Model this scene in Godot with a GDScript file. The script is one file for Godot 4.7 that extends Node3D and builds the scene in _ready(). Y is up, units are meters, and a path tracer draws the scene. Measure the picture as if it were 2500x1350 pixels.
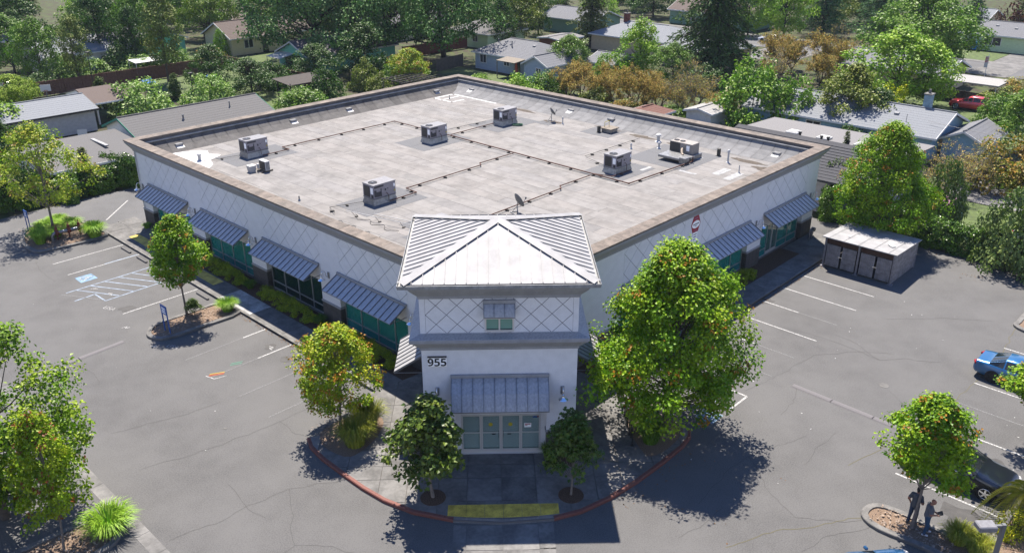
extends Node3D
# A corner shop building seen from the air, its car parks, and the gardens and houses behind it.
# World: x right, y up, z towards the camera. The plot runs at 45 degrees: W(a, b) is a metres along the left front wall and b metres along the right one, both from the front corner.
const S := 0.70710678
const UP := Vector3.UP
var rng := RandomNumberGenerator.new()
var M := {}
var taken := {}
var cache := {}

# ---------- mesh building ----------
class MB:
	var v := PackedVector3Array()
	var n := PackedVector3Array()
	var c := PackedColorArray()
	var col := Color(1, 1, 1)
	var colored := false
	var xf := Transform3D()
	func tri(a: Vector3, b: Vector3, d: Vector3) -> void:   # counter-clockwise seen from outside
		a = xf * a; b = xf * b; d = xf * d
		var m := (b - a).cross(d - a).normalized()
		v.append(a); v.append(d); v.append(b)
		n.append(m); n.append(m); n.append(m)
		if colored:
			c.append(col); c.append(col); c.append(col)
	func trin(a: Vector3, b: Vector3, d: Vector3, na: Vector3, nb: Vector3, nd: Vector3) -> void:
		v.append(xf * a); v.append(xf * d); v.append(xf * b)
		n.append((xf.basis * na).normalized()); n.append((xf.basis * nd).normalized()); n.append((xf.basis * nb).normalized())
		if colored:
			c.append(col); c.append(col); c.append(col)
	func quad(a: Vector3, b: Vector3, d: Vector3, e: Vector3) -> void:
		tri(a, b, d); tri(a, d, e)
	func quadn(a: Vector3, b: Vector3, d: Vector3, e: Vector3, na: Vector3, nb: Vector3, nd: Vector3, ne: Vector3) -> void:
		trin(a, b, d, na, nb, nd); trin(a, d, e, na, nd, ne)
	func hexa(p: Array) -> void:   # 8 corners: bottom ring 0-3 counter-clockwise from above, top ring 4-7
		quad(p[3], p[2], p[1], p[0]); quad(p[4], p[5], p[6], p[7])
		for i in 4:
			var j := (i + 1) % 4
			quad(p[i], p[j], p[j + 4], p[i + 4])
	func box(ce: Vector3, si: Vector3, ba := Basis()) -> void:
		var h := si * 0.5
		var p := []
		for y in [-1, 1]:
			for q in [[-1, 1], [1, 1], [1, -1], [-1, -1]]:
				p.append(ce + ba * Vector3(q[0] * h.x, y * h.y, q[1] * h.z))
		hexa(p)
	func span(lo: Vector3, hi: Vector3) -> void:
		box((lo + hi) * 0.5, (hi - lo).abs())
	func cbox(ce: Vector3, si: Vector3, e: float, ba := Basis()) -> void:   # chamfered box
		var h := si * 0.5
		var i := h - Vector3(e, e, e)
		var ax := [Vector3.RIGHT, Vector3.UP, Vector3.BACK]
		for k in 3:
			for s in [-1.0, 1.0]:
				var u: Vector3 = ax[(k + 1) % 3]
				var w: Vector3 = ax[(k + 2) % 3] * s
				var o: Vector3 = ax[k] * h[k] * s
				var a: Vector3 = u * i[(k + 1) % 3]
				var b: Vector3 = w * i[(k + 2) % 3]
				quad(ce + ba * (o - a - b), ce + ba * (o + a - b), ce + ba * (o + a + b), ce + ba * (o - a + b))
		for k in 3:
			var k1 := (k + 1) % 3
			var k2 := (k + 2) % 3
			for s in [-1.0, 1.0]:
				for t in [-1.0, 1.0]:
					var p := []
					for q in [[0, -1.0], [0, 1.0], [1, 1.0], [1, -1.0]]:
						var r := Vector3.ZERO
						r[k] = i[k] * q[1]
						r[k1] = s * (h[k1] if q[0] == 0 else i[k1])
						r[k2] = t * (i[k2] if q[0] == 0 else h[k2])
						p.append(ce + ba * r)
					if s * t > 0:
						quad(p[3], p[2], p[1], p[0])
					else:
						quad(p[0], p[1], p[2], p[3])
		for sx in [-1.0, 1.0]:
			for sy in [-1.0, 1.0]:
				for sz in [-1.0, 1.0]:
					var a := ce + ba * Vector3(sx * h.x, sy * i.y, sz * i.z)
					var b := ce + ba * Vector3(sx * i.x, sy * h.y, sz * i.z)
					var d := ce + ba * Vector3(sx * i.x, sy * i.y, sz * h.z)
					if sx * sy * sz > 0:
						tri(a, b, d)
					else:
						tri(a, d, b)
	func tube(pts: Array, rad, sides := 8, caps := true) -> void:   # rad: a number or one per point
		var m := pts.size()
		var rings := []
		var side := Vector3.ZERO
		for i in m:
			var t: Vector3 = (pts[mini(i + 1, m - 1)] - pts[maxi(i - 1, 0)]).normalized()
			if side == Vector3.ZERO:
				side = t.cross(Vector3.UP if absf(t.y) < 0.9 else Vector3.RIGHT).normalized()
			side = (side - t * side.dot(t)).normalized()
			var o := t.cross(side)
			var ring := []
			for k in sides:
				var g := TAU * k / sides
				ring.append(side * cos(g) + o * sin(g))
			rings.append(ring)
		for i in m - 1:
			var r0: float = rad if rad is float else rad[i]
			var r1: float = rad if rad is float else rad[i + 1]
			for k in sides:
				var j := (k + 1) % sides
				var a: Vector3 = rings[i][k]; var b: Vector3 = rings[i][j]; var d: Vector3 = rings[i + 1][j]; var e: Vector3 = rings[i + 1][k]
				quadn(pts[i] + a * r0, pts[i] + b * r0, pts[i + 1] + d * r1, pts[i + 1] + e * r1, a, b, d, e)
		if caps:
			var r0: float = rad if rad is float else rad[0]
			var r1: float = rad if rad is float else rad[m - 1]
			for k in sides:
				var j := (k + 1) % sides
				tri(pts[0], pts[0] + rings[0][k] * r0, pts[0] + rings[0][j] * r0)
				tri(pts[m - 1], pts[m - 1] + rings[m - 1][j] * r1, pts[m - 1] + rings[m - 1][k] * r1)
	func cyl(a: Vector3, b: Vector3, r0: float, r1: float, sides := 12, caps := true) -> void:
		tube([a, b], [r0, r1], sides, caps)
	func lathe(prof: Array, sides: int, o := Vector3.ZERO) -> void:   # prof: [radius, height] from bottom to top
		for i in prof.size() - 1:
			var d := Vector2(prof[i + 1][0] - prof[i][0], prof[i + 1][1] - prof[i][1])
			for k in sides:
				var g0 := TAU * k / sides; var g1 := TAU * (k + 1) / sides
				var c0 := Vector3(cos(g0), 0, -sin(g0)); var c1 := Vector3(cos(g1), 0, -sin(g1))
				var n0 := (c0 * d.y - Vector3.UP * d.x).normalized(); var n1 := (c1 * d.y - Vector3.UP * d.x).normalized()
				var y0: Vector3 = Vector3.UP * prof[i][1]; var y1: Vector3 = Vector3.UP * prof[i + 1][1]
				quadn(o + c0 * prof[i][0] + y0, o + c1 * prof[i][0] + y0, o + c1 * prof[i + 1][0] + y1, o + c0 * prof[i + 1][0] + y1, n0, n1, n1, n0)
	func flat(poly: PackedVector2Array, y: float) -> void:   # polygon in x, z, facing up
		var t := Geometry2D.triangulate_polygon(poly)
		for k in range(0, t.size(), 3):
			var a := Vector3(poly[t[k]].x, y, poly[t[k]].y); var b := Vector3(poly[t[k + 1]].x, y, poly[t[k + 1]].y); var d := Vector3(poly[t[k + 2]].x, y, poly[t[k + 2]].y)
			if (b - a).cross(d - a).y > 0: tri(a, b, d)
			else: tri(a, d, b)
	func prism(poly: PackedVector2Array, y0: float, y1: float) -> void:
		flat(poly, y1)
		var m := poly.size()
		var cw := Geometry2D.is_polygon_clockwise(poly)   # in x, z with z downwards
		for i in m:
			var p := poly[i]; var q := poly[(i + 1) % m]
			if cw: 
				var s := p; p = q; q = s
			quad(Vector3(q.x, y0, q.y), Vector3(p.x, y0, p.y), Vector3(p.x, y1, p.y), Vector3(q.x, y1, q.y))
	func plate(poly: PackedVector2Array, d0: float, d1: float, at: Transform3D) -> void:   # polygon in x, y of «at», between depths d0 and d1 along its z; faces +z
		var t := Geometry2D.triangulate_polygon(poly)
		for k in range(0, t.size(), 3):
			var p := []
			for j in 3: p.append(at * Vector3(poly[t[k + j]].x, poly[t[k + j]].y, d1))
			if (p[1] - p[0]).cross(p[2] - p[0]).dot(at.basis.z) > 0: tri(p[0], p[1], p[2])
			else: tri(p[0], p[2], p[1])
		var m := poly.size()
		var area := 0.0
		for i in m: area += poly[i].cross(poly[(i + 1) % m])
		for i in m:
			var p := poly[i]; var q := poly[(i + 1) % m]
			if area < 0:
				var s := p; p = q; q = s
			quad(at * Vector3(p.x, p.y, d0), at * Vector3(q.x, q.y, d0), at * Vector3(q.x, q.y, d1), at * Vector3(p.x, p.y, d1))
	func sweep(prof: Array, a: Vector3, b: Vector3, out: Vector3) -> void:   # profile [out, up] swept from a to b; closed ends not needed
		for i in prof.size() - 1:
			var p: Vector3 = out * prof[i][0] + Vector3.UP * prof[i][1]; var q: Vector3 = out * prof[i + 1][0] + Vector3.UP * prof[i + 1][1]
			quad(a + p, b + p, b + q, a + q)
	func mesh() -> ArrayMesh:
		var arr := []
		arr.resize(Mesh.ARRAY_MAX)
		arr[Mesh.ARRAY_VERTEX] = v
		arr[Mesh.ARRAY_NORMAL] = n
		if colored: arr[Mesh.ARRAY_COLOR] = c
		var am := ArrayMesh.new()
		am.add_surface_from_arrays(Mesh.PRIMITIVE_TRIANGLES, arr)
		return am

func W(a: float, b: float, y := 0.0) -> Vector3: return Vector3((b - a) * S, y, (-a - b) * S)
func P(a: float, b: float, y := 0.0) -> Vector3: return Vector3(b, y, -a)   # the same spot in a node turned by 45 degrees at the front corner
func W2(a: float, b: float) -> Vector2: return Vector2((b - a) * S, (-a - b) * S)
func numbered(called: String) -> String:
	if not taken.has(called):
		taken[called] = 0
		return called
	taken[called] += 1
	return "%s_%03d" % [called, taken[called]]
func tag(o: Node, label: String, category: String, group := "") -> Node:
	o.set_meta("label", label); o.set_meta("category", category)
	if group: o.set_meta("group", group)
	return o
func thing(called: String, label: String, category: String, at := Vector3.ZERO, turn := 0.0, group := "") -> Node3D:
	var o := Node3D.new()
	o.name = numbered(called)
	add_child(o)
	o.position = at; o.rotation.y = turn
	tag(o, label, category, group)
	return o
func obj(called: String, m, ma: Material, parent: Node = self, at := Vector3.ZERO) -> MeshInstance3D:
	var o := MeshInstance3D.new()
	o.name = numbered(called) if parent == self else called
	o.mesh = m.mesh() if m is MB else m
	o.material_override = ma
	o.position = at
	parent.add_child(o, true)
	return o
func part(called: String, parent: Node) -> Node3D:
	var o := Node3D.new()
	o.name = called
	parent.add_child(o, true)
	return o
func struct(called: String, m, ma: Material, parent: Node = self) -> MeshInstance3D:
	var o := obj(called, m, ma, parent)
	if parent == self: o.set_meta("kind", "structure")
	return o
func structure(called: String, at := Vector3.ZERO, turn := 0.0) -> Node3D:
	var o := Node3D.new()
	o.name = numbered(called); add_child(o); o.position = at; o.rotation.y = turn
	o.set_meta("kind", "structure")
	return o
func copy(o: Node3D, at: Vector3, turn: float, label: String, sc := Vector3.ONE) -> Node3D:
	var q: Node3D = o.duplicate()
	q.name = numbered(String(o.get_meta("kindname", o.name)).rstrip("0123456789").rstrip("_"))
	add_child(q)
	q.position = at; q.rotation = Vector3(0, turn, 0); q.scale = sc
	q.set_meta("label", label)
	return q
func mb(xf := Transform3D()) -> MB:
	var m := MB.new()
	m.xf = xf
	return m
func shared(key: String, make: Callable) -> ArrayMesh:
	if not cache.has(key): cache[key] = make.call()
	return cache[key]

# ---------- materials ----------
const K := 0.56
func lin(r: float, g: float, b: float, a := 1.0) -> Color: return full(r * K, g * K, b * K, a)
func full(r: float, g: float, b: float, a := 1.0) -> Color:
	var c := Color(r, g, b).linear_to_srgb()
	c.a = a
	return c
func noise(freq: float, sd: int, oct := 4, type := FastNoiseLite.TYPE_SIMPLEX_SMOOTH) -> FastNoiseLite:
	var f := FastNoiseLite.new()
	f.noise_type = type; f.frequency = freq; f.seed = sd; f.fractal_octaves = oct
	return f
func mix_tex(size: int, layers: Array, lo := 0.55, hi := 1.0) -> ImageTexture:   # layers: [frequency, weight, seed, octaves]; grey, brighter where the sum is high
	var key := "mt%s%s%s%s" % [size, layers, lo, hi]
	if cache.has(key): return cache[key]
	var ims := []
	var tot := 0.0
	for l in layers:
		ims.append(noise(l[0], l[2], l[3]).get_seamless_image(size, size).get_data())
		tot += l[1]
	var out := PackedByteArray()
	out.resize(size * size * 3)
	for i in size * size:
		var s := 0.0
		for k in layers.size(): s += ims[k][i] * layers[k][1]
		var g := int(clampf(lo + (hi - lo) * s / (255.0 * tot), 0.0, 1.0) * 255.0)
		out[i * 3] = g; out[i * 3 + 1] = g; out[i * 3 + 2] = g
	var t := ImageTexture.create_from_image(Image.create_from_data(size, size, false, Image.FORMAT_RGB8, out))
	cache[key] = t
	return t
func ramp_tex(size: int, freq: float, sd: int, stops: Array, oct := 4, type := FastNoiseLite.TYPE_SIMPLEX_SMOOTH) -> NoiseTexture2D:   # stops: [offset, colour]
	var t := NoiseTexture2D.new()
	t.width = size; t.height = size; t.seamless = true; t.noise = noise(freq, sd, oct, type)
	var g := Gradient.new()
	g.offsets = PackedFloat32Array(stops.map(func(s): return s[0]))
	g.colors = PackedColorArray(stops.map(func(s): return s[1]))
	t.color_ramp = g
	return t
func bump_tex(size: int, freq: float, sd: int, strength := 4.0, oct := 4) -> NoiseTexture2D:
	var t := NoiseTexture2D.new()
	t.width = size; t.height = size; t.seamless = true; t.noise = noise(freq, sd, oct)
	t.as_normal_map = true; t.bump_strength = strength
	return t
func mat(called: String, col: Color, rough := 0.85, tex: Texture2D = null, per := 4.0, world := true, metal := 0.0) -> StandardMaterial3D:
	var m := StandardMaterial3D.new()
	m.resource_name = called
	m.albedo_color = col; m.roughness = rough; m.metallic = metal
	if tex:
		m.albedo_texture = tex
		m.uv1_triplanar = true; m.uv1_world_triplanar = world
		m.uv1_scale = Vector3.ONE / per
	M[called] = m
	return m
func relief(m: StandardMaterial3D, tex: Texture2D, k := 0.5) -> void:
	m.normal_enabled = true; m.normal_texture = tex; m.normal_scale = k
func leafy(called: String, tint: Color, back := 0.5, rough := 0.5) -> StandardMaterial3D:
	var m := StandardMaterial3D.new()
	m.resource_name = called
	m.albedo_color = tint.linear_to_srgb()
	m.vertex_color_use_as_albedo = true
	m.roughness = rough
	m.cull_mode = BaseMaterial3D.CULL_DISABLED
	m.metallic_specular = 0.3
	m.backlight_enabled = true
	m.backlight = Color(back * 0.8, back, back * 0.35)
	M[called] = m
	return m

func setup_view() -> void:
	var cam := Camera3D.new()
	cam.name = "camera"
	add_child(cam)
	cam.fov = 2.0 * rad_to_deg(atan(675.0 / 2083.0))
	cam.near = 0.1; cam.far = 1200.0
	cam.position = Vector3(-0.2327, 24.108, 35.791)
	cam.basis = Basis(Vector3.UP, -0.0239) * Basis(Vector3.RIGHT, -0.4243) * Basis(Vector3.BACK, -0.0022)
	cam.current = true
	var we := WorldEnvironment.new()
	we.name = "world_environment"
	var e := Environment.new()
	e.background_mode = Environment.BG_SKY
	var sm := ProceduralSkyMaterial.new()
	sm.sky_top_color = Color(0.24, 0.43, 0.74)
	sm.sky_horizon_color = Color(0.97, 0.985, 1.0)
	sm.sky_curve = 0.24
	sm.ground_bottom_color = Color(0.30, 0.30, 0.27)
	sm.ground_horizon_color = Color(0.62, 0.68, 0.72)
	sm.sky_energy_multiplier = SKY_ENERGY
	sm.ground_energy_multiplier = SKY_ENERGY
	sm.sun_angle_max = 12.0
	sm.sun_curve = 0.1
	var sky := Sky.new()
	sky.sky_material = sm
	e.sky = sky
	e.tonemap_mode = Environment.TONE_MAPPER_LINEAR
	e.tonemap_exposure = EXPOSURE
	e.sdfgi_enabled = true; e.ssao_enabled = true; e.ssil_enabled = true
	e.fog_enabled = true
	e.fog_density = 0.00012
	e.fog_light_color = Color(0.80, 0.87, 0.95)
	we.environment = e
	add_child(we)
	var sun := DirectionalLight3D.new()
	sun.name = "sun"
	sun.light_energy = SUN_ENERGY
	sun.light_angular_distance = 0.55
	sun.light_color = Color(1.0, 0.962, 0.915)
	sun.shadow_enabled = true
	add_child(sun)
	sun.look_at_from_position(Vector3.ZERO, Vector3(0.06, -1.0, 0.53), Vector3.UP)
const SKY_ENERGY := 0.8
const EXPOSURE := 2.55
const SUN_ENERGY := 1.6

func setup_materials() -> void:
	var fine := mix_tex(512, [[0.035, 0.5, 3, 4], [0.2, 0.5, 4, 3]], 0.62, 1.12)
	var coarse := mix_tex(512, [[0.008, 0.55, 5, 4], [0.05, 0.3, 6, 3], [0.25, 0.15, 8, 2]], 0.6, 1.15)
	var soft := mix_tex(256, [[0.02, 0.6, 15, 3], [0.15, 0.4, 16, 2]], 0.86, 1.05)
	var grit := mix_tex(512, [[0.3, 1.0, 18, 3]], 0.35, 1.4)
	var asph := mix_tex(1024, [[0.004, 0.24, 7, 4], [0.02, 0.12, 10, 4], [0.4, 0.64, 9, 2]], 0.6, 1.30)
	mat("ground", lin(0.10, 0.105, 0.05), 0.95, ramp_tex(512, 0.02, 21, [[0.0, Color(0.62, 0.55, 0.42)], [0.4, Color(0.75, 0.68, 0.5)], [0.55, Color(0.72, 0.86, 0.42)], [1.0, Color(0.95, 1.0, 0.55)]], 5), 22.0)
	mat("lawn", lin(0.13, 0.19, 0.045), 0.95, mix_tex(512, [[0.02, 0.6, 31, 5], [0.3, 0.4, 32, 2]], 0.6, 1.2), 9.0)
	mat("asphalt", lin(0.158, 0.156, 0.152), 0.9, asph, 26.0)
	mat("road", lin(0.17, 0.17, 0.172), 0.9, asph, 31.0)
	mat("crack", lin(0.075, 0.072, 0.066), 0.95)
	mat("crack_weed", lin(0.16, 0.14, 0.05), 0.95)
	mat("tar", lin(0.06, 0.06, 0.062), 0.8, coarse, 3.0)
	mat("oil", lin(0.085, 0.082, 0.078), 0.75, coarse, 2.0)
	for k in 4:
		var g: float = [0.23, 0.26, 0.245, 0.29][k]
		mat("concrete%d" % k, lin(g, g * 0.975, g * 0.93), 0.9, coarse, 5.0 + k)
	mat("kerb", lin(0.27, 0.262, 0.245), 0.9, coarse, 3.0)
	mat("kerb_red", lin(0.25, 0.085, 0.06), 0.75, ramp_tex(512, 0.03, 41, [[0.0, Color(0.55, 0.5, 0.5)], [0.35, Color(1, 0.95, 0.95)], [0.62, Color(1, 1, 1)], [0.75, Color(0.95, 1.25, 1.3)]], 5), 2.5)
	mat("tactile", full(0.60, 0.44, 0.06), 0.8, coarse, 2.2)
	mat("tactile_old", full(0.60, 0.46, 0.10), 0.85, coarse, 2.4)
	mat("mulch", lin(0.19, 0.125, 0.08), 0.95, ramp_tex(512, 0.12, 43, [[0.0, Color(0.25, 0.2, 0.18)], [0.45, Color(0.7, 0.6, 0.55)], [0.6, Color(1, 0.95, 0.9)], [1.0, Color(1, 1, 1)]], 4), 2.6)
	relief(M.mulch, bump_tex(256, 0.15, 12, 8.0, 3), 0.9)
	mat("bark_pale", lin(0.36, 0.28, 0.215), 0.95, ramp_tex(512, 0.14, 44, [[0.0, Color(0.35, 0.28, 0.25)], [0.42, Color(0.75, 0.68, 0.62)], [0.6, Color(1, 0.97, 0.92)], [1.0, Color(1, 1, 1)]], 4), 2.8)
	mat("paint_white", lin(0.62, 0.62, 0.60), 0.8, ramp_tex(512, 0.06, 45, [[0.0, Color(0.5, 0.5, 0.5)], [0.38, Color(0.72, 0.72, 0.72)], [0.5, Color(1, 1, 1)], [1.0, Color(1, 1, 1)]], 5), 3.0)
	mat("paint_faint", lin(0.30, 0.30, 0.295), 0.85, ramp_tex(512, 0.06, 46, [[0.0, Color(0.55, 0.55, 0.55)], [0.5, Color(0.75, 0.75, 0.75)], [0.62, Color(1, 1, 1)], [1.0, Color(1.0, 1, 1)]], 5), 2.0)
	mat("paint_blue", lin(0.26, 0.43, 0.60), 0.8, coarse, 2.0)
	mat("paint_blue_line", lin(0.42, 0.52, 0.64), 0.8, coarse, 1.5)
	mat("chalk_red", lin(0.45, 0.12, 0.06), 0.9)
	mat("chalk_green", lin(0.12, 0.38, 0.25), 0.9)
	mat("chalk_yellow", lin(0.5, 0.38, 0.05), 0.9)
	# building
	mat("stucco", full(0.63, 0.635, 0.645), 0.9, mix_tex(256, [[0.02, 0.6, 15, 3], [0.15, 0.4, 16, 2]], 0.94, 1.03), 3.0)
	relief(M.stucco, bump_tex(256, 0.25, 13, 2.0, 2), 0.3)
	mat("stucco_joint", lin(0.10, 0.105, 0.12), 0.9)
	mat("trim", full(0.27, 0.275, 0.285), 0.85, soft, 4.0)
	mat("block", lin(0.125, 0.115, 0.108), 0.85, fine, 0.9)
	mat("block_b", lin(0.145, 0.132, 0.122), 0.85, fine, 1.1)
	mat("block_joint", lin(0.22, 0.21, 0.20), 0.9)
	for k in 3:
		mat("coping%d" % k, lin([0.285, 0.315, 0.27][k], [0.235, 0.262, 0.23][k], [0.195, 0.215, 0.195][k]), 0.9, coarse, 3.0 + k)
	for k in 6:
		var g: float = [0.325, 0.333, 0.315, 0.328, 0.34, 0.32][k]
		mat("roof_sheet%d" % k, lin(g, g * [0.955, 0.96, 0.965, 0.945, 0.955, 0.95][k], g * [0.90, 0.91, 0.93, 0.885, 0.905, 0.89][k]), 0.92, mix_tex(512, [[0.006 + 0.001 * k, 0.45, 50 + k, 4], [0.03, 0.3, 60 + k, 4], [0.3, 0.25, 70, 2]], 0.72, 1.16), 9.0 + k)
	mat("roof_seam", lin(0.19, 0.175, 0.16), 0.95)
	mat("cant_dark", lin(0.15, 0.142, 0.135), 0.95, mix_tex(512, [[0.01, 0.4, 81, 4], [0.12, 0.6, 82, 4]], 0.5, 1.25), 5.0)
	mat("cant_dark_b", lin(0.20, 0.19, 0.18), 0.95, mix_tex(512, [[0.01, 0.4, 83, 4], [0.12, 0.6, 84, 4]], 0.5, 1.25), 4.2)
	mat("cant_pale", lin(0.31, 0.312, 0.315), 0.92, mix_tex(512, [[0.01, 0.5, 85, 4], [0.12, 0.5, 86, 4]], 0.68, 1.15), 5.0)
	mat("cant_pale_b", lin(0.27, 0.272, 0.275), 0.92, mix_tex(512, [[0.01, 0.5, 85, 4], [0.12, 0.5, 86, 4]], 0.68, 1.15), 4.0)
	mat("roof_patch", lin(0.235, 0.24, 0.25), 0.92, fine, 1.6)
	mat("roof_stain", lin(0.15, 0.12, 0.09), 0.95, coarse, 1.5)
	mat("flashing", lin(0.52, 0.53, 0.53), 0.7, coarse, 2.0)
	mat("white_coat", lin(0.80, 0.80, 0.79), 0.7, soft, 2.0)
	mat("metal_roof", full(0.27, 0.27, 0.272), 0.60, mix_tex(256, [[0.01, 0.7, 91, 3], [0.08, 0.3, 92, 3]], 0.86, 1.06), 3.0, true, 0.0)
	M.metal_roof.metallic_specular = 0.35
	relief(M.metal_roof, bump_tex(256, 0.012, 93, 6.0, 2), 0.25)
	mat("awning_metal", full(0.42, 0.43, 0.45), 0.36, mix_tex(512, [[0.012, 0.5, 94, 4], [0.1, 0.5, 95, 3]], 0.72, 1.12), 1.8, true, 0.3)
	mat("awning_worn", full(0.36, 0.37, 0.385), 0.42, mix_tex(512, [[0.02, 0.6, 96, 5], [0.12, 0.4, 97, 3]], 0.72, 1.1), 1.5, true, 0.2)
	mat("seam_metal", lin(0.26, 0.27, 0.29), 0.45, null, 1.0, true, 0.5)
	mat("galvanised", lin(0.55, 0.56, 0.57), 0.38, coarse, 1.0, true, 0.7)
	mat("chrome", full(0.75, 0.76, 0.77), 0.22, null, 1.0, true, 0.9)
	mat("frame", full(0.40, 0.41, 0.42), 0.4, null, 1.0, true, 0.6)
	mat("frame_pale", full(0.55, 0.54, 0.52), 0.45, null, 1.0, true, 0.4)
	var gl := mat("glass_teal", full(0.025, 0.21, 0.18, 0.76), 0.06)
	gl.transparency = BaseMaterial3D.TRANSPARENCY_ALPHA
	gl = mat("glass_dark", lin(0.012, 0.07, 0.065, 0.55), 0.05)
	gl.transparency = BaseMaterial3D.TRANSPARENCY_ALPHA
	gl = mat("glass_clear", full(0.10, 0.24, 0.22, 0.28), 0.04)
	gl.transparency = BaseMaterial3D.TRANSPARENCY_ALPHA
	gl = mat("glass_mint", lin(0.24, 0.52, 0.42, 0.85), 0.08)
	gl.transparency = BaseMaterial3D.TRANSPARENCY_ALPHA
	mat("spandrel", full(0.02, 0.17, 0.17), 0.12)
	mat("blind", full(0.75, 0.79, 0.77), 0.6)
	mat("interior", full(0.16, 0.15, 0.14), 0.9)
	mat("sign_white", full(0.92, 0.92, 0.90), 0.5)
	mat("ink", lin(0.012, 0.012, 0.014), 0.6)
	mat("sign_red", lin(0.50, 0.018, 0.035), 0.5)
	mat("sign_blue", lin(0.015, 0.13, 0.50), 0.5)
	mat("sign_yellow", lin(0.72, 0.58, 0.03), 0.5)
	mat("sign_dark", lin(0.035, 0.03, 0.032), 0.4)
	mat("hvac", full(0.26, 0.245, 0.27), 0.5, soft, 1.5, true, 0.15)
	mat("hvac_top", lin(0.30, 0.30, 0.32), 0.5, mix_tex(256, [[0.02, 0.6, 15, 3], [0.15, 0.4, 16, 2]], 0.8, 1.08), 1.2, true, 0.15)
	mat("hvac_coil", lin(0.075, 0.07, 0.066), 0.6, fine, 0.3)
	mat("hvac_tan", lin(0.46, 0.42, 0.38), 0.5, soft, 1.5, true, 0.1)
	mat("hvac_slot", lin(0.035, 0.037, 0.045), 0.6)
	mat("fan_grille", lin(0.025, 0.025, 0.027), 0.5, null, 1.0, true, 0.3)
	mat("rust_pipe", lin(0.16, 0.055, 0.03), 0.8, fine, 0.8)
	mat("black_pipe", lin(0.05, 0.045, 0.04), 0.7)
	mat("wood_block", lin(0.12, 0.11, 0.09), 0.9, fine, 0.4)
	mat("foam_white", lin(0.72, 0.72, 0.70), 0.6)
	mat("hose_green", lin(0.012, 0.16, 0.07), 0.5)
	mat("corrugated", lin(0.50, 0.49, 0.53), 0.5, coarse, 1.6, true, 0.35)
	mat("rust_panel", lin(0.12, 0.055, 0.032), 0.85, coarse, 1.2)
	mat("gate_post", lin(0.47, 0.46, 0.5), 0.5, coarse, 1.0, true, 0.3)
	mat("backflow_red", lin(0.30, 0.055, 0.025), 0.7, fine, 0.5)
	mat("iron_dark", lin(0.03, 0.03, 0.032), 0.55, null, 1.0, true, 0.4)
	mat("lamp_grey", lin(0.20, 0.21, 0.22), 0.5, null, 1.0, true, 0.2)
	mat("rubber_bump", lin(0.26, 0.245, 0.25), 0.85, fine, 0.8)
	mat("wheel_stop", lin(0.20, 0.195, 0.19), 0.9, fine, 0.8)
	# houses
	var shing := ramp_tex(512, 0.05, 101, [[0.0, Color(0.6, 0.6, 0.62)], [0.5, Color(0.85, 0.85, 0.85)], [1.0, Color(1, 1, 1)]], 4)
	for s in [["shingle_grey", 0.30, 0.31, 0.33], ["shingle_pale", 0.40, 0.43, 0.46], ["shingle_dark", 0.085, 0.088, 0.10], ["shingle_brown", 0.20, 0.145, 0.12], ["shingle_plum", 0.19, 0.175, 0.195], ["shingle_old", 0.22, 0.215, 0.21], ["roof_flat_grey", 0.36, 0.35, 0.345], ["roof_tan", 0.42, 0.36, 0.28], ["roof_rust", 0.30, 0.13, 0.09], ["roof_whitish", 0.62, 0.61, 0.58]]:
		mat(s[0], lin(s[1], s[2], s[3]), 0.9, shing, 2.4)
	for s in [["wall_blue", 0.30, 0.37, 0.45], ["wall_skyblue", 0.22, 0.37, 0.48], ["wall_teal", 0.16, 0.48, 0.36], ["wall_cream", 0.56, 0.50, 0.33], ["wall_white", 0.62, 0.62, 0.60], ["wall_mint", 0.46, 0.58, 0.36], ["wall_tan", 0.48, 0.39, 0.25], ["wall_green", 0.16, 0.27, 0.20], ["wall_grey", 0.33, 0.33, 0.34], ["trim_teal", 0.05, 0.36, 0.24], ["brick_red", 0.28, 0.075, 0.05], ["chimney_blue", 0.40, 0.60, 0.72], ["wood_red", 0.145, 0.06, 0.038], ["wood_grey", 0.17, 0.145, 0.12], ["wood_dark", 0.06, 0.045, 0.036], ["wood_tan", 0.30, 0.20, 0.10]]:
		mat(s[0], full(s[1], s[2], s[3]) if s[0].begins_with("wall") or s[0] == "wood_red" else lin(s[1], s[2], s[3]), 0.85, soft if s[0].begins_with("wall") else coarse, 2.0)
	mat("pane_dark", lin(0.05, 0.06, 0.07), 0.08)
	mat("canvas_white", lin(0.72, 0.72, 0.69), 0.8)
	mat("tarp_blue", lin(0.03, 0.24, 0.62), 0.6)
	mat("umbrella_red", lin(0.5, 0.09, 0.04), 0.8)
	mat("plastic_blue", lin(0.02, 0.25, 0.6), 0.5)
	mat("plastic_pink", lin(0.50, 0.18, 0.35), 0.6)
	mat("plastic_tan", lin(0.52, 0.42, 0.31), 0.6)
	mat("plastic_grey", lin(0.09, 0.095, 0.1), 0.5)
	# plants
	mat("leaf_litter", lin(0.22, 0.12, 0.05), 0.9)
	mat("bark_chip", lin(0.42, 0.33, 0.26), 0.9)
	mat("trunk", lin(0.17, 0.135, 0.105), 0.95, coarse, 0.8)
	mat("trunk_pale", lin(0.34, 0.29, 0.25), 0.9, coarse, 0.7)
	mat("trunk_dark", lin(0.07, 0.052, 0.042), 0.95, coarse, 0.9)
	mat("twig", lin(0.30, 0.215, 0.15), 0.9, coarse, 0.8)
	mat("twig_grey", lin(0.36, 0.31, 0.28), 0.9, coarse, 0.8)
	leafy("leaf", Color(1, 1, 1), 0.7, 0.45)
	leafy("leaf_glossy", Color(1, 1, 1), 0.3, 0.28)
	leafy("leaf_dull", Color(1.35, 1.35, 1.35), 0.5, 0.6)
	leafy("leaf_gold", Color(1.6, 1.3, 0.6), 0.6, 0.6)
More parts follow.
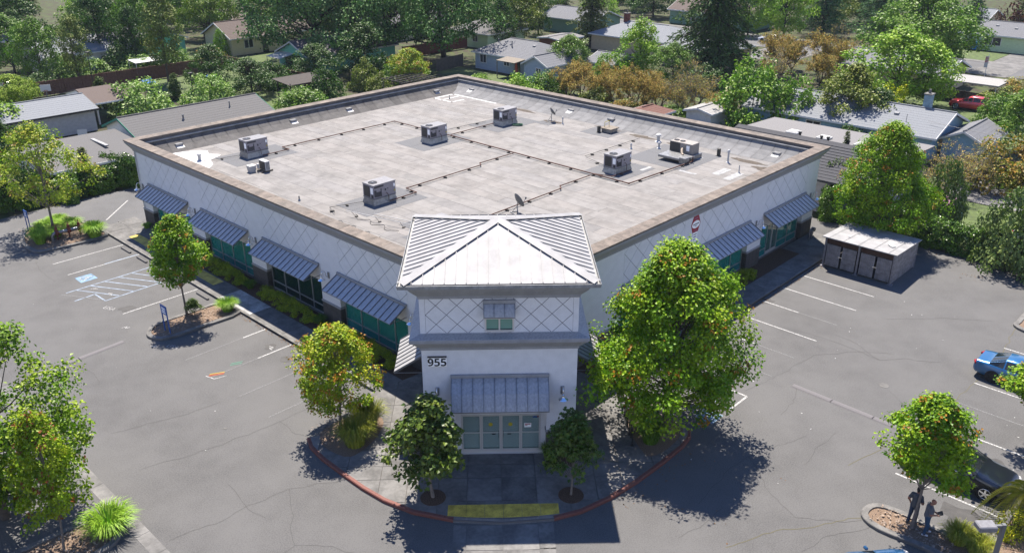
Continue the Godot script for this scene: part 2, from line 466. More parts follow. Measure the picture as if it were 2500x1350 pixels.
	mat("concrete_new", full(0.34, 0.34, 0.335), 0.9, coarse, 4.0)
	leafy("blade", Color(1, 1, 1), 0.5, 0.55)

# ---------- ground, car park, pavements ----------
func rect_ab(a0: float, b0: float, a1: float, b1: float) -> PackedVector2Array:
	return PackedVector2Array([W2(a0, b0), W2(a0, b1), W2(a1, b1), W2(a1, b0)])
func poly_xz(pts: Array) -> PackedVector2Array:
	var r := PackedVector2Array()
	for p in pts: r.append(Vector2(p[0], p[1]))
	return r
func sheet(called: String, poly: PackedVector2Array, y: float, m: Material, parent: Node = self) -> MeshInstance3D:
	var s := mb()
	s.flat(poly, y)
	return struct(called, s, m, parent)
func smooth_loop(pts: PackedVector2Array, n := 3) -> PackedVector2Array:   # closed Catmull-Rom
	var r := PackedVector2Array()
	var m := pts.size()
	for i in m:
		for k in n:
			r.append(pts[i].cubic_interpolate(pts[(i + 1) % m], pts[(i - 1 + m) % m], pts[(i + 2) % m], float(k) / n))
	return r
func ccw(pts: PackedVector2Array) -> PackedVector2Array:
	var ar := 0.0
	for i in pts.size(): ar += pts[i].cross(pts[(i + 1) % pts.size()])
	if ar < 0: pts.reverse()
	return pts
func inset(pts: PackedVector2Array, d: float) -> PackedVector2Array:
	var r := PackedVector2Array()
	var m := pts.size()
	for i in m:
		var u := (pts[i] - pts[(i - 1 + m) % m]).normalized(); var w := (pts[(i + 1) % m] - pts[i]).normalized()
		var nn := (Vector2(-u.y, u.x) + Vector2(-w.y, w.x)).normalized()
		r.append(pts[i] + nn * d / maxf(0.4, nn.dot(Vector2(-u.y, u.x))))
	return r
func kerb_ring(pts: PackedVector2Array, wide: float, y0: float, y1: float) -> MB:
	pts = ccw(pts)
	var inn := inset(pts, wide)
	var edge := inset(pts, 0.025)
	var s := mb()
	var m := pts.size()
	for i in m:
		var j := (i + 1) % m
		var f := func(p: Vector2, y: float): return Vector3(p.x, y, p.y)
		s.quad(f.call(pts[j], y0), f.call(pts[i], y0), f.call(pts[i], y1 - 0.025), f.call(pts[j], y1 - 0.025))
		s.quad(f.call(pts[j], y1 - 0.025), f.call(pts[i], y1 - 0.025), f.call(edge[i], y1), f.call(edge[j], y1))
		s.quad(f.call(edge[j], y1), f.call(edge[i], y1), f.call(inn[i], y1), f.call(inn[j], y1))
		s.quad(f.call(inn[j], y1), f.call(inn[i], y1), f.call(inn[i], y0), f.call(inn[j], y0))
	return s
func island(called: String, pts: PackedVector2Array, fill: Material) -> Node3D:
	var o := structure(called)
	obj("kerb", kerb_ring(pts, 0.28, -0.02, 0.15), M.kerb, o)
	var s := mb()
	s.flat(inset(ccw(pts), 0.26), 0.09)
	obj("bark_bed", s, fill, o)
	return o
func slabs(parent: Node, area: PackedVector2Array, xs: Array, ys: Array, turn: float, y0: float, y1: float, gap := 0.012, called := "slab", mats := ["concrete0", "concrete1", "concrete2", "concrete3"]) -> void:   # cut a paved area into slabs along lines of a turned grid
	var back := Transform2D(turn, Vector2.ZERO)
	for i in xs.size() - 1:
		for j in ys.size() - 1:
			var cell := PackedVector2Array([Vector2(xs[i] + gap, ys[j] + gap), Vector2(xs[i + 1] - gap, ys[j] + gap), Vector2(xs[i + 1] - gap, ys[j + 1] - gap), Vector2(xs[i] + gap, ys[j + 1] - gap)])
			for p in Geometry2D.intersect_polygons(back * cell, area):
				if p.size() < 3 or Geometry2D.triangulate_polygon(p).is_empty(): continue
				var s := mb()
				s.prism(p, y0, y1 + rng.randf_range(-0.003, 0.003))
				obj(called, s, M[mats[rng.randi() % mats.size()]], parent)
func steps(a: float, b: float, d: float) -> Array:
	var r := [a]
	while r[-1] + d < b - 0.2 * d: r.append(r[-1] + d)
	r.append(b)
	return r
func stripe(parent: Node, p: Vector2, q: Vector2, wide: float, m: Material, y := 0.008, called := "painted_line") -> void:
	var d := (q - p).normalized()
	var nn := Vector2(-d.y, d.x) * wide * 0.5
	var s := mb()
	s.flat(PackedVector2Array([p + nn, q + nn, q - nn, p - nn]), y)
	obj(called, s, m, parent)
func ribbon(s: MB, pts: Array, wide: float, y: float) -> void:
	for i in pts.size() - 1:
		var p: Vector2 = pts[i]; var q: Vector2 = pts[i + 1]
		var d := (q - p).normalized()
		var nn := Vector2(-d.y, d.x) * wide * 0.5
		var e := d * wide * 0.3
		s.flat(PackedVector2Array([p + nn - e, q + nn + e, q - nn + e, p - nn - e]), y)
func crack_path(p: Vector2, q: Vector2, rough: float) -> Array:
	var r := [p]
	var m := int(p.distance_to(q) / 0.35) + 2
	var d := (q - p).normalized()
	var nn := Vector2(-d.y, d.x)
	var off := 0.0
	for i in range(1, m):
		off = clampf(off + rng.randf_range(-0.14, 0.14), -rough, rough)
		r.append(p.lerp(q, float(i) / m) + nn * off * sin(PI * i / m))
	r.append(q)
	return r
func blob(c: Vector2, r: float, jag: float, n := 18, sd := 1) -> PackedVector2Array:
	var g := RandomNumberGenerator.new()
	g.seed = sd
	var out := PackedVector2Array()
	for i in n:
		var rr := r * (1.0 + g.randf_range(-jag, jag))
		out.append(c + Vector2(cos(TAU * i / n), sin(TAU * i / n)) * rr)
	return smooth_loop(out, 2)

func arc_kerb() -> Array:   # outer edge of the kerb round the entrance, in x, z from the left end to the right end
	return [[-6.75, -2.75], [-7.6, -0.95], [-8.2, -0.2], [-8.8, 0.25], [-9.2, 0.75], [-9.32, 1.35], [-9.05, 2.05], [-8.34, 2.99], [-7.13, 4.24], [-6.19, 5.17], [-5.13, 6.06], [-3.8, 6.87], [-2.05, 7.42], [0.0, 7.62], [2.2, 7.44], [3.42, 7.01], [4.69, 6.22], [6.05, 5.12], [7.53, 3.71], [8.72, 2.47], [9.2, 1.75], [9.32, 1.2], [9.15, 0.62], [8.8, 0.2], [8.2, -0.25], [7.55, -0.95], [6.75, -2.75]]

func build_ground() -> void:
	var s := mb()
	s.span(Vector3(-420, -0.6, -620), Vector3(420, -0.06, 160))
	struct("ground", s, M.ground)
	var lot := structure("parking_lot")
	s = mb()
	s.flat(rect_ab(-75, -75, 49.6, 38.2), 0.0)
	obj("asphalt", s, M.asphalt, lot)
	# older and darker asphalt: the drive behind the left corner and overlays
	s = mb(); s.flat(rect_ab(41.0, -12, 49.6, 40), 0.004); obj("asphalt_overlay", s, M.road, lot)
	# cracks
	var cs := mb(); var cw := mb()
	for c in [[-16.5, 3.4, -11.0, -0.3], [-11.0, -0.3, -8.6, 1.4], [-11.0, -0.3, -9.3, -1.6], [-13.6, 8.2, -9.4, 5.0], [-9.4, 5.0, -6.6, 4.2], [-9.4, 5.0, -8.4, 8.6], [-8.4, 8.6, -10.5, 11], [-8.4, 8.6, -4.8, 9.2], [-19, 0.5, -14.5, -2.2], [8.5, 6.5, 11.6, 3.2], [11.6, 3.2, 14.9, 1.6], [11.6, 3.2, 12.4, 7.5], [12.4, 7.5, 15.2, 7.7], [7.2, 8.6, 9.5, 6.8], [13.0, -2.5, 18.0, -6.2], [18.0, -6.2, 22.5, -6.2], [15.8, -2.6, 14.2, -0.2], [20.6, -2.4, 21.4, 1.5], [17.2, -9.8, 21.5, -5.5], [21.5, -5.5, 24.8, -5.2], [21.5, -5.5, 20.1, -8.6], [24.0, -10.5, 30.5, -10.0], [12.0, 9.5, 15.4, 8.1], [-24, -6.5, -21.5, -4.2], [-12.2, 4.6, -10.0, 6.9], [14.0, 3.9, 16.4, 1.4], [-33, -21, -30, -17.5]]:
		ribbon(cs, crack_path(Vector2(c[0], c[1]), Vector2(c[2], c[3]), 0.3), 0.015, 0.005)
	for c in [[16.0, 4.0, 23.6, -1.2], [23.6, -1.2, 25.6, -3.0], [25.6, -3.0, 29.3, -6.7], [29.3, -6.7, 31.4, -9.2], [9.0, 9.2, 13.5, 7.9], [13.5, 7.9, 15.2, 7.6]]:
		ribbon(cw, crack_path(Vector2(c[0], c[1]), Vector2(c[2], c[3]), 0.25), 0.024, 0.006)
	obj("asphalt_cracks", cs, M.crack, lot).set_meta("kind", "stuff")
	obj("weedy_cracks", cw, M.crack_weed, lot).set_meta("kind", "stuff")
	for b in [[19.4, 7.6, 0.75, 5, "oil"], [20.3, 2.0, 0.5, 6, "oil"], [-13.3, -8.1, 0.35, 7, "oil"], [-11.9, -6.6, 0.4, 8, "oil"], [-23.6, -13.3, 0.45, 9, "oil"], [22.6, 4.2, 0.55, 10, "oil"], [17.4, -13.2, 0.4, 14, "oil"]]:
		s = mb(); s.flat(blob(Vector2(b[0], b[1]), b[2], 0.35, 14, b[3]), 0.0045); obj("oil_stain", s, M[b[4]], lot)
	# stall lines on the left side, at right angles to the wall
	for a in [36.9, 34.2, 25.5, 17.2, 14.4, 11.55, 8.72]:
		var faint: bool = a in [17.2, 11.55, 8.72]
		if a == 17.2 or a == 14.4:
			stripe(lot, W2(a, -2.7), W2(a, -4.9 if a == 14.4 else -4.2), 0.10, M.paint_white)
			stripe(lot, W2(a, -4.9 if a == 14.4 else -4.2), W2(a, -7.85), 0.09, M.paint_faint)
		else: stripe(lot, W2(a, -2.7), W2(a, -7.75), 0.10, M.paint_faint if faint else M.paint_white)
	for b in [27.0, 24.25, 21.5, 18.75, 16.0, 13.3]:
		stripe(lot, W2(-2.72, b), W2(-5.2, b), 0.10, M.paint_white)
		stripe(lot, W2(-5.2, b), W2(-7.7, b), 0.09, M.paint_faint if b in [21.5, 16.0, 13.3] else M.paint_white)
	# far right row
	for b in [25.4, 22.7, 20.15, 17.52, 14.79, 12.05, 9.4]:
		stripe(lot, W2(-15.95, b), W2(-21.2, b), 0.10, M.paint_faint if b in [22.7, 17.52] else M.paint_white)
	for a in [12.4, 15.2]:
		stripe(lot, W2(a, -16.5), W2(a, -21.5), 0.1, M.paint_faint)
	# accessible bays
	stripe(lot, W2(34.25, -2.8), W2(34.25, -5.2), 0.11, M.paint_blue_line, 0.011)
	for l in [[31.35, -3.1, 31.25, -9.0], [28.3, -3.9, 28.2, -7.7], [28.2, -7.7, 29.7, -7.75], [29.7, -7.75, 29.6, -9.1]]:
		stripe(lot, W2(l[0], l[1]), W2(l[2], l[3]), 0.1, M.paint_blue_line)
	for k in 6:
		var b0 := -3.3 - k * 0.95
		stripe(lot, W2(31.25, b0 - 1.25), W2(28.35, b0 + 0.35 if k > 0 else b0 + 0.2), 0.09, M.paint_blue_line if k < 5 else M.paint_faint)
	wheelchair(lot, W2(32.73, -7.1), 0.56, PI / 4)
	wheelchair(lot, W2(-7.3, 7.6), 0.52, -PI / 4)
	for l in [[-7.78, 9.0, -7.78, 10.55], [-7.78, 10.55, -6.3, 10.55], [-7.78, 9.0, -6.3, 9.0]]:
		stripe(lot, W2(l[0], l[1]), W2(l[2], l[3]), 0.11, M.paint_blue_line if l[3] == 9.0 else M.paint_white)
	stripe(lot, W2(43.1, -1.34), W2(46.6, 1.98), 0.11, M.paint_white, 0.012)
	# utility and survey marks sprayed on the asphalt
	for k in [[23.6, -8.4, 0.0], [20.0, -8.3, 0.4], [29.0, -7.0, 0.9], [30.6, -7.4, 0.2], [14.9, -3.7, 1.2]]:
		var o := W2(k[0], k[1])
		var r := Transform2D(k[2], o)
		stripe(lot, r * Vector2(-0.22, 0.1), r * Vector2(0.05, -0.1), 0.06, M.paint_white, 0.01, "spray_mark")
		stripe(lot, r * Vector2(0.05, -0.1), r * Vector2(0.0, 0.14), 0.05, M.paint_white, 0.01, "spray_mark")
		stripe(lot, r * Vector2(0.0, 0.14), r * Vector2(0.26, 0.02), 0.06, M.paint_white, 0.01, "spray_mark")
	for t in [["USA", 26.9, -8.0, 0.5, M.paint_white], ["USA", 19.2, -7.6, 0.45, M.paint_white]]:
		spray(lot, t[0], W2(t[1], t[2]), t[3], t[4], -PI / 4 + 0.35, 0.011)
	var st := W2(14.6, -7.35)
	for k in 3: stripe(lot, st + Vector2(-0.35, 0.12 + 0.1 * k), st + Vector2(0.42, -0.12 + 0.1 * k), 0.07, [M.chalk_yellow, M.chalk_red, M.chalk_red][k], 0.011, "spray_mark")
	stripe(lot, st + Vector2(-0.5, 0.3), st + Vector2(0.05, 0.62), 0.05, M.paint_white, 0.011, "spray_mark")
	stripe(lot, st + Vector2(0.05, 0.62), st + Vector2(0.62, 0.3), 0.05, M.paint_white, 0.011, "spray_mark")
	for k in 2: stripe(lot, st + Vector2(0.5, -1.0 + 0.17 * k), st + Vector2(1.1, -1.25 + 0.2 * k), 0.05, M.chalk_green, 0.011, "spray_mark")
	# utility covers
	for k in [[-13.55, 0.24, 0.09], [20.59, -2.84, 0.26]]:
		pass
		s = mb(); s.lathe([[k[2], 0.006], [k[2] * 0.96, 0.014], [0.001, 0.0145]], 20, Vector3(k[0], 0, k[1])); obj("utility_cover", s, M.kerb, lot)
	# concrete gutter strip at the lower left, in slabs
	var gut := structure("gutter_strip")
	for a in steps(-30.0, 24.0, 1.52).slice(0, -1):
		s = mb(); s.prism(rect_ab(a + 0.01, -16.28, a + 1.51, -15.7), -0.03, 0.006 + rng.randf_range(0, 0.003)); obj("slab", s, M["concrete%d" % (1 + rng.randi() % 3)], gut)

func wheelchair(parent: Node, at: Vector2, r: float, turn: float) -> void:
	var t := Transform2D(turn, at)
	var s := mb(); s.flat(t * PackedVector2Array([Vector2(-r, -r), Vector2(r, -r), Vector2(r, r), Vector2(-r, r)]), 0.008); obj("blue_square", s, M.paint_blue, parent)
	s = mb()
	var ring := []
	for k in 15: ring.append(t * (Vector2(-0.06, 0.12) * r / 0.56 + Vector2(cos(0.6 + k * 0.3), sin(0.6 + k * 0.3)) * 0.25 * r / 0.56))
	ribbon(s, ring, 0.07, 0.0125)
	for l in [[-0.08, -0.26, -0.06, 0.05], [-0.06, 0.05, 0.16, 0.05], [0.16, 0.05, 0.26, 0.32], [-0.08, -0.1, 0.1, -0.1]]: ribbon(s, [t * (Vector2(l[0], l[1]) * r / 0.56), t * (Vector2(l[2], l[3]) * r / 0.56)], 0.075, 0.0125)
	s.flat(blob(t * (Vector2(-0.08, -0.38) * r / 0.56), 0.065, 0.05, 8, 3), 0.0125)
	obj("wheelchair_symbol", s, M.paint_white, parent)

func spray(parent: Node, text: String, at: Vector2, high: float, m: Material, turn: float, y: float, flat := true) -> void:
	var tm := TextMesh.new()
	tm.text = text; tm.font_size = 64; tm.pixel_size = high / 64.0; tm.depth = 0.004
	tm.font = sysfont(false)
	var o := obj("spray_mark", tm, m, parent, Vector3(at.x, y, at.y))
	o.rotation = Vector3(-PI / 2, turn, 0)
func sysfont(bold: bool) -> SystemFont:
	var f := SystemFont.new()
	f.font_names = PackedStringArray(["Droid Sans"])
	if bold: f.font_weight = 700
	return f

func build_pavement() -> void:
	# raised walk along both front walls and the rounded forecourt, cut into slabs; the kerb is a step of 15 cm
	var kerb := arc_kerb()
	var walk := structure("sidewalk")
	var front := PackedVector2Array()
	for k in kerb: front.append(Vector2(k[0], k[1]))
	var inner := PackedVector2Array()
	for i in front.size():   # inner edge of the kerb
		var u := (front[mini(i + 1, front.size() - 1)] - front[maxi(i - 1, 0)]).normalized()
		inner.append(front[i] + Vector2(u.y, -u.x) * 0.17)
	var fore := inner.duplicate()
	fore.append(W2(0.9, 6.2)); fore.append(W2(6.2, 0.9))
	var xs := [-12.0, -8.6, -7.0, -5.4, -4.15, -2.78, -1.5, 0.02, 1.54, 2.97, 4.2, 5.4, 7.0, 8.6, 12.0]
	var zs := [-6.0, -4.4, -2.9, -1.4, 0.1, 1.2, 2.4, 3.69, 4.66, 6.23, 9.0]
	var body := front.duplicate()
	body.append(W2(0.9, 6.2)); body.append(W2(6.2, 0.9))
	var s := mb(); s.prism(inset(ccw(body), 0.03), -0.02, 0.10); obj("bedding", s, M.roof_seam, walk)
	slabs(walk, fore, xs, zs, 0.0, 0.05, 0.15)
	# kerb pieces: red but for the ends and the ramp in the middle
	for i in front.size() - 1:
		var x: float = (front[i].x + front[i + 1].x) * 0.5
		var red := absf(x) > 2.05 and front[i].y > 0.9 and front[i + 1].y > 0.9
		var low := absf(x) < 2.05
		var y1 := 0.05 if low else 0.155
		for q in 2:
			var p0 := front[i].lerp(front[i + 1], q * 0.5); var p1 := front[i].lerp(front[i + 1], q * 0.5 + 0.5)
			var i0 := inner[i].lerp(inner[i + 1], q * 0.5); var i1 := inner[i].lerp(inner[i + 1], q * 0.5 + 0.5)
			s = mb()
			var f := func(p: Vector2, y: float): return Vector3(p.x, y, p.y)
			var c0 := p0.lerp(i0, 0.2); var c1 := p1.lerp(i1, 0.2)
			s.quad(f.call(p0, -0.02), f.call(p1, -0.02), f.call(p1, y1 - 0.03), f.call(p0, y1 - 0.03))
			s.quad(f.call(p0, y1 - 0.03), f.call(p1, y1 - 0.03), f.call(c1, y1), f.call(c0, y1))
			s.quad(f.call(c0, y1), f.call(c1, y1), f.call(i1, y1 + (0.1 if low else 0.0)), f.call(i0, y1 + (0.1 if low else 0.0)))
			obj("kerb_stone", s, M.kerb_red if red else M.kerb, walk)
	# side walks
	for side in 2:
		var far := 41.8 if side == 0 else 35.2
		var road := -2.62 if side == 0 else -2.56
		var R := func(p0: float, q0: float, p1: float, q1: float): return rect_ab(p0, q0, p1, q1) if side == 0 else rect_ab(q0, p0, q1, p1)
		s = mb(); s.prism(R.call(5.9, road, far - 0.5, 0.5), -0.02, 0.10); obj("bedding", s, M.roof_seam, walk)
		for p in steps(6.4, far, 1.85).slice(0, -1):
			var q := minf(p + 1.85, far)
			var poly: PackedVector2Array = R.call(p + 0.012, road + 0.16, q - 0.012, -0.95)
			if side == 0 and p > 19.0 and p < 22.0:
				s = mb(); s.prism(poly, 0.05, 0.152); obj("slab", s, M.concrete_new, walk)
			else:
				for pc in [poly]:
					s = mb(); s.prism(pc, 0.05, 0.15 + rng.randf_range(-0.003, 0.003)); obj("slab", s, M["concrete%d" % [0, 0, 1, 2][rng.randi() % 4]], walk)
			s = mb(); s.prism(R.call(p + 0.004, road, q - 0.004, road + 0.155), -0.02, 0.153); obj("kerb_stone", s, M.kerb, walk)
	# the bed of bark along the wall
	for r in [[5.6, 14.9, 0], [14.9, 30.6, 0], [5.6, 30.2, 1]]:
		s = mb()
		s.prism(rect_ab(r[0], -0.94, r[1], 0.7) if r[2] == 0 else rect_ab(-0.94, r[0], 0.7, r[1]), 0.02, 0.115)
		obj("bark_bed", s, M.mulch, walk)
	# paved entries at the far ends
	for r in [[30.62, 41.8, 0], [30.22, 34.9, 1]]:
		for p in steps(r[0], r[1], 1.9).slice(0, -1):
			var q := minf(p + 1.9, r[1])
			s = mb(); s.prism(rect_ab(p + 0.01, -0.94, q - 0.01, 0.45) if r[2] == 0 else rect_ab(-0.94, p + 0.01, 0.45, q - 0.01), 0.05, 0.15); obj("slab", s, M["concrete%d" % (rng.randi() % 3)], walk)
	# ramp in front of the kerb, across the car park
	var ramp := structure("crossing_slab")
	for i in 3:
		for j in 4:
			s = mb()
			var x0: float = [-2.03, -1.48, 0.02, 1.5][i]; var x1: float = [-1.48, 0.02, 1.5, 2.15][i]
			s.prism(poly_xz([[x0 + 0.01, 7.62 - 0.06 * absf(i - 1.0) + j * 1.5 + 0.01], [x1 - 0.01, 7.62 + j * 1.5 + 0.01], [x1 - 0.01, 9.1 + j * 1.5], [x0 + 0.01, 9.1 + j * 1.5]]), -0.03, 0.012)
			obj("slab", s, M["concrete%d" % (1 + rng.randi() % 3)], ramp)
	for j in 4:
		s = mb(); s.prism(poly_xz([[1.51, 7.52 + j * 1.5 + 0.01], [2.15, 7.5 + j * 1.5 + 0.01], [2.15, 9.1 + j * 1.5], [1.51, 9.1 + j * 1.5]]), -0.03, 0.012); obj("slab", s, M.concrete1, ramp)
	# yellow warning strips
	var dome := mb()
	for i in 11:
		for j in 11: dome.lathe([[0.012, 0.0], [0.010, 0.006], [0.0005, 0.007]], 6, Vector3(-0.35 + i * 0.07, 0.006, -0.35 + j * 0.07))
	dome.box(Vector3(0, 0, 0), Vector3(0.765, 0.012, 0.765))
	var dm := dome.mesh()
	var strip := structure("warning_strip")
	for i in 6:
		s = mb()
		var x0 := -2.3 + i * 0.79
		var zf := func(x: float): return 7.46 - 0.030 * x * x
		s.prism(poly_xz([[x0 + 0.006, 6.48], [x0 + 0.784, 6.48], [x0 + 0.784, minf(7.4, zf.call(x0 + 0.784) - 0.14)], [x0 + 0.006, minf(7.4, zf.call(x0) - 0.14)]]), 0.12, 0.158)
		obj("warning_tile", s, M.tactile, strip)
	for r in [[25.0, 37.5, 0]]:
		for a in steps(r[0], r[1], 0.8).slice(0, -1):
			var o := obj("warning_tile", dm, M.tactile_old, strip, W(a + 0.4, -1.45, 0.158))
			o.rotation.y = PI / 4
	for k in 5:
		var o := obj("warning_tile", dm, M.tactile, strip, W(-1.45, 6.2 + k * 0.79, 0.158))
		o.rotation.y = PI / 4
	# planting islands
	island("planting_island", smooth_loop(PackedVector2Array([W2(44.3, -7.3), W2(42.4, -7.95), W2(40.2, -7.9), W2(39.5, -7.0), W2(39.4, -2.75), W2(41.9, -2.7), W2(45.6, -2.9), W2(46.5, -3.5), W2(46.1, -5.4), W2(45.4, -6.6)]), 3), M.bark_pale)
	island("planting_island", smooth_loop(PackedVector2Array([W2(21.6, -8.05), W2(20.6, -7.9), W2(20.15, -7.1), W2(20.05, -5.0), W2(20.15, -2.66), W2(22.35, -2.66), W2(22.55, -5.0), W2(22.55, -7.1)]), 3), M.bark_pale)
	island("planting_island", smooth_loop(PackedVector2Array([W2(6.2, -16.35), W2(5.3, -16.8), W2(4.95, -17.8), W2(4.9, -20.0), W2(4.9, -24.0), W2(7.6, -24.0), W2(7.6, -20.0), W2(7.45, -17.6), W2(7.1, -16.7)]), 3), M.bark_pale)
	island("planting_island", smooth_loop(PackedVector2Array([W2(-16.05, 5.4), W2(-15.95, 6.15), W2(-16.3, 6.65), W2(-17.2, 6.85), W2(-19.5, 6.85), W2(-20.4, 7.4), W2(-20.4, 12.0), W2(-20.5, 24.0), W2(-24.0, 24.0), W2(-24.5, 8.0), W2(-24.2, 5.1), W2(-19.0, 5.15), W2(-16.9, 5.0)]), 3), M.bark_pale)
	island("planting_island", smooth_loop(PackedVector2Array([W2(-15.6, 28.6), W2(-15.5, 29.4), W2(-15.9, 31.8), W2(-19.5, 31.8), W2(-19.5, 28.2), W2(-16.6, 28.2)]), 3), M.bark_pale)
	# beds in the forecourt
	var bed := structure("forecourt_bed")
	for q in [[[-8.6, 0.6], [-7.0, -0.75], [-5.85, -0.2], [-5.9, 1.2], [-6.6, 2.6], [-7.3, 2.9], [-8.5, 1.9]], [[6.3, 1.0], [6.5, -0.4], [7.4, -0.8], [8.7, 0.6], [8.9, 1.3], [8.0, 2.6], [7.0, 3.3], [6.6, 2.7]]]:
		s = mb(); s.flat(smooth_loop(poly_xz(q), 3), 0.165); obj("bark_bed", s, M.bark_pale, bed)
	for q in [[-3.2, 2.72, -2.0, 3.9], [2.15, 2.72, 3.3, 3.95]]:
		s = mb(); s.flat(poly_xz([[q[0], q[1]], [q[2], q[1]], [q[2], q[3]], [q[0], q[3]]]), 0.163); obj("bark_bed", s, M.mulch, bed)
	for x in [-2.97, 3.03]:
		s = mb(); s.lathe([[0.56, 0.15], [0.55, 0.168], [0.3, 0.18], [0.01, 0.19]], 24, Vector3(x, 0, 5.95)); obj("bark_bed", s, M.mulch, bed)
	# wheel stops
	var k := 0
	for a in [35.6, 33.0, 24.2]:
		s = mb()
		s.cbox(Vector3.ZERO, Vector3(0.16, 0.11, 1.5), 0.025)
		var o := obj("wheel_stop", s, M.wheel_stop, self, W(a, -3.05, 0.056))
		o.rotation.y = PI / 4
		tag(o, ["concrete wheel stop in the first stall beside the planted island", "concrete wheel stop ahead of the wheelchair symbol", "concrete wheel stop beside the striped access aisle"][k], "wheel stop", "wheel stops along the left walk")
		k += 1
	# speed humps made of rubber sections
	for h in [["rubber speed hump on the left lane, cut by the leafy tree", [21.9, -9.3], [21.55, -14.6]], ["rubber speed hump running from the right lane to the orange tipped tree", [-9.0, 13.22], [-15.6, 13.05]]]:
		var t := thing("speed_hump", h[0], "speed hump", W(h[1][0], h[1][1]), 0.0, "speed humps across the lanes")
		var p := W(h[1][0], h[1][1]); var q := W(h[2][0], h[2][1])
		var d := (q - p); var m := int(d.length() / 1.8)
		var u := d.normalized(); var sd := u.cross(UP)
		for i in m:
			s = mb()
			var a := u * (i * d.length() / m + 0.02); var b := u * ((i + 1) * d.length() / m - 0.02)
			s.sweep([[-0.19, 0.004], [-0.13, 0.04], [-0.05, 0.058], [0.05, 0.058], [0.13, 0.04], [0.19, 0.004]], b, a, sd)
			obj("rubber_section", s, M.rubber_bump, t)

func scatter(called: String, m: Material, spots: Array, per: int, size: float, y: float, sd: int) -> void:   # litter: spots of [a0, b0, a1, b1] on the plot
	var g := RandomNumberGenerator.new()
	g.seed = sd
	var s := mb()
	for q in spots:
		for i in per:
			var p := W(g.randf_range(q[0], q[2]), g.randf_range(q[1], q[3]), y)
			var w := size * g.randf_range(0.4, 1.3)
			var b := Basis(Vector3(g.randf_range(-1, 1), 2.0, g.randf_range(-1, 1)).normalized(), g.randf() * TAU)
			s.tri(p + b * Vector3(-w, 0.012, -w * 0.6), p + b * Vector3(-w * 0.2, 0.014, w), p + b * Vector3(w, 0.01, 0))
	var o := obj(called, s, m)
	o.set_meta("kind", "stuff")
	tag(o, "scattered dry leaves and scraps on the asphalt and walks" if sd == 1 else ("pale bits of litter on the asphalt" if sd == 2 else "bark chips on the planting beds"), "litter")

func build_litter() -> void:
	var kerbs := []
	for i in 14: kerbs.append([-2.95, 8.0 + i * 1.6, -2.58, 9.6 + i * 1.6])
	for i in 8: kerbs.append([8.0 + i * 1.6, -2.95, 9.6 + i * 1.6, -2.64])
	for q in [[-8.6, -1.5, -8.0, 4.8], [-8.9, 0.0, -8.05, 5.4], [-12.5, 34.0, -10.5, 35.5], [40.2, -8.4, 42.0, -8.0], [-3.6, 29.0, -2.7, 29.5], [48.6, -10.0, 49.5, 3.0], [-9.0, 37.0, -5.0, 38.0], [-13, 0, -9, 6]]: kerbs.append(q)
	scatter("leaf_litter", M.leaf_litter, kerbs, 26, 0.05, 0.004, 1)
	scatter("paper_litter", M.canvas_white, [[-30, -14, 40, -8], [-16, 0, -8, 30], [-14, 10, -3, 28], [-20, 8, -16, 24]], 16, 0.045, 0.004, 2)
	var beds := []
	for q in [[40, -7.2, 46, -3.2], [20.4, -7.6, 22.2, -3.0], [5.2, -19.5, 7.2, -17.0], [-19.6, 5.3, -16.4, 6.6], [-24, 7, -20.7, 12], [4.2, -7.2, 6.2, -4.9], [-7.2, 4.2, -4.6, 7.0]]: beds.append(q)
	scatter("bark_chips", M.bark_chip, beds, 220, 0.06, 0.155, 3)

# ---------- the shop building ----------
const LA := 40.13      # length of the left front, outer edge of the coping
const LB := 35.03      # length of the right front
const OUT := 0.47      # coping over the wall face
const DECK := 5.7
const TOP := 6.925
const BAYS_L := [[7.45, 13.7], [15.55, 21.8], [23.6, 29.85], [31.75, 38.0]]
const BAYS_R := [[10.4, 16.65], [18.5, 24.75], [26.6, 32.85]]
var shop: Node3D

func diamonds(parent: Node, rect: Rect2, w: float, h: float, at: Transform3D, thick: float, phase := Vector2.ZERO, hole := Rect2()) -> void:   # stucco cut into lozenges by recessed joints; rect in x, y of «at»
	var g := 0.017
	var rp := PackedVector2Array([rect.position, rect.position + Vector2(rect.size.x, 0), rect.end, rect.position + Vector2(0, rect.size.y)])
	var hp := PackedVector2Array()
	if hole.size.x > 0: hp = PackedVector2Array([hole.position, hole.position + Vector2(hole.size.x, 0), hole.end, hole.position + Vector2(0, hole.size.y)])
	var o := rect.position + phase
	for i in range(-2, int(rect.size.x / w * 2) + 3):
		for j in range(-2, int(rect.size.y / h * 2) + 3):
			if (i + j) % 2 != 0: continue
			var c := o + Vector2(i * w / 2, j * h / 2)
			var a := w / 2 - g; var b := h / 2 - g
			for p in Geometry2D.intersect_polygons(PackedVector2Array([c + Vector2(-a, 0), c + Vector2(0, -b), c + Vector2(a, 0), c + Vector2(0, b)]), rp):
				var pieces := [p]
				if hole.size.x > 0: pieces = Geometry2D.clip_polygons(p, hp)
				for q in pieces:
					if q.size() < 3 or Geometry2D.triangulate_polygon(q).is_empty(): continue
					var s := mb()
					s.plate(q, 0.0, thick, at)
					obj("stucco_panel", s, M.stucco, parent)

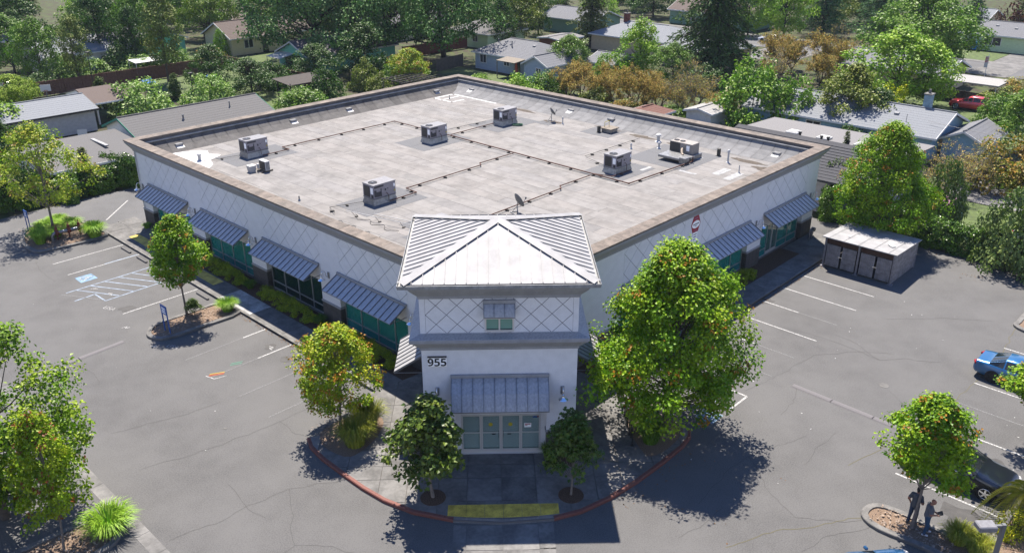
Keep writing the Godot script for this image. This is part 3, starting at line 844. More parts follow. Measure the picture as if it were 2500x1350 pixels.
func blocks(parent: Node, at: Transform3D, wide: float, high: float, cols: int, rows: int) -> void:   # facing blocks with recessed joints, x right, y up, z out
	var bw := wide / cols; var bh := high / rows
	for i in cols:
		for j in rows:
			var m := shared("block%.3f_%.3f" % [bw, bh], func():
				var q := mb()
				q.cbox(Vector3(0, 0, 0), Vector3(bw - 0.012, bh - 0.012, 0.06), 0.006)
				return q.mesh())
			var o := obj("facing_block", m, M.block if rng.randf() < 0.6 else M.block_b, parent)
			o.transform = at * Transform3D(Basis(), Vector3((i + 0.5) * bw, (j + 0.5) * bh, 0.03))

func awning(parent: Node, at: Transform3D, wide: float, drop: float, out: float, panels: int, called := "awning", m: Material = null, curve := false, rail := true) -> void:   # x along the wall, y up from the bottom edge, z out from the wall; origin at the left end of the wall, height of the top edge
	var aw := part(called, parent)
	if m == null: m = M.awning_metal
	var prof := [[0.0, 0.0], [out, -drop]]
	if curve: prof = [[0.0, 0.0], [out * 0.30, -drop * 0.16], [out * 0.62, -drop * 0.46], [out * 0.86, -drop * 0.78], [out, -drop]]
	var pw := wide / panels
	for i in panels:
		var s := mb(at)
		for k in prof.size() - 1:
			var p0 := Vector3(i * pw, prof[k][1], prof[k][0]); var p1 := Vector3(i * pw, prof[k + 1][1], prof[k + 1][0])
			var x := Vector3(pw - 0.004, 0, 0)
			var th := Vector3(0, -0.012, 0)
			s.quad(p1, p1 + x, p0 + x, p0)
			s.quad(p0 + th, p0 + x + th, p1 + x + th, p1 + th)
			if k == prof.size() - 2: s.quad(p1 + th, p1 + x + th, p1 + x, p1)
		obj("metal_panel", s, m, aw)
	var s := mb(at)
	for i in panels + 1:
		var x := clampf(i * pw, 0.012, wide - 0.012)
		for k in prof.size() - 1:
			var p0 := Vector3(x, prof[k][1] + 0.018, prof[k][0]); var p1 := Vector3(x, prof[k + 1][1] + 0.018, prof[k + 1][0] + 0.005)
			var d := (p1 - p0)
			s.box((p0 + p1) * 0.5, Vector3(0.022, 0.045, d.length()), Basis.looking_at(-d.normalized(), UP))
	obj("standing_seams", s, M.seam_metal, aw)
	s = mb(at)
	s.cbox(Vector3(wide / 2, 0.03, 0.06), Vector3(wide + 0.04, 0.16, 0.12), 0.015)   # flashing where it meets the wall
	obj("flashing", s, M.trim, aw)
	s = mb(at)
	s.box(Vector3(wide / 2, -drop - 0.03, out - 0.03), Vector3(wide, 0.05, 0.05))
	if rail:
		for x in [0.025, wide - 0.025]:
			s.tube([Vector3(x, -drop - 0.03, 0.02), Vector3(x, -drop - 0.03, out - 0.03)], 0.022, 6)
			var d0 := Vector3(x, -0.03, 0.03); var d1 := Vector3(x, -drop - 0.02, out - 0.02)
			s.box((d0 + d1) * 0.5, Vector3(0.045, 0.06, d0.distance_to(d1)), Basis.looking_at((d0 - d1).normalized(), UP))
	obj("frame", s, M.seam_metal, aw)

func window_bay(parent: Node, at: Transform3D, wide: float, y0: float, y1: float, cols: int, glass: Material, low := 0.55, door := -1) -> void:   # aluminium shopfront: x right, y up, z out
	var w := part("shop_window", parent)
	var s := mb(at)
	var f := 0.06
	for i in cols + 1: s.box(Vector3(clampf(i * wide / cols, f / 2, wide - f / 2), (y0 + y1) / 2, 0), Vector3(f, y1 - y0, 0.1))
	for y in [y0 + f / 2, y1 - f / 2, y0 + low]:
		for i in cols:
			if door == i and y > y0 + 0.1 and y < y1 - 0.1: continue
			s.box(Vector3((i + 0.5) * wide / cols, y, 0), Vector3(wide / cols - f, f, 0.096))
	obj("frame", s, M.frame, w)
	for i in cols:
		var x0 := i * wide / cols + f * 0.5; var x1 := (i + 1) * wide / cols - f * 0.5
		if door == i:
			s = mb(at); s.box(Vector3((x0 + x1) / 2, (y0 + y1) / 2, 0.0), Vector3(x1 - x0, y1 - y0, 0.012)); obj("door_glass", s, M.glass_clear, w)
			s = mb(at); s.box(Vector3((x0 + x1) / 2, (y0 + y1) / 2, 0.0), Vector3(0.08, y1 - y0, 0.08)); s.box(Vector3((x0 + x1) / 2, y0 + 0.12, 0), Vector3(x1 - x0, 0.2, 0.07)); obj("door_frame", s, M.frame_pale, w)
			s = mb(at); s.tube([Vector3((x0 + x1) / 2 + 0.1, y0 + 0.9, 0.05), Vector3((x0 + x1) / 2 + 0.1, y0 + 0.9, 0.1), Vector3((x0 + x1) / 2 + 0.1, y0 + 1.2, 0.1), Vector3((x0 + x1) / 2 + 0.1, y0 + 1.2, 0.05)], 0.015, 6); obj("door_handle", s, M.chrome, w)
			continue
		s = mb(at); s.box(Vector3((x0 + x1) / 2, (y0 + low + y1) / 2, 0), Vector3(x1 - x0, y1 - y0 - low - f, 0.014)); obj("pane", s, glass, w)
		s = mb(at); s.box(Vector3((x0 + x1) / 2, y0 + low / 2 + f / 4, 0), Vector3(x1 - x0, low - f, 0.014)); obj("pane", s, M.spandrel if glass == M.glass_teal else glass, w)

func build_shop() -> void:
	shop = thing("commercial_building", "single storey pale grey stucco shop building with flat roof and a metal roofed corner tower", "building", Vector3.ZERO, PI / 4)
	var s: MB
	# carcass behind the facing: floor, back walls, deck
	s = mb(); s.span(P(0.9, 0.9, 0.02), P(LA - 0.5, LB - 0.5, 0.14)); obj("floor", s, M.interior, shop)
	s = mb(); s.span(P(0.86, 0.86, DECK - 0.35), P(LA - 0.86, LB - 0.86, DECK - 0.012)); obj("roof_deck", s, M.roof_seam, shop)
	s = mb()
	s.span(P(LA - OUT, OUT, 0.0), P(LA - 0.87, LB - OUT, 6.2)); s.span(P(0.87, LB - OUT, 0.0), P(LA - 0.87, LB - 0.87, 6.2))
	obj("back_wall", s, M.stucco, shop)
	s = mb()
	s.span(P(6.0, 4.5, 0.15), P(LA - 1, 4.6, DECK - 0.4)); s.span(P(4.5, 6.0, 0.15), P(4.6, LB - 1, DECK - 0.4))
	obj("partition", s, M.interior, shop)
	# front walls: side 0 is the left front (face b = OUT), side 1 the right front (face a = OUT)
	for side in 2:
		var bays: Array = BAYS_L if side == 0 else BAYS_R
		var far := (LA if side == 0 else LB) - OUT
		# «at»: x runs to the right as one faces the wall from outside, y up, z out of the wall
		var X := func(p: float): return far - p if side == 0 else p   # metres along the wall -> x
		var at: Transform3D
		if side == 0: at = Transform3D(Basis(P(-1, 0), UP, P(0, -1)), P(far, OUT))
		else: at = Transform3D(Basis(P(0, 1), UP, P(-1, 0)), P(OUT, 0))
		var BX := func(m: MB, p0: float, p1: float, y0: float, y1: float, z0: float, z1: float): m.box(at * Vector3((X.call(p0) + X.call(p1)) / 2, (y0 + y1) / 2, (z0 + z1) / 2), Vector3(absf(p1 - p0), y1 - y0, absf(z1 - z0)), at.basis)
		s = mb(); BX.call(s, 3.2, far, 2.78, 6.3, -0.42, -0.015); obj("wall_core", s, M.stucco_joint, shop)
		# plain pilasters between the fields, lozenges above the bays
		var edges := []
		for b in bays: edges.append([b[0] - 0.1, b[1] - 0.22] if side == 0 else [b[0] + 0.1, b[1] - 0.1])
		var prev := 3.2
		for e in edges:
			s = mb(); BX.call(s, prev, e[0] - 0.012, 2.78, 6.12, -0.014, 0.0); obj("stucco_panel", s, M.stucco, shop)
			var x0: float = minf(X.call(e[0]), X.call(e[1]))
			diamonds(shop, Rect2(x0, 3.6, e[1] - e[0], 2.52), (e[1] - e[0]) / 5.0, 1.2, at.translated_local(Vector3(0, 0, -0.015)), 0.015, Vector2(0, 0.3))
			s = mb(); BX.call(s, e[0], e[1], 2.78, 3.59, -0.014, 0.0); obj("stucco_panel", s, M.stucco, shop)
			prev = e[1] + 0.012
		s = mb(); BX.call(s, prev, far, 2.78, 6.12, -0.014, 0.0); obj("stucco_panel", s, M.stucco, shop)
		# piers below, with block facing and a cap
		var piers := []
		prev = 3.2
		for b in bays:
			piers.append([prev, b[0]])
			prev = b[1]
		piers.append([prev, far])
		for q in piers:
			var w: float = q[1] - q[0]
			s = mb(); BX.call(s, q[0], q[1], 1.5, 2.78, -0.62, 0.0); BX.call(s, q[0] + 0.03, q[1] - 0.03, 0.0, 1.36, -0.62, -0.04); obj("pier", s, M.stucco, shop)
			s = mb()
			s.cbox(at * Vector3((X.call(q[0]) + X.call(q[1])) / 2, 1.43, -0.27), Vector3(w + 0.1, 0.14, 0.68), 0.025, at.basis)
			obj("pier_cap", s, M.trim, shop)
			var base := part("pier_base", shop)
			s = mb(); BX.call(s, q[0] + 0.012, q[1] - 0.012, 0.0, 1.355, -0.6, -0.012); obj("mortar", s, M.block_joint, base)
			blocks(base, at.translated_local(Vector3(minf(X.call(q[0]), X.call(q[1])), 0.0, -0.02)), w, 1.36, maxi(2, int(round(w / 0.46))), 4)
			for e in 2:   # the returns into the bays
				var xx: float = minf(X.call(q[0]), X.call(q[1])) if e == 0 else maxf(X.call(q[0]), X.call(q[1]))
				var r := Transform3D(at.basis * Basis(UP, -PI / 2 if e == 0 else PI / 2), at * Vector3(xx, 0, -0.60 if e == 0 else 0.0))
				blocks(base, r.translated_local(Vector3(0, 0, -0.045)), 0.58, 1.36, 1, 4)
		# windows set back in the bays
		for i in bays.size():
			var b: Array = bays[i]
			var door := -1
			if side == 0 and i == 3: door = 2
			if side == 1 and i == 2: door = 1
			var wide: float = b[1] - b[0]
			var x0: float = minf(X.call(b[0]), X.call(b[1]))
			window_bay(shop, at.translated_local(Vector3(x0, 0, -0.36)), wide, 0.16, 2.78, 4, M.glass_dark if side == 0 and i == 1 else M.glass_teal, 0.55, door)
			s = mb(); BX.call(s, b[0], b[1], 2.70, 2.779, -0.62, -0.01); obj("soffit", s, M.stucco, shop)
			s = mb(); BX.call(s, b[0], b[1], 0.03, 0.158, -0.5, -0.2); obj("sill", s, M.kerb, shop)
			# the awning over the bay
			awning(shop, at.translated_local(Vector3(x0, 3.75, 0.0)), wide, 0.68, 1.2, 13)
	# cornice swept round the four walls, mitred
	var prof := [[0.0, 6.06], [0.05, 6.06], [0.05, 6.17], [0.09, 6.20], [0.13, 6.27], [0.20, 6.37], [0.30, 6.50], [0.38, 6.62], [0.385, 6.66], [0.42, 6.67], [0.42, 6.815]]
	var ring := func(o: float, y: float): return [P(OUT - o, OUT - o, y), P(OUT - o, LB - OUT + o, y), P(LA - OUT + o, LB - OUT + o, y), P(LA - OUT + o, OUT - o, y)]
	s = mb()
	for k in prof.size() - 1:
		var q0: Array = ring.call(prof[k][0], prof[k][1]); var q1: Array = ring.call(prof[k + 1][0], prof[k + 1][1])
		for i in 4:
			var j := (i + 1) % 4
			s.quad(q0[i], q0[j], q1[j], q1[i])
	obj("cornice", s, M.trim, shop)
	# parapet core and inner faces
	s = mb()
	for q in [[P(OUT + 0.02, OUT, 6.13), P(0.85, LB - OUT, TOP - 0.1)], [P(LA - 0.85, OUT, 6.13), P(LA - OUT - 0.02, LB - OUT, TOP - 0.1)], [P(0.85, OUT + 0.02, 6.13), P(LA - 0.85, 0.85, TOP - 0.1)], [P(0.85, LB - 0.85, 6.13), P(LA - 0.85, LB - OUT - 0.02, TOP - 0.1)]]: s.span(q[0], q[1])
	obj("parapet", s, M.stucco, shop)
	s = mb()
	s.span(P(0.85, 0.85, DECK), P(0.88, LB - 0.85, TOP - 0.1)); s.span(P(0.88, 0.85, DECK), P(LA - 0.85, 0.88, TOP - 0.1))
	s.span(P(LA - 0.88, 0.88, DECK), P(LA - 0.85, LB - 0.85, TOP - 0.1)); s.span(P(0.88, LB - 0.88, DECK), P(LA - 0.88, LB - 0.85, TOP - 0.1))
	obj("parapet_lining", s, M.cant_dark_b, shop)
	# coping in lengths
	for e in 4:
		var alongA := e % 2 == 0
		var total := LA if alongA else LB
		for p in steps(0.0 if alongA else 0.87, total if alongA else total - 0.87, 1.26).slice(0, -1):
			var q := minf(p + 1.26, total if alongA else total - 0.87)
			if (total if alongA else total - 0.87) - q < 0.3: q = total if alongA else total - 0.87
			s = mb()
			var lo: Vector3; var hi: Vector3
			match e:
				0: lo = P(p, 0.0, 0); hi = P(q, 0.87, 0)
				1: lo = P(0.0, p, 0); hi = P(0.87, q, 0)
				2: lo = P(p, LB - 0.87, 0); hi = P(q, LB, 0)
				3: lo = P(LA - 0.87, p, 0); hi = P(LA, q, 0)
			var sz := (hi - lo).abs()
			s.cbox((lo + hi) * 0.5 + UP * (TOP - 0.055), Vector3(sz.x - 0.006, 0.11, sz.z - 0.006), 0.012)
			obj("coping_stone", s, M["coping%d" % [0, 0, 1, 2][rng.randi() % 4]], shop)
	# roofing sheets: laid along a, each roll one metre wide
	var deck := part("roof_covering", shop)
	var row := 0
	var b := 0.92
	while b < 32.4:
		var b1 := minf(b + 1.0, 32.6)
		var a := 0.92 - rng.randf_range(0.0, 5.0)
		while a < 38.2:
			var l := rng.randf_range(6.0, 9.8)
			var a0 := maxf(a, 0.92); var a1 := minf(a + l, 38.25)
			if a1 - a0 > 0.3:
				s = mb()
				var y := DECK + rng.randf_range(0.0, 0.006)
				s.span(P(a0 + 0.007, b + 0.007, DECK - 0.01), P(a1 - 0.007, b1 - 0.007, y))
				obj("roofing_sheet", s, M["roof_sheet%d" % (rng.randi() % 6)], deck)
			a += l
		b += 1.0
		row += 1
	# sloping sheets up to the two rear parapets
	var pL := [[LA - 0.89, 6.56], [LA - 1.08, 6.31], [LA - 1.43, 6.05], [37.95, DECK + 0.012]]
	var pR := [[LB - 0.89, 6.60], [LB - 1.08, 6.35], [LB - 1.43, 6.10], [LB - 2.05, 5.88], [32.15, DECK + 0.012]]
	var cant := part("rear_slope", shop)
	for bb in steps(0.9, LB - 0.9, 1.0).slice(0, -1):
		s = mb()
		var q := minf(bb + 0.965, LB - 0.9)
		for k in pL.size() - 1: s.quad(P(pL[k + 1][0], bb, pL[k + 1][1]), P(pL[k + 1][0], q, pL[k + 1][1]), P(pL[k][0], q, pL[k][1]), P(pL[k][0], bb, pL[k][1]))
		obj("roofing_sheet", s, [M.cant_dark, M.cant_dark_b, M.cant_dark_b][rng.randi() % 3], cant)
	for aa in steps(0.9, LA - 0.9, 1.0).slice(0, -1):
		s = mb()
		var q := minf(aa + 0.97, LA - 0.9)
		for k in pR.size() - 1: s.quad(P(aa, pR[k + 1][0], pR[k + 1][1]), P(aa, pR[k][0], pR[k][1]), P(q, pR[k][0], pR[k][1]), P(q, pR[k + 1][0], pR[k + 1][1]))
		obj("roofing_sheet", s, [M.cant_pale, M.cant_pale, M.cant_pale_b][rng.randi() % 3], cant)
	s = mb()
	s.quad(P(37.9, 0.9, DECK - 0.01), P(37.9, LB - 0.9, DECK - 0.01), P(LA - 0.87, LB - 0.9, 6.25), P(LA - 0.87, 0.9, 6.25))
	s.quad(P(0.9, 32.1, DECK - 0.02), P(0.9, LB - 2.05, 5.865), P(LA - 0.9, LB - 2.05, 5.865), P(LA - 0.9, 32.1, DECK - 0.02)); s.quad(P(0.9, LB - 2.05, 5.865), P(0.9, LB - 0.87, 6.3), P(LA - 0.9, LB - 0.87, 6.3), P(LA - 0.9, LB - 2.05, 5.865))
	obj("slope_underlay", s, M.roof_seam, cant)
	s = mb()
	s.cbox(P((LA) / 2, LB - 0.93, 6.62), Vector3(0.1, 0.12, LA - 1.8), 0.03); s.cbox(P(LA - 0.93, LB / 2, 6.60), Vector3(LB - 1.8, 0.12, 0.1), 0.03)
	obj("flashing", s, M.flashing, cant)
	# hooded vents in the slopes
	for q in [[38.75, 3.68, 0], [38.75, 14.1, 0], [38.75, 20.0, 0], [38.6, 30.6, 0], [36.6, 33.6, 1], [23.65, 33.6, 1], [18.95, 33.3, 1], [3.4, 33.5, 1]]:
		var y := 6.0 if q[2] == 0 else 6.03
		s = mb()
		if q[2] == 0: s.cbox(P(q[0], q[1], y + 0.10), Vector3(0.62, 0.16, 0.42), 0.03)
		else: s.cbox(P(q[0], q[1], y + 0.05), Vector3(0.42, 0.16, 0.62), 0.03)
		var v := obj("slope_vent", s, M.galvanised, shop)
		s = mb()
		if q[2] == 0: s.quad(P(38.3, q[1] - 0.3, 5.885), P(38.3, q[1] + 0.3, 5.885), P(38.7, q[1] + 0.34, 6.062), P(38.7, q[1] - 0.34, 6.062))
		else: s.quad(P(q[0] - 0.26, 32.98, 5.895), P(q[0] - 0.33, 33.45, 6.045), P(q[0] + 0.33, 33.45, 6.045), P(q[0] + 0.26, 32.98, 5.895))
		obj("coating_patch", s, M.white_coat, v)
	# white coating, patches, stains (things laid on the sheets)
	var W2L := func(a: float, bb: float): return Vector2(bb, -a)
	var lay := func(pts: Array, m: Material, y: float, called: String, sm := true):
		var pl := PackedVector2Array()
		for q in pts: pl.append(Vector2(q[1], -q[0]))
		var t := mb(); t.flat(smooth_loop(pl, 3) if sm else pl, DECK + y); obj(called, t, m, shop)
	lay.call([[37.8, 1.2], [37.8, 3.4], [36.9, 4.9], [35.8, 4.6], [34.9, 5.1], [34.2, 3.9], [33.0, 3.4], [31.9, 2.2], [31.2, 1.0], [34.0, 0.95]], M.white_coat, 0.014, "coating_patch")
	for q in [[[37.7, 29.3], [37.7, 32.1], [37.45, 32.1], [37.45, 29.3]], [[37.7, 31.8], [31.6, 31.8], [31.6, 32.05], [37.7, 32.05]], [[36.6, 29.2], [36.6, 31.6], [36.4, 31.6], [36.4, 29.2]], [[37.7, 29.3], [35.0, 29.3], [35.0, 29.5], [37.7, 29.5]], [[35.2, 29.3], [35.2, 31.0], [35.0, 31.0], [35.0, 29.3]]]:
		lay.call(q, M.white_coat, 0.015, "coating_patch", false)
	for q in [[7.9, 29.4, 0.45, 0.35], [4.6, 27.6, 0.3, 0.9], [3.4, 27.2, 0.3, 1.0], [6.3, 25.8, 0.7, 0.15], [9.0, 24.5, 0.15, 0.6]]:
		lay.call([[q[0] - q[2], q[1] - q[3]], [q[0] - q[2], q[1] + q[3]], [q[0] + q[2], q[1] + q[3]], [q[0] + q[2], q[1] - q[3]]], M.flashing, 0.013, "coating_patch", false)
	for q in [[28.0, 31.6, 1.7, 0.32, 1], [23.0, 30.3, 1.0, 0.5, 2], [14.4, 31.5, 1.3, 0.4, 3], [11.0, 31.4, 0.8, 0.35, 4], [4.6, 31.2, 1.5, 0.4, 5], [2.6, 30.2, 1.0, 0.55, 6], [14.6, 2.3, 1.2, 0.55, 7], [12.9, 1.7, 0.9, 0.4, 8], [22.5, 1.5, 1.3, 0.3, 9], [17.9, 31.7, 1.6, 0.2, 10]]:
		var pts := []
		var g := RandomNumberGenerator.new(); g.seed = q[4]
		for k in 14: pts.append([q[0] + cos(TAU * k / 14) * q[2] * g.randf_range(0.6, 1.2), q[1] + sin(TAU * k / 14) * q[3] * g.randf_range(0.55, 1.2)])
		lay.call(pts, M.roof_stain, 0.0125, "roof_stain")
	# darker patches the machines stand on
	for q in [[15.7, 4.3, 19.0, 9.4], [31.1, 4.3, 34.5, 9.6], [8.5, 20.4, 12.0, 25.0], [6.6, 25.8, 11.8, 31.0], [24.0, 24.4, 27.6, 29.6], [24.2, 16.4, 27.8, 21.6], [8.0, 3.6, 11.5, 7.6], [16.2, 29.3, 19.2, 32.0], [22.4, 29.0, 24.0, 30.2], [11.8, 4.8, 13.2, 6.2]]:
		for k in 2:
			for l in 2:
				var a0: float = lerpf(q[0], q[2], k * 0.5); var a1: float = lerpf(q[0], q[2], k * 0.5 + 0.5); var b0: float = lerpf(q[1], q[3], l * 0.5); var b1: float = lerpf(q[1], q[3], l * 0.5 + 0.5)
				s = mb(); s.span(P(a0 + 0.01, b0 + 0.01, DECK), P(a1 - 0.01, b1 - 0.01, DECK + 0.0105)); obj("roof_patch", s, M.roof_patch, shop)
	build_tower()

func build_tower() -> void:
	var inv := Transform3D(Basis(UP, -PI / 4), Vector3.ZERO)   # the tower is square to the world's axes, the building is not
	var s: MB
	var H := 3.43
	var CZ := -0.35
	var Z := 3.08
	# walls: front with the recess of the doors, then sides and back
	s = mb(inv)
	s.span(Vector3(-H, 2.9, Z - 0.35), Vector3(H, 6.2, Z)); s.span(Vector3(-H, 1.5, Z - 0.35), Vector3(-2.05, 2.9, Z)); s.span(Vector3(2.1, 1.5, Z - 0.35), Vector3(H, 2.9, Z))
	s.span(Vector3(-H, 0.15, Z - 0.37), Vector3(-2.07, 1.5, Z - 0.05)); s.span(Vector3(2.12, 0.15, Z - 0.37), Vector3(H, 1.5, Z - 0.05))
	for x in [-1, 1]: s.box(Vector3(x * (H - 0.15), 3.2, CZ - 0.18), Vector3(0.3, 6.1, 6.5))
	s.span(Vector3(-H, 5.0, -3.78), Vector3(H, 8.4, -3.5))
	obj("tower_wall", s, M.stucco, shop)
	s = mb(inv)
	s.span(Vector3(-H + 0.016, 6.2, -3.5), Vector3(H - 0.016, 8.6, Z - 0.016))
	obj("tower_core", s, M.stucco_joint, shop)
	# lozenges on the upper storey
	for f in 4:
		var at := inv * Transform3D(Basis(UP, f * PI / 2), Vector3(0, 0, CZ)) * Transform3D(Basis(), Vector3(0, 0, H - 0.016))
		s = mb(at); s.box(Vector3(-H + 0.12, 7.5, 0.008), Vector3(0.24, 2.1, 0.0158)); s.box(Vector3(H - 0.12, 7.5, 0.008), Vector3(0.24, 2.1, 0.0158)); s.box(Vector3(0, 6.6, 0.008), Vector3(2 * H - 0.5, 0.13, 0.0158)); obj("stucco_panel", s, M.stucco, shop)
		if f == 2: continue
		diamonds(shop, Rect2(-H + 0.25, 6.68, 2 * H - 0.5, 1.9), (2 * H - 0.5) / 7.0, 0.9, at, 0.016, Vector2(0, 0.42), Rect2(-0.68, 6.7, 1.36, 1.1) if f == 0 else Rect2())
	s = mb(inv); s.span(Vector3(-0.68, 6.7, Z - 0.03), Vector3(0.68, 7.8, Z - 0.004)); obj("stucco_panel", s, M.stucco, shop)
	# window of the upper storey with its hood
	var win := part("upper_window", shop)
	s = mb(inv)
	for x in [-0.6, 0.0, 0.6]: s.box(Vector3(x, 7.08, Z + 0.01), Vector3(0.07, 0.66, 0.08))
	for y in [6.78, 7.38]: s.box(Vector3(0, y, Z + 0.01), Vector3(1.2, 0.07, 0.078))
	obj("frame", s, M.frame_pale, win)
	for x in [-0.3, 0.3]:
		s = mb(inv); s.box(Vector3(x, 7.08, Z + 0.0), Vector3(0.53, 0.53, 0.02)); obj("pane", s, M.glass_mint, win)
		s = mb(inv); s.box(Vector3(x, 6.85, Z + 0.014), Vector3(0.53, 0.03, 0.02)); obj("blind_rail", s, M.ink, win)
	awning(shop, inv * Transform3D(Basis(), Vector3(-0.68, 8.17, Z)), 1.36, 0.56, 0.42, 3, "window_hood", M.awning_worn, true, false)
	# the ledge half way and the cornice under the eaves
	var loop := func(o: float, y: float): return [Vector3(-H - o, y, Z + o), Vector3(H + o, y, Z + o), Vector3(H + o, y, CZ - H - o), Vector3(-H - o, y, CZ - H - o)]
	var sweep4 := func(prof: Array, called: String, m: Material):
		var t := mb(inv)
		for k in prof.size() - 1:
			var q0: Array = loop.call(prof[k][0], prof[k][1]); var q1: Array = loop.call(prof[k + 1][0], prof[k + 1][1])
			for i in 4:
				var j := (i + 1) % 4
				t.quad(q0[i], q0[j], q1[j], q1[i])
		obj(called, t, m, shop)
	sweep4.call([[0.0, 5.86], [0.06, 5.86], [0.06, 5.98], [0.11, 6.02], [0.17, 6.1], [0.27, 6.22], [0.36, 6.33], [0.40, 6.345], [0.40, 6.41], [0.47, 6.42], [0.47, 6.56]], "ledge", M.trim)
	sweep4.call([[0.47, 6.562], [0.46, 6.575], [-0.02, 6.66]], "ledge_top", M.awning_worn)
	sweep4.call([[0.0, 8.34], [0.05, 8.34], [0.05, 8.46], [0.10, 8.52], [0.2, 8.64], [0.33, 8.80], [0.43, 8.97], [0.45, 9.0], [0.45, 9.12], [0.60, 9.13]], "tower_cornice", M.trim)
	# hipped roof in standing seam metal: each sheet its own piece
	var roof := part("tower_roof", shop)
	var E := 4.1
	var apex := Vector3(0, 10.62, CZ)
	for f in 4:
		var rot := Basis(UP, f * PI / 2)
		var nn := 18
		for i in nn:
			var x0 := -E + 2 * E * i / nn; var x1 := -E + 2 * E * (i + 1) / nn
			var up := func(x: float, inn: float):   # point on the face; inn 0 at the eave, 1 at the apex
				return Vector3(0, 0, CZ) + rot * Vector3(x, 9.3 + (10.62 - 9.3) * inn, E * (1.0 - inn))
			var t0 := 1.0 - absf(x0) / E; var t1 := 1.0 - absf(x1) / E
			s = mb(inv)
			s.quad(up.call(x0 + 0.004, 0.0), up.call(x1 - 0.004, 0.0), up.call(x1 - 0.004, t1), up.call(x0 + 0.004, t0))
			var th := Vector3(0, -0.02, 0)
			s.quad(up.call(x0, 0.0) + th, up.call(x1, 0.0) + th, up.call(x1, 0.0), up.call(x0, 0.0))
			obj("metal_panel", s, M.metal_roof, roof)
		s = mb(inv)
		for i in range(1, nn):
			var x := -E + 2 * E * i / nn
			var t := 1.0 - absf(x) / E
			var a := Vector3(0, 0, CZ) + rot * Vector3(x, 9.31, E - 0.03); var b := Vector3(0, 0, CZ) + rot * Vector3(x, 9.31 + 1.32 * t, E * (1.0 - t))
			s.box((a + b) * 0.5 + UP * 0.015, Vector3(0.03, 0.06, a.distance_to(b)), Basis.looking_at((a - b).normalized(), UP))
		obj("standing_seams", s, M.metal_roof, roof)
		# hip cap
		s = mb(inv)
		var c := Vector3(0, 0, CZ) + rot * Vector3(-E, 9.3, E)
		var d := (apex - c)
		var sd := d.normalized().cross(UP).normalized()
		s.quad(c + UP * 0.05 - sd * 0.24 - UP * 0.02, c + UP * 0.11, apex + UP * 0.11, apex + UP * 0.05 - sd * 0.24 - UP * 0.02) 
		s.quad(c + UP * 0.11, c + UP * 0.03 + sd * 0.24, apex + UP * 0.03 + sd * 0.24, apex + UP * 0.11)
		obj("hip_cap", s, M.metal_roof, roof)
		# gutter
		s = mb(inv)
		var g0 := Vector3(0, 0, CZ) + rot * Vector3(-E - 0.12, 0, E + 0.06); var g1 := Vector3(0, 0, CZ) + rot * Vector3(E + 0.12, 0, E + 0.06)
		var o := rot * Vector3(0, 0, 1)
		s.sweep([[-0.02, 9.12], [0.06, 9.12], [0.085, 9.29], [0.06, 9.3], [0.04, 9.17], [-0.08, 9.17]], g0, g1, o)
		obj("gutter", s, M.flashing, roof)
	s = mb(inv); s.span(Vector3(-E + 0.05, 9.13, CZ - E + 0.05), Vector3(E - 0.05, 9.2, CZ + E - 0.05)); obj("eaves_board", s, M.trim, roof)
	# block base, caps
	for q in [[-H, -2.05], [2.1, H]]:
		var base := part("tower_base", shop)
		blocks(base, inv * Transform3D(Basis(), Vector3(q[0], 0.12, Z - 0.05)), q[1] - q[0], 1.34, 3, 4)
		s = mb(inv); s.cbox(Vector3((q[0] + q[1]) / 2, 1.53, Z - 0.18), Vector3(q[1] - q[0] + 0.1, 0.13, 0.46), 0.025); obj("base_cap", s, M.trim, base)
	# entrance: four leaves of glass with blinds behind
	s = mb(inv); s.span(Vector3(-2.05, 2.27, Z - 0.36), Vector3(2.1, 2.9, Z - 0.3)); s.span(Vector3(-2.05, 0.15, Z - 0.36), Vector3(-1.8, 2.27, Z - 0.3)); s.span(Vector3(1.86, 0.15, Z - 0.36), Vector3(2.1, 2.27, Z - 0.3)); obj("entrance_surround", s, M.stucco, shop)
	var dz := Z - 0.33
	for i in 4:
		var d := part("entrance_door" if i in [1, 2] else "entrance_sidelight", shop)
		var x0 := -1.79 + i * 0.9125; var x1 := x0 + 0.905
		s = mb(inv)
		for x in [x0 + 0.035, x1 - 0.035]: s.box(Vector3(x, 1.2, dz), Vector3(0.07, 2.1, 0.07))
		s.box(Vector3((x0 + x1) / 2, 2.22, dz), Vector3(0.905 - 0.14, 0.07, 0.066)); s.box(Vector3((x0 + x1) / 2, 1.28, dz), Vector3(0.905 - 0.14, 0.06, 0.066)); s.box(Vector3((x0 + x1) / 2, 0.27, dz), Vector3(0.905 - 0.14, 0.22, 0.066))
		obj("frame", s, M.frame_pale, d)
		for q in [[0.38, 1.25], [1.31, 2.185]]:
			s = mb(inv); s.box(Vector3((x0 + x1) / 2, (q[0] + q[1]) / 2, dz + 0.01), Vector3(0.765, q[1] - q[0], 0.01)); obj("pane", s, M.glass_clear, d)
		s = mb(inv)
		for k in 34: s.box(Vector3((x0 + x1) / 2, 0.42 + k * 0.052, dz - 0.07), Vector3(0.78, 0.004, 0.055), Basis(Vector3.RIGHT, 0.62))
		obj("blind", s, M.blind, d)
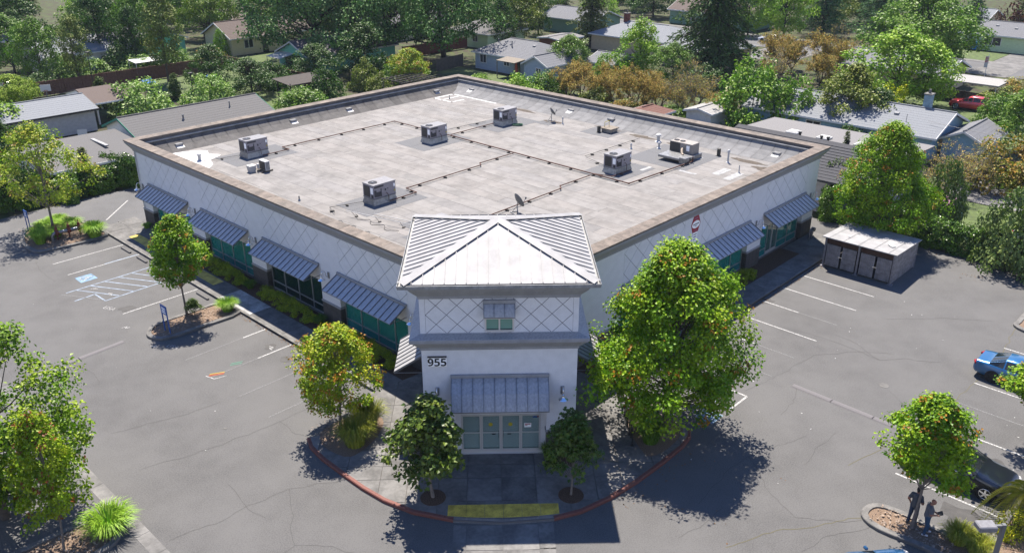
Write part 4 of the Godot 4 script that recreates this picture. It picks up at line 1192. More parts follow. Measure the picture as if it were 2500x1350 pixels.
		if i in [1, 2]:
			s = mb(inv); s.cyl(Vector3((x0 + x1) / 2 - 0.02, 1.72, dz + 0.018), Vector3((x0 + x1) / 2 - 0.02, 1.72, dz + 0.022), 0.1, 0.1, 18); obj("yellow_disc", s, M.sign_yellow, d)
			s = mb(inv); s.box(Vector3((x0 + x1) / 2 + (0.12 if i == 1 else -0.08), 1.2, dz + 0.036), Vector3(0.17, 0.05, 0.01)); obj("door_label", s, M.ink, d)
			s = mb(inv); s.tube([Vector3((x1 if i == 1 else x0) + (-0.1 if i == 1 else 0.1), 1.0, dz + 0.05), Vector3((x1 if i == 1 else x0) + (-0.1 if i == 1 else 0.1), 1.35, dz + 0.05)], 0.016, 6); obj("door_handle", s, M.chrome, d)
		if i == 3:
			s = mb(inv); s.box(Vector3(x0 + 0.32, 1.66, dz + 0.02), Vector3(0.32, 0.23, 0.006)); var n := obj("notice", s, M.sign_white, d)
			s = mb(inv); s.box(Vector3(x0 + 0.32, 1.72, dz + 0.025), Vector3(0.26, 0.05, 0.003)); s.box(Vector3(x0 + 0.25, 1.65, dz + 0.025), Vector3(0.12, 0.03, 0.003)); obj("notice_print", s, M.sign_red, n)
			s = mb(inv); s.box(Vector3(x0 + 0.65, 2.1, dz + 0.02), Vector3(0.2, 0.07, 0.006)); obj("notice", s, M.sign_blue, d)
			s = mb(inv); s.box(Vector3(x0 + 0.79, 2.12, dz + 0.021), Vector3(0.06, 0.06, 0.006)); obj("notice", s, M.sign_red, d)
	s = mb(inv); s.span(Vector3(-1.85, 0.15, dz - 0.9), Vector3(1.9, 2.3, dz - 0.86)); obj("lobby_wall", s, M.interior, shop)
	s = mb(inv); s.span(Vector3(-1.95, 0.14, dz - 0.2), Vector3(2.0, 0.165, dz + 0.12)); obj("threshold", s, M.frame_pale, shop)
	awning(shop, inv * Transform3D(Basis(), Vector3(-2.17, 4.5, Z)), 4.34, 1.22, 1.05, 9, "entrance_awning", M.awning_worn, true, false)
	# awnings on the flanks
	awning(shop, inv * Transform3D(Basis(UP, -PI / 2), Vector3(-H, 4.62, -1.9)), 3.2, 0.94, 1.5, 8, "flank_awning", M.metal_roof)
	awning(shop, inv * Transform3D(Basis(UP, PI / 2), Vector3(H, 4.62, 1.3)), 3.2, 0.94, 1.5, 8, "flank_awning", M.metal_roof)

# ---------- things fixed to or standing by the building ----------
func wall_lamp(at: Vector3, turn: float, label: String) -> void:
	var t: Node3D
	if not cache.has("lamp0"):
		t = thing("wall_lamp", label, "lamp", at, turn, "gooseneck lamps along the walls")
		var s := mb(); s.cbox(Vector3(0, 0, 0.03), Vector3(0.16, 0.42, 0.06), 0.02); obj("mounting_plate", s, M.galvanised, t)
		s = mb()
		var pts := []
		for k in 13:
			var g := -0.5 * PI + PI * k / 12.0
			pts.append(Vector3(0, 0.12 + 0.16 * sin(g) + 0.16, 0.22 - 0.16 * cos(g) + (0.0 if k < 7 else 0.0)))
		pts = [Vector3(0, -0.05, 0.05), Vector3(0, -0.08, 0.14), Vector3(0, 0.0, 0.2), Vector3(0, 0.16, 0.21), Vector3(0, 0.3, 0.26), Vector3(0, 0.36, 0.36), Vector3(0, 0.33, 0.46), Vector3(0, 0.22, 0.52), Vector3(0, 0.05, 0.53)]
		s.tube(pts, 0.022, 7); obj("gooseneck", s, M.chrome, t)
		s = mb(); s.lathe([[0.22, -0.16], [0.19, -0.13], [0.13, -0.09], [0.075, -0.05], [0.06, 0.0], [0.06, 0.07], [0.03, 0.1]], 20, Vector3(0, 0, 0.53)); obj("lamp_shade", s, M.chrome, t)
		cache["lamp0"] = t
	else:
		t = copy(cache["lamp0"], at, turn, label)

func text3d(text: String, size: float, depth: float, bold := true) -> TextMesh:
	var tm := TextMesh.new()
	tm.text = text; tm.font_size = 64; tm.pixel_size = size / 64.0; tm.depth = depth; tm.font = sysfont(bold)
	return tm

func build_fixtures() -> void:
	# gooseneck lamps beside the awnings: left front at piers, right front, tower
	var k := 0
	for q in [[39.05, "chrome gooseneck lamp at the far left corner of the building"], [30.85, "chrome gooseneck lamp between the first and second awnings of the left front"], [22.75, "chrome gooseneck lamp between the second and third awnings of the left front"], [14.65, "chrome gooseneck lamp between the third and fourth awnings of the left front"], [6.55, "chrome gooseneck lamp on the left front close to the tower"]]:
		wall_lamp(W(q[0], OUT, 3.35), -PI / 4, q[1])
	for q in [[33.75, "chrome gooseneck lamp at the far right corner of the building"], [25.65, "chrome gooseneck lamp beside the glazed side entrance of the right front"], [17.6, "chrome gooseneck lamp under the red sale sign, half behind the big tree"]]:
		wall_lamp(W(OUT, q[0], 3.35), PI / 4, q[1])
	wall_lamp(Vector3(-2.8, 3.75, 3.08), 0.0, "chrome gooseneck lamp left of the entrance, below the house number")
	wall_lamp(Vector3(2.8, 3.72, 3.08), 0.0, "chrome gooseneck lamp right of the entrance awning")
	# house number
	var t := thing("number_sign", "white box sign with black house number 955 on the tower", "sign", Vector3(-2.75, 5.07, 3.08))
	var s := mb(); s.cbox(Vector3(0, 0.22, 0.05), Vector3(0.82, 0.44, 0.1), 0.01); obj("sign_box", s, M.sign_white, t)
	s = mb(); s.box(Vector3(0, 0.46, 0.06), Vector3(0.84, 0.03, 0.13)); obj("sign_hood", s, M.sign_dark, t)
	obj("sign_digits", text3d("955", 0.52, 0.012), M.ink, t, Vector3(0, 0.21, 0.108))
	t = thing("alarm_plate", "small black plate with red print right of the entrance", "sign", Vector3(2.87, 2.30, 3.08))
	s = mb(); s.box(Vector3(0, 0.09, 0.012), Vector3(0.17, 0.17, 0.024)); obj("plate", s, M.sign_dark, t)
	s = mb(); s.box(Vector3(0, 0.11, 0.026), Vector3(0.1, 0.03, 0.004)); obj("print", s, M.sign_red, t)
	# sale sign on the right front
	t = thing("sale_sign", "red and white for sale sign fixed high on the right front wall", "sign", W(OUT, 17.75, 4.35), PI / 4)
	s = mb(); s.plate(PackedVector2Array([Vector2(-0.5, 1.15), Vector2(-0.3, 0.62), Vector2(0.3, 0.62), Vector2(0.5, 1.15), Vector2(0.3, 1.62), Vector2(-0.3, 1.62)]), 0.0, 0.02, Transform3D()); obj("red_board", s, M.sign_red, t)
	s = mb(); s.plate(blob2(0.0, 1.13, 0.43, 0.25), 0.02, 0.026, Transform3D()); obj("white_badge", s, M.sign_white, t)
	s = mb(); s.box(Vector3(0, 1.77, 0.01), Vector3(0.56, 0.28, 0.02)); obj("sale_rider", s, M.sign_red, t)
	obj("rider_letters", text3d("SALE", 0.22, 0.006), M.sign_white, t, Vector3(0, 1.77, 0.024))
	s = mb(); s.box(Vector3(0, 1.53, 0.022), Vector3(0.42, 0.07, 0.005)); s.box(Vector3(0, 0.72, 0.022), Vector3(0.42, 0.05, 0.005)); obj("print_line", s, M.plastic_pink, t)
	s = mb(); s.box(Vector3(0, 1.15, 0.028), Vector3(0.66, 0.07, 0.005)); s.box(Vector3(0, 1.03, 0.028), Vector3(0.3, 0.04, 0.005)); obj("badge_print", s, M.lamp_grey, t)
	s = mb(); s.box(Vector3(0, 0.30, 0.01), Vector3(0.5, 0.6, 0.02)); obj("phone_board", s, M.sign_white, t)
	for j in 3: 
		s = mb(); s.box(Vector3(0, 0.47 - 0.16 * j, 0.022), Vector3(0.36, 0.05, 0.005)); obj("print_line", s, M.ink, t)
	# gas meter at the right corner
	t = thing("gas_meter", "grey gas meter with pipes in the bark at the right corner", "gas meter", W(0.05, 33.4, 0.1), PI / 4)
	s = mb(); s.tube([Vector3(-0.3, 0.0, 0.25), Vector3(-0.3, 0.9, 0.25), Vector3(0.2, 0.9, 0.25), Vector3(0.2, 0.0, 0.25)], 0.04, 6); obj("pipe", s, M.galvanised, t)
	s = mb(); s.cbox(Vector3(-0.05, 0.6, 0.25), Vector3(0.36, 0.4, 0.25), 0.06); obj("meter_body", s, M.lamp_grey, t)
	s = mb(); s.cyl(Vector3(0.25, 0.75, 0.12), Vector3(0.25, 0.75, 0.38), 0.16, 0.16, 14); obj("regulator", s, M.lamp_grey, t)
	# bike rack
	for j in 2:
		t = thing("bike_rack", ["black bike rack loop nearer the entrance curb bed", "black bike rack loop farther back beside the big tree"][j], "bike rack", Vector3(6.25, 0.15, 1.9 - j * 1.6), 0.0, "bike racks on the forecourt")
		s = mb()
		var pts := [Vector3(0, 0, -0.4), Vector3(0, 0.7, -0.4)]
		for q in 7: pts.append(Vector3(0, 0.7 + 0.2 * sin(PI * q / 6), -0.2 - 0.2 * cos(PI * q / 6)))
		pts += [Vector3(0, 0.25, 0.0), Vector3(0, 0.15, 0.1), Vector3(0, 0.25, 0.2), Vector3(0, 0.7, 0.2)]
		for q in 7: pts.append(Vector3(0, 0.7 + 0.15 * sin(PI * q / 6), 0.35 - 0.15 * cos(PI * q / 6)))
		pts.append(Vector3(0, 0.0, 0.5))
		s.tube(pts, 0.03, 6); obj("loop", s, M.iron_dark, t)
		s = mb(); s.box(Vector3(0, 0.008, -0.4), Vector3(0.14, 0.016, 0.14)); s.box(Vector3(0, 0.008, 0.5), Vector3(0.14, 0.016, 0.14)); obj("foot_plate", s, M.iron_dark, t)
	# blue parking signs on two posts
	for q in [[W(21.0, -7.0, 0.09), -PI / 4, "blue two post parking notice on the narrow island beside the slim tree"], [W(44.6, -6.6, 0.09), -PI / 4, "blue two post parking notice on the grassy island at the far left"]]:
		t = thing("parking_notice", q[2], "sign", q[0], q[1], "blue parking notices")
		for x in [-0.24, 0.24]:
			s = mb(); s.box(Vector3(x * 1.35, 0.85, 0), Vector3(0.06, 1.7, 0.06)); obj("post", s, M.sign_blue, t)
		s = mb(); s.box(Vector3(0, 1.45, 0.0), Vector3(0.58, 0.52, 0.05)); s.box(Vector3(0, 1.725, 0.0), Vector3(0.72, 0.05, 0.07)); obj("sign_board", s, M.sign_blue, t)
		for j in 3:
			s = mb(); s.box(Vector3(0, 1.58 - 0.13 * j, 0.026), Vector3(0.46 - 0.07 * (j % 2), 0.06, 0.006)); obj("print_line", s, M.sign_white, t)
	# backflow valve, red
	t = thing("backflow_valve", "rusty red backflow valve assembly with hand wheels on the grassy island", "valve", W(41.1, -4.9, 0.09), PI / 4 - 0.1)
	s = mb(); s.tube([Vector3(-1.2, 0.0, 0), Vector3(-1.2, 0.45, 0), Vector3(-1.0, 0.6, 0), Vector3(1.0, 0.6, 0), Vector3(1.2, 0.45, 0), Vector3(1.2, 0.0, 0)], 0.12, 10); obj("pipe", s, M.galvanised, t)
	for x in [-0.85, 0.0, 0.75]:
		s = mb(); s.cyl(Vector3(x - 0.12, 0.6, 0), Vector3(x + 0.12, 0.6, 0), 0.22, 0.22, 12); s.cyl(Vector3(x, 0.6, 0), Vector3(x, 1.05, 0), 0.13, 0.09, 10); s.cyl(Vector3(x, 0.05, 0), Vector3(x, 0.5, 0), 0.05, 0.05, 8); obj("valve_body", s, M.backflow_red, t)
		s = mb(); s.lathe([[0.2, 0.0], [0.22, 0.02], [0.2, 0.04]], 14, Vector3(x, 1.2, 0)); s.cyl(Vector3(x, 1.0, 0), Vector3(x, 1.3, 0), 0.025, 0.025, 6); obj("hand_wheel", s, M.backflow_red, t)
	# parking lot light at the lower right, seen from above
	t = thing("lot_light", "dark grey parking lot light on a square pole at the lower right", "street lamp", Vector3(17.9, 0.0, 12.15))
	s = mb(); s.box(Vector3(0, 1.75, 0), Vector3(0.13, 3.5, 0.13)); obj("pole", s, M.lamp_grey, t)
	s = mb(); s.box(Vector3(-0.2, 3.42, 0), Vector3(0.3, 0.09, 0.09)); obj("arm", s, M.lamp_grey, t)
	s = mb(); s.cbox(Vector3(-0.65, 3.42, 0), Vector3(0.66, 0.24, 0.46), 0.04); obj("lamp_head", s, M.hvac_top, t)

func blob2(x: float, y: float, rx: float, ry: float) -> PackedVector2Array:
	var r := PackedVector2Array()
	for k in 24: r.append(Vector2(x + cos(TAU * k / 24) * rx, y + sin(TAU * k / 24) * ry))
	return r

# ---------- machines and pipes on the roof ----------
func hvac(at: Vector3, label: String, open := false) -> void:   # local x along b (long side 1.84), z along -a (1.15); the origin is the front corner
	var t := thing("rooftop_unit", label, "air conditioner", at, PI / 4, "packaged units on the roof")
	var L := 1.82; var D := 1.15; var C := 0.40; var H := 1.36
	var s := mb()
	s.hexa([Vector3(-0.06, 0.0, 0.06), Vector3(L + 0.06, 0.0, 0.06), Vector3(L + 0.06, 0.0, -D - 0.06), Vector3(-0.06, 0.0, -D - 0.06), Vector3(0.05, C, -0.05), Vector3(L - 0.05, C, -0.05), Vector3(L - 0.05, C, -D + 0.05), Vector3(0.05, C, -D + 0.05)])
	obj("curb", s, M.galvanised, t)
	s = mb(); s.cbox(Vector3(L / 2, C + 0.03, -D / 2), Vector3(L, 0.07, D), 0.01); obj("base_rail", s, M.seam_metal, t)
	s = mb()
	if open:
		s.cbox(Vector3(0.55, (C + 0.06 + H - 0.04) / 2, -D / 2), Vector3(1.1, H - C - 0.1, D - 0.03), 0.015)
		s.cbox(Vector3(1.46, C + 0.22, -D / 2), Vector3(0.72, 0.36, D - 0.03), 0.012)
		s.box(Vector3(1.46, 0.98, -D + 0.06), Vector3(0.72, 0.66, 0.06)); s.box(Vector3(L - 0.03, 0.98, -D / 2), Vector3(0.05, 0.66, D - 0.03))
	else: s.cbox(Vector3(L / 2, (C + 0.06 + H - 0.04) / 2, -D / 2), Vector3(L - 0.02, H - C - 0.1, D - 0.03), 0.015)
	obj("cabinet", s, M.hvac, t)
	s = mb(); s.cbox(Vector3(L / 2, H - 0.025, -D / 2), Vector3(L + 0.03, 0.05, D + 0.03), 0.015); obj("top_panel", s, M.hvac_top, t)
	s = mb(); s.lathe([[0.30, H], [0.30, H + 0.03], [0.27, H + 0.03], [0.26, H + 0.005], [0.001, H + 0.006]], 24, Vector3(0.40, 0, -D / 2)); obj("fan_guard", s, M.fan_grille, t)
	s = mb()
	for k in 5: s.lathe([[0.05 + k * 0.05, H + 0.024], [0.058 + k * 0.05, H + 0.032], [0.066 + k * 0.05, H + 0.024]], 20, Vector3(0.40, 0, -D / 2))
	s.lathe([[0.07, H + 0.02], [0.06, H + 0.05], [0.001, H + 0.052]], 12, Vector3(0.40, 0, -D / 2))
	obj("fan_wire", s, M.seam_metal, t)
	# end with the coil (towards the left front): x = 0 face
	s = mb(); s.box(Vector3(-0.002, C + 0.47, -D * 0.62), Vector3(0.02, 0.72, D * 0.52)); obj("coil", s, M.hvac_coil, t)
	s = mb(); s.box(Vector3(-0.012, C + 0.56, -0.18), Vector3(0.02, 0.4, 0.24)); obj("disconnect_box", s, M.sign_white, t)
	s = mb(); s.box(Vector3(-0.012, C + 0.2, -0.16), Vector3(0.02, 0.2, 0.16)); obj("access_plate", s, M.hvac_slot, t)
	# long side facing the camera (z = 0): slots and louvres
	s = mb()
	for k in 9: s.box(Vector3(0.10 + k * 0.085, H - 0.16, 0.0), Vector3(0.055, 0.12, 0.012))
	for k in 7: s.box(Vector3(0.10 + k * 0.085, C + 0.28 + (0.1 if k in [0, 1, 6] else 0.02), 0.0), Vector3(0.055, 0.48 + (0.16 if k == 6 else (0.06 if k < 2 else -0.06)) - 0.1, 0.012))
	obj("louvres", s, M.hvac_slot, t)
	if open:
		s = mb(); s.cyl(Vector3(1.32, 0.98, -0.15), Vector3(1.32, 0.98, -0.55), 0.24, 0.24, 16); s.cyl(Vector3(1.62, 0.98, -0.12), Vector3(1.62, 0.98, -0.4), 0.11, 0.11, 12); obj("blower", s, M.galvanised, t)
		s = mb(); s.cyl(Vector3(1.32, 0.98, -0.12), Vector3(1.32, 0.98, -0.16), 0.16, 0.16, 16); obj("blower_mouth", s, M.ink, t)
		s = mb(); s.box(Vector3(1.45, C + 0.24, 0.006), Vector3(0.66, 0.34, 0.02)); obj("insulation_board", s, M.plastic_tan if false else M.foam_white, t)
	else:
		s = mb(); s.box(Vector3(L - 0.12, C + 0.3, 0.003), Vector3(0.1, 0.1, 0.01)); obj("warning_sticker", s, M.sign_yellow, t)
		s = mb(); s.box(Vector3(L - 0.14, H - 0.3, 0.003), Vector3(0.12, 0.2, 0.008)); obj("data_plate", s, M.sign_white, t)
		s = mb(); s.box(Vector3(0.95, C + 0.5, 0.003), Vector3(0.09, 0.14, 0.01)); s.box(Vector3(1.15, C + 0.55, 0.003), Vector3(0.06, 0.05, 0.01)); obj("access_plate", s, M.hvac_slot, t)
	s = mb(); s.tube([Vector3(1.0, C + 0.28, 0.0), Vector3(1.0, C + 0.28, 0.1), Vector3(1.08, C + 0.1, 0.14), Vector3(1.08, 0.16, 0.14)], 0.02, 6); obj("gas_connection", s, M.rust_pipe, t)

func pipe_run(label: String, pts: Array, m: Material, r: float, blocks_at := 1.9) -> void:   # pts: [a, b, height above the deck]
	var o: Vector3 = W(pts[0][0], pts[0][1], DECK)
	var t := thing("roof_pipe", label, "pipe", o)
	var w := []
	for q in pts: w.append(W(q[0], q[1], DECK + q[2]) - o)
	for i in w.size() - 1:
		var s := mb(); s.tube([w[i], w[i + 1]], r, 7); obj("pipe_length", s, m, t)
		if i > 0:
			s = mb(); s.tube([w[i] - (w[i] - w[i - 1]).normalized() * 0.08, w[i], w[i] + (w[i + 1] - w[i]).normalized() * 0.08], r * 1.45, 7); obj("elbow", s, m, t)
		var l: float = w[i].distance_to(w[i + 1])
		if l > 0.8 and absf(w[i].y - w[i + 1].y) < 0.1:
			var n := maxi(1, int(l / blocks_at))
			for k in n:
				var p: Vector3 = w[i].lerp(w[i + 1], (k + 0.5) / n)
				var d: Vector3 = (w[i + 1] - w[i]).normalized()
				s = mb(); s.cbox(Vector3(p.x, (p.y - r + 0.012) / 2 + 0.002, p.z), Vector3(0.28, p.y - r - 0.014, 0.13), 0.01, Basis.looking_at(d, UP)); obj("support_block", s, M.wood_block, t)

func dish(at: Vector3, turn: float, tilt: float, r: float, label: String) -> void:
	var t := thing("satellite_dish", label, "satellite dish", at, turn, "satellite dishes")
	var s := mb(); s.box(Vector3(0, 0.03, 0), Vector3(1.0, 0.05, 0.06)); s.box(Vector3(0, 0.03, 0.4), Vector3(1.0, 0.05, 0.06)); s.box(Vector3(-0.45, 0.031, 0.2), Vector3(0.06, 0.05, 0.4)); s.box(Vector3(0.45, 0.031, 0.2), Vector3(0.06, 0.05, 0.4)); obj("sled", s, M.seam_metal, t)
	s = mb(); s.tube([Vector3(0, 0.03, 0.2), Vector3(0, 0.75, 0.2)], 0.03, 7); s.tube([Vector3(-0.4, 0.05, 0.05), Vector3(0, 0.55, 0.2)], 0.018, 5); s.tube([Vector3(0.4, 0.05, 0.05), Vector3(0, 0.55, 0.2)], 0.018, 5); obj("mast", s, M.galvanised, t)
	var b := Basis(Vector3.RIGHT, tilt)
	s = mb(Transform3D(b, Vector3(0, 0.85, 0.2)))
	s.lathe([[0.001, 0.0], [r * 0.35, 0.02], [r * 0.7, 0.07], [r, 0.15], [r * 1.01, 0.165], [r * 0.98, 0.155], [r * 0.7, 0.085], [r * 0.35, 0.035], [0.001, 0.015]], 22)
	obj("reflector", s, M.lamp_grey, t)
	s = mb(Transform3D(b, Vector3(0, 0.85, 0.2))); s.tube([Vector3(0, 0.05, r * 0.95), Vector3(0, r * 1.25, r * 0.35)], 0.018, 5); s.cyl(Vector3(0, r * 1.2, r * 0.42), Vector3(0, r * 1.34, r * 0.18), 0.045, 0.06, 8); obj("feed_arm", s, M.seam_metal, t)

func vent_stack(a: float, b: float, h: float, r: float, cap: float, label: String, m: Material) -> void:
	var t := thing("roof_vent", label, "vent", W(a, b, DECK), 0.0, "vents on the roof")
	var s := mb(); s.lathe([[r * 2.2, 0.0], [r * 2.0, 0.03], [r * 1.05, 0.09], [r, 0.1], [r, h]], 14); obj("pipe", s, m, t)
	if cap > 0: 
		s = mb(); s.lathe([[cap, h - 0.02], [cap, h + 0.06], [cap * 0.6, h + 0.14], [0.001, h + 0.16]], 14); s.lathe([[0.001, h - 0.02], [cap, h - 0.02]], 14); obj("cap", s, m, t)

func build_roof_things() -> void:
	hvac(W(16.95, 5.9, DECK), "purple grey rooftop unit nearest the tower roof, left of the satellite dish")
	hvac(W(32.38, 5.95, DECK), "purple grey rooftop unit with an opened side showing its blower")
	hvac(W(9.68, 21.78, DECK), "purple grey rooftop unit at the bend of the rusty pipe on the right")
	hvac(W(25.13, 26.12, DECK), "purple grey rooftop unit beside the green hose near the back corner")
	hvac(W(25.33, 18.1, DECK), "purple grey rooftop unit in the middle of the roof where three pipes meet")
	hvac(W(8.95, 3.75, DECK), "rooftop unit of which only the top shows above the tower roof")
	# the paler machine on a platform, at the right
	var t := thing("rooftop_unit", "tan rooftop unit with two fans beside a sheet metal duct on the right", "air conditioner", W(7.8, 28.6, DECK), PI / 4, "packaged units on the roof")
	var s := mb(); s.cbox(Vector3(0.5, 0.18, -0.95), Vector3(1.3, 0.36, 2.3), 0.02); obj("curb", s, M.galvanised, t)
	s = mb(); s.cbox(Vector3(0.5, 0.76, -0.98), Vector3(1.0, 0.8, 1.96), 0.015); obj("cabinet", s, M.hvac_tan, t)
	s = mb(); s.box(Vector3(-0.006, 0.76, -1.5), Vector3(0.02, 0.68, 0.9)); obj("coil", s, M.hvac_coil, t)
	s = mb(); s.box(Vector3(-0.012, 0.82, -0.35), Vector3(0.02, 0.4, 0.26)); obj("disconnect_box", s, M.sign_white, t)
	for z in [-1.65, -1.12]:
		s = mb(); s.lathe([[0.21, 1.155], [0.21, 1.19], [0.19, 1.19], [0.18, 1.165], [0.001, 1.166]], 20, Vector3(0.45, 0, z)); obj("fan_guard", s, M.fan_grille, t)
		s = mb(); s.lathe([[0.06, 1.17], [0.05, 1.2], [0.001, 1.201]], 12, Vector3(0.45, 0, z)); obj("fan_hub", s, M.seam_metal, t)
	s = mb(); s.cbox(Vector3(-0.85, 0.33, -1.0), Vector3(1.4, 0.18, 1.9), 0.02); s.cbox(Vector3(-0.35, 0.31, -0.05), Vector3(0.6, 0.2, 0.8), 0.02); obj("duct", s, M.galvanised, t)
	s = mb(); s.cbox(Vector3(-1.2, 0.25, 0.15), Vector3(0.6, 0.5, 0.55), 0.02); obj("duct_drop", s, M.galvanised, t)
	s = mb(); s.tube([Vector3(-0.02, 0.75, -0.8), Vector3(-0.25, 0.72, -0.72), Vector3(-0.4, 0.5, -0.6), Vector3(-0.55, 0.42, -0.4)], 0.09, 8); obj("conduit", s, M.plastic_tan, t)
	# split condenser and its white cap, on the left
	t = thing("condenser_unit", "small white split condenser on wooden sleepers at the left of the roof", "air conditioner", W(28.7, 5.0, DECK), PI / 4)
	s = mb(); s.box(Vector3(0.18, 0.05, 0.25), Vector3(0.9, 0.1, 0.1)); s.box(Vector3(0.18, 0.05, -0.35), Vector3(0.9, 0.1, 0.1)); obj("sleeper", s, M.wood_block, t)
	s = mb(); s.cbox(Vector3(0.18, 0.46, -0.05), Vector3(0.36, 0.7, 0.86), 0.02); obj("cabinet", s, M.foam_white, t)
	s = mb(); s.box(Vector3(-0.004, 0.46, -0.05), Vector3(0.012, 0.6, 0.76)); obj("coil", s, M.hvac_coil, t)
	s = mb(); 
	for k in 3: s.box(Vector3(0.09 + k * 0.1, 0.46, 0.384), Vector3(0.04, 0.56, 0.012))
	obj("louvres", s, M.hvac_slot, t)
	s = mb(); s.cbox(Vector3(-0.2, 0.4, -0.3), Vector3(0.1, 0.35, 0.2), 0.01); obj("switch_box", s, M.foam_white, t)
	t = thing("pipe_hood", "white metal hood over pipes beside the small condenser", "vent", W(29.25, 4.4, DECK), PI / 4)
	s = mb(); s.hexa([Vector3(-0.2, 0, 0.2), Vector3(0.2, 0, 0.2), Vector3(0.2, 0, -0.2), Vector3(-0.2, 0, -0.2), Vector3(-0.26, 0.5, 0.26), Vector3(0.26, 0.5, 0.26), Vector3(0.26, 0.5, -0.26), Vector3(-0.26, 0.5, -0.26)]); obj("hood", s, M.foam_white, t)
	s = mb(); s.tube([Vector3(0.2, 0.2, 0), Vector3(0.5, 0.12, 0.1), Vector3(0.75, 0.2, 0.1)], 0.035, 6); obj("line_set", s, M.plastic_tan, t)
	# gas pipes
	pipe_run("rusty gas pipe from the opened unit along the back to the middle unit", [[32.0, 7.0, 0.14], [32.0, 9.3, 0.14], [32.9, 9.3, 0.14], [32.9, 20.6, 0.14], [27.0, 20.6, 0.14]], M.rust_pipe, 0.036)
	pipe_run("long rusty main gas pipe crossing the roof to the tan unit", [[26.5, 20.72, 0.14], [7.6, 20.52, 0.14], [7.3, 28.0, 0.14], [7.3, 28.0, 0.5]], M.rust_pipe, 0.045)
	pipe_run("rusty gas pipe branching to the unit near the back corner", [[26.0, 20.9, 0.14], [26.1, 26.2, 0.14]], M.rust_pipe, 0.036)
	pipe_run("rusty gas pipe branching to the unit nearest the tower", [[18.5, 20.5, 0.14], [18.5, 16.9, 0.14], [18.1, 16.6, 0.14], [17.95, 9.4, 0.14], [16.8, 9.3, 0.14], [16.75, 7.0, 0.14]], M.rust_pipe, 0.036)
	pipe_run("rusty gas pipe branching behind the satellite dish towards the tower", [[10.7, 20.2, 0.14], [10.7, 16.9, 0.14], [10.3, 16.5, 0.14], [10.0, 5.7, 0.14]], M.rust_pipe, 0.036)
	pipe_run("short rusty gas pipe looping round the unit at the bend", [[11.0, 20.55, 0.14], [9.4, 21.0, 0.14], [9.4, 23.2, 0.14]], M.rust_pipe, 0.03)
	pipe_run("thin black conduit running to the back slope behind the right unit", [[14.05, 30.7, 0.12], [14.05, 23.7, 0.12]], M.black_pipe, 0.018, 1.6)
	pipe_run("thin black conduit lying towards the unit at the bend", [[13.8, 23.5, 0.12], [10.9, 22.6, 0.12]], M.black_pipe, 0.016, 1.6)
	pipe_run("thin grey conduit between the middle unit and the back corner unit", [[27.6, 19.9, 0.12], [27.2, 26.2, 0.12]], M.black_pipe, 0.018, 1.8)
	pipe_run("thin grey conduit leaving the opened unit to the white coating", [[33.4, 5.8, 0.12], [33.9, 3.2, 0.12], [33.0, 1.6, 0.12]], M.black_pipe, 0.016, 1.6)
	pipe_run("thin conduit left of the unit nearest the tower", [[17.9, 5.8, 0.12], [18.6, 3.6, 0.12], [17.5, 3.2, 0.12]], M.black_pipe, 0.016, 1.6)
	# white tube frame left of the tower roof
	t = thing("tube_frame", "white pipe railing frame lying on small feet left of the tower roof", "railing", W(14.2, 3.8, DECK), PI / 4)
	s = mb()
	for q in [[0.0, 0.0], [1.2, 1.2]]: s.tube([Vector3(q[0] - 0.2, 0.34 - q[1] * 0.18, -2.6 + q[1]), Vector3(q[0] + 1.0, 0.34 - q[1] * 0.18, 2.2 + q[1])], 0.02, 6)
	obj("rail", s, M.foam_white, t)
	s = mb()
	for k in 3: s.tube([Vector3(-0.1 + k * 0.45, 0.32, -2.2 + k * 1.8), Vector3(0.1 + k * 0.4, 0.0, -2.0 + k * 1.8)], 0.014, 5); s.box(Vector3(0.1 + k * 0.4, 0.03, -2.0 + k * 1.8), Vector3(0.2, 0.06, 0.1))
	obj("feet", s, M.wood_block, t)
	t = thing("loose_cable", "loose black cable strewn on the roof left of the tower", "cable", W(15.0, 3.0, DECK))
	s = mb()
	for j in 2:
		var pts := []
		for k in 16: pts.append(W(1.6 - k * 0.28, -0.4 + j * 1.3 + 0.25 * sin(k * 1.3 + j), 0.02))
		s.tube(pts, 0.014, 5)
	obj("cable", s, M.ink, t)
	dish(W(9.3, 10.9, DECK), PI / 2 + 0.5, 1.15, 0.48, "large grey satellite dish just behind the tower roof apex")
	dish(W(23.2, 30.0, DECK), PI / 2 + 0.3, 1.0, 0.38, "grey satellite dish at the foot of the rear slope")
	# hatch
	t = thing("roof_hatch", "square metal roof hatch with a wooden top at the foot of the rear slope", "roof hatch", W(17.3, 30.95, DECK), PI / 4)
	s = mb(); s.cbox(Vector3(0, 0.15, 0), Vector3(0.95, 0.3, 0.95), 0.02); obj("curb", s, M.galvanised, t)
	s = mb(); s.cbox(Vector3(0, 0.35, 0), Vector3(1.15, 0.09, 1.15), 0.015); obj("lid", s, M.roof_tan, t)
	s = mb()
	for x in [-0.3, 0.3]: s.tube([Vector3(x, 0.38, -0.3), Vector3(x, 0.85, -0.3)], 0.02, 6)
	s.tube([Vector3(-0.3, 0.85, -0.3), Vector3(0.3, 0.85, -0.3)], 0.02, 6); obj("grab_rail", s, M.sign_yellow, t)
	vent_stack(12.6, 31.25, 0.5, 0.13, 0.22, "stout white vent with a conical cap near the rear slope", M.foam_white)
	vent_stack(11.4, 29.6, 0.38, 0.08, 0.12, "small white vent beside the sheet metal duct", M.foam_white)
	vent_stack(12.95, 28.05, 0.3, 0.06, 0.08, "tiny pale vent pipe behind the unit at the bend", M.foam_white)
	vent_stack(5.45, 29.9, 0.85, 0.07, 0.11, "tall thin white flue near the right end of the rear slope", M.foam_white)
	vent_stack(3.55, 28.2, 0.55, 0.04, 0.0, "bare white pipe standing in the grey patch at the right", M.foam_white)
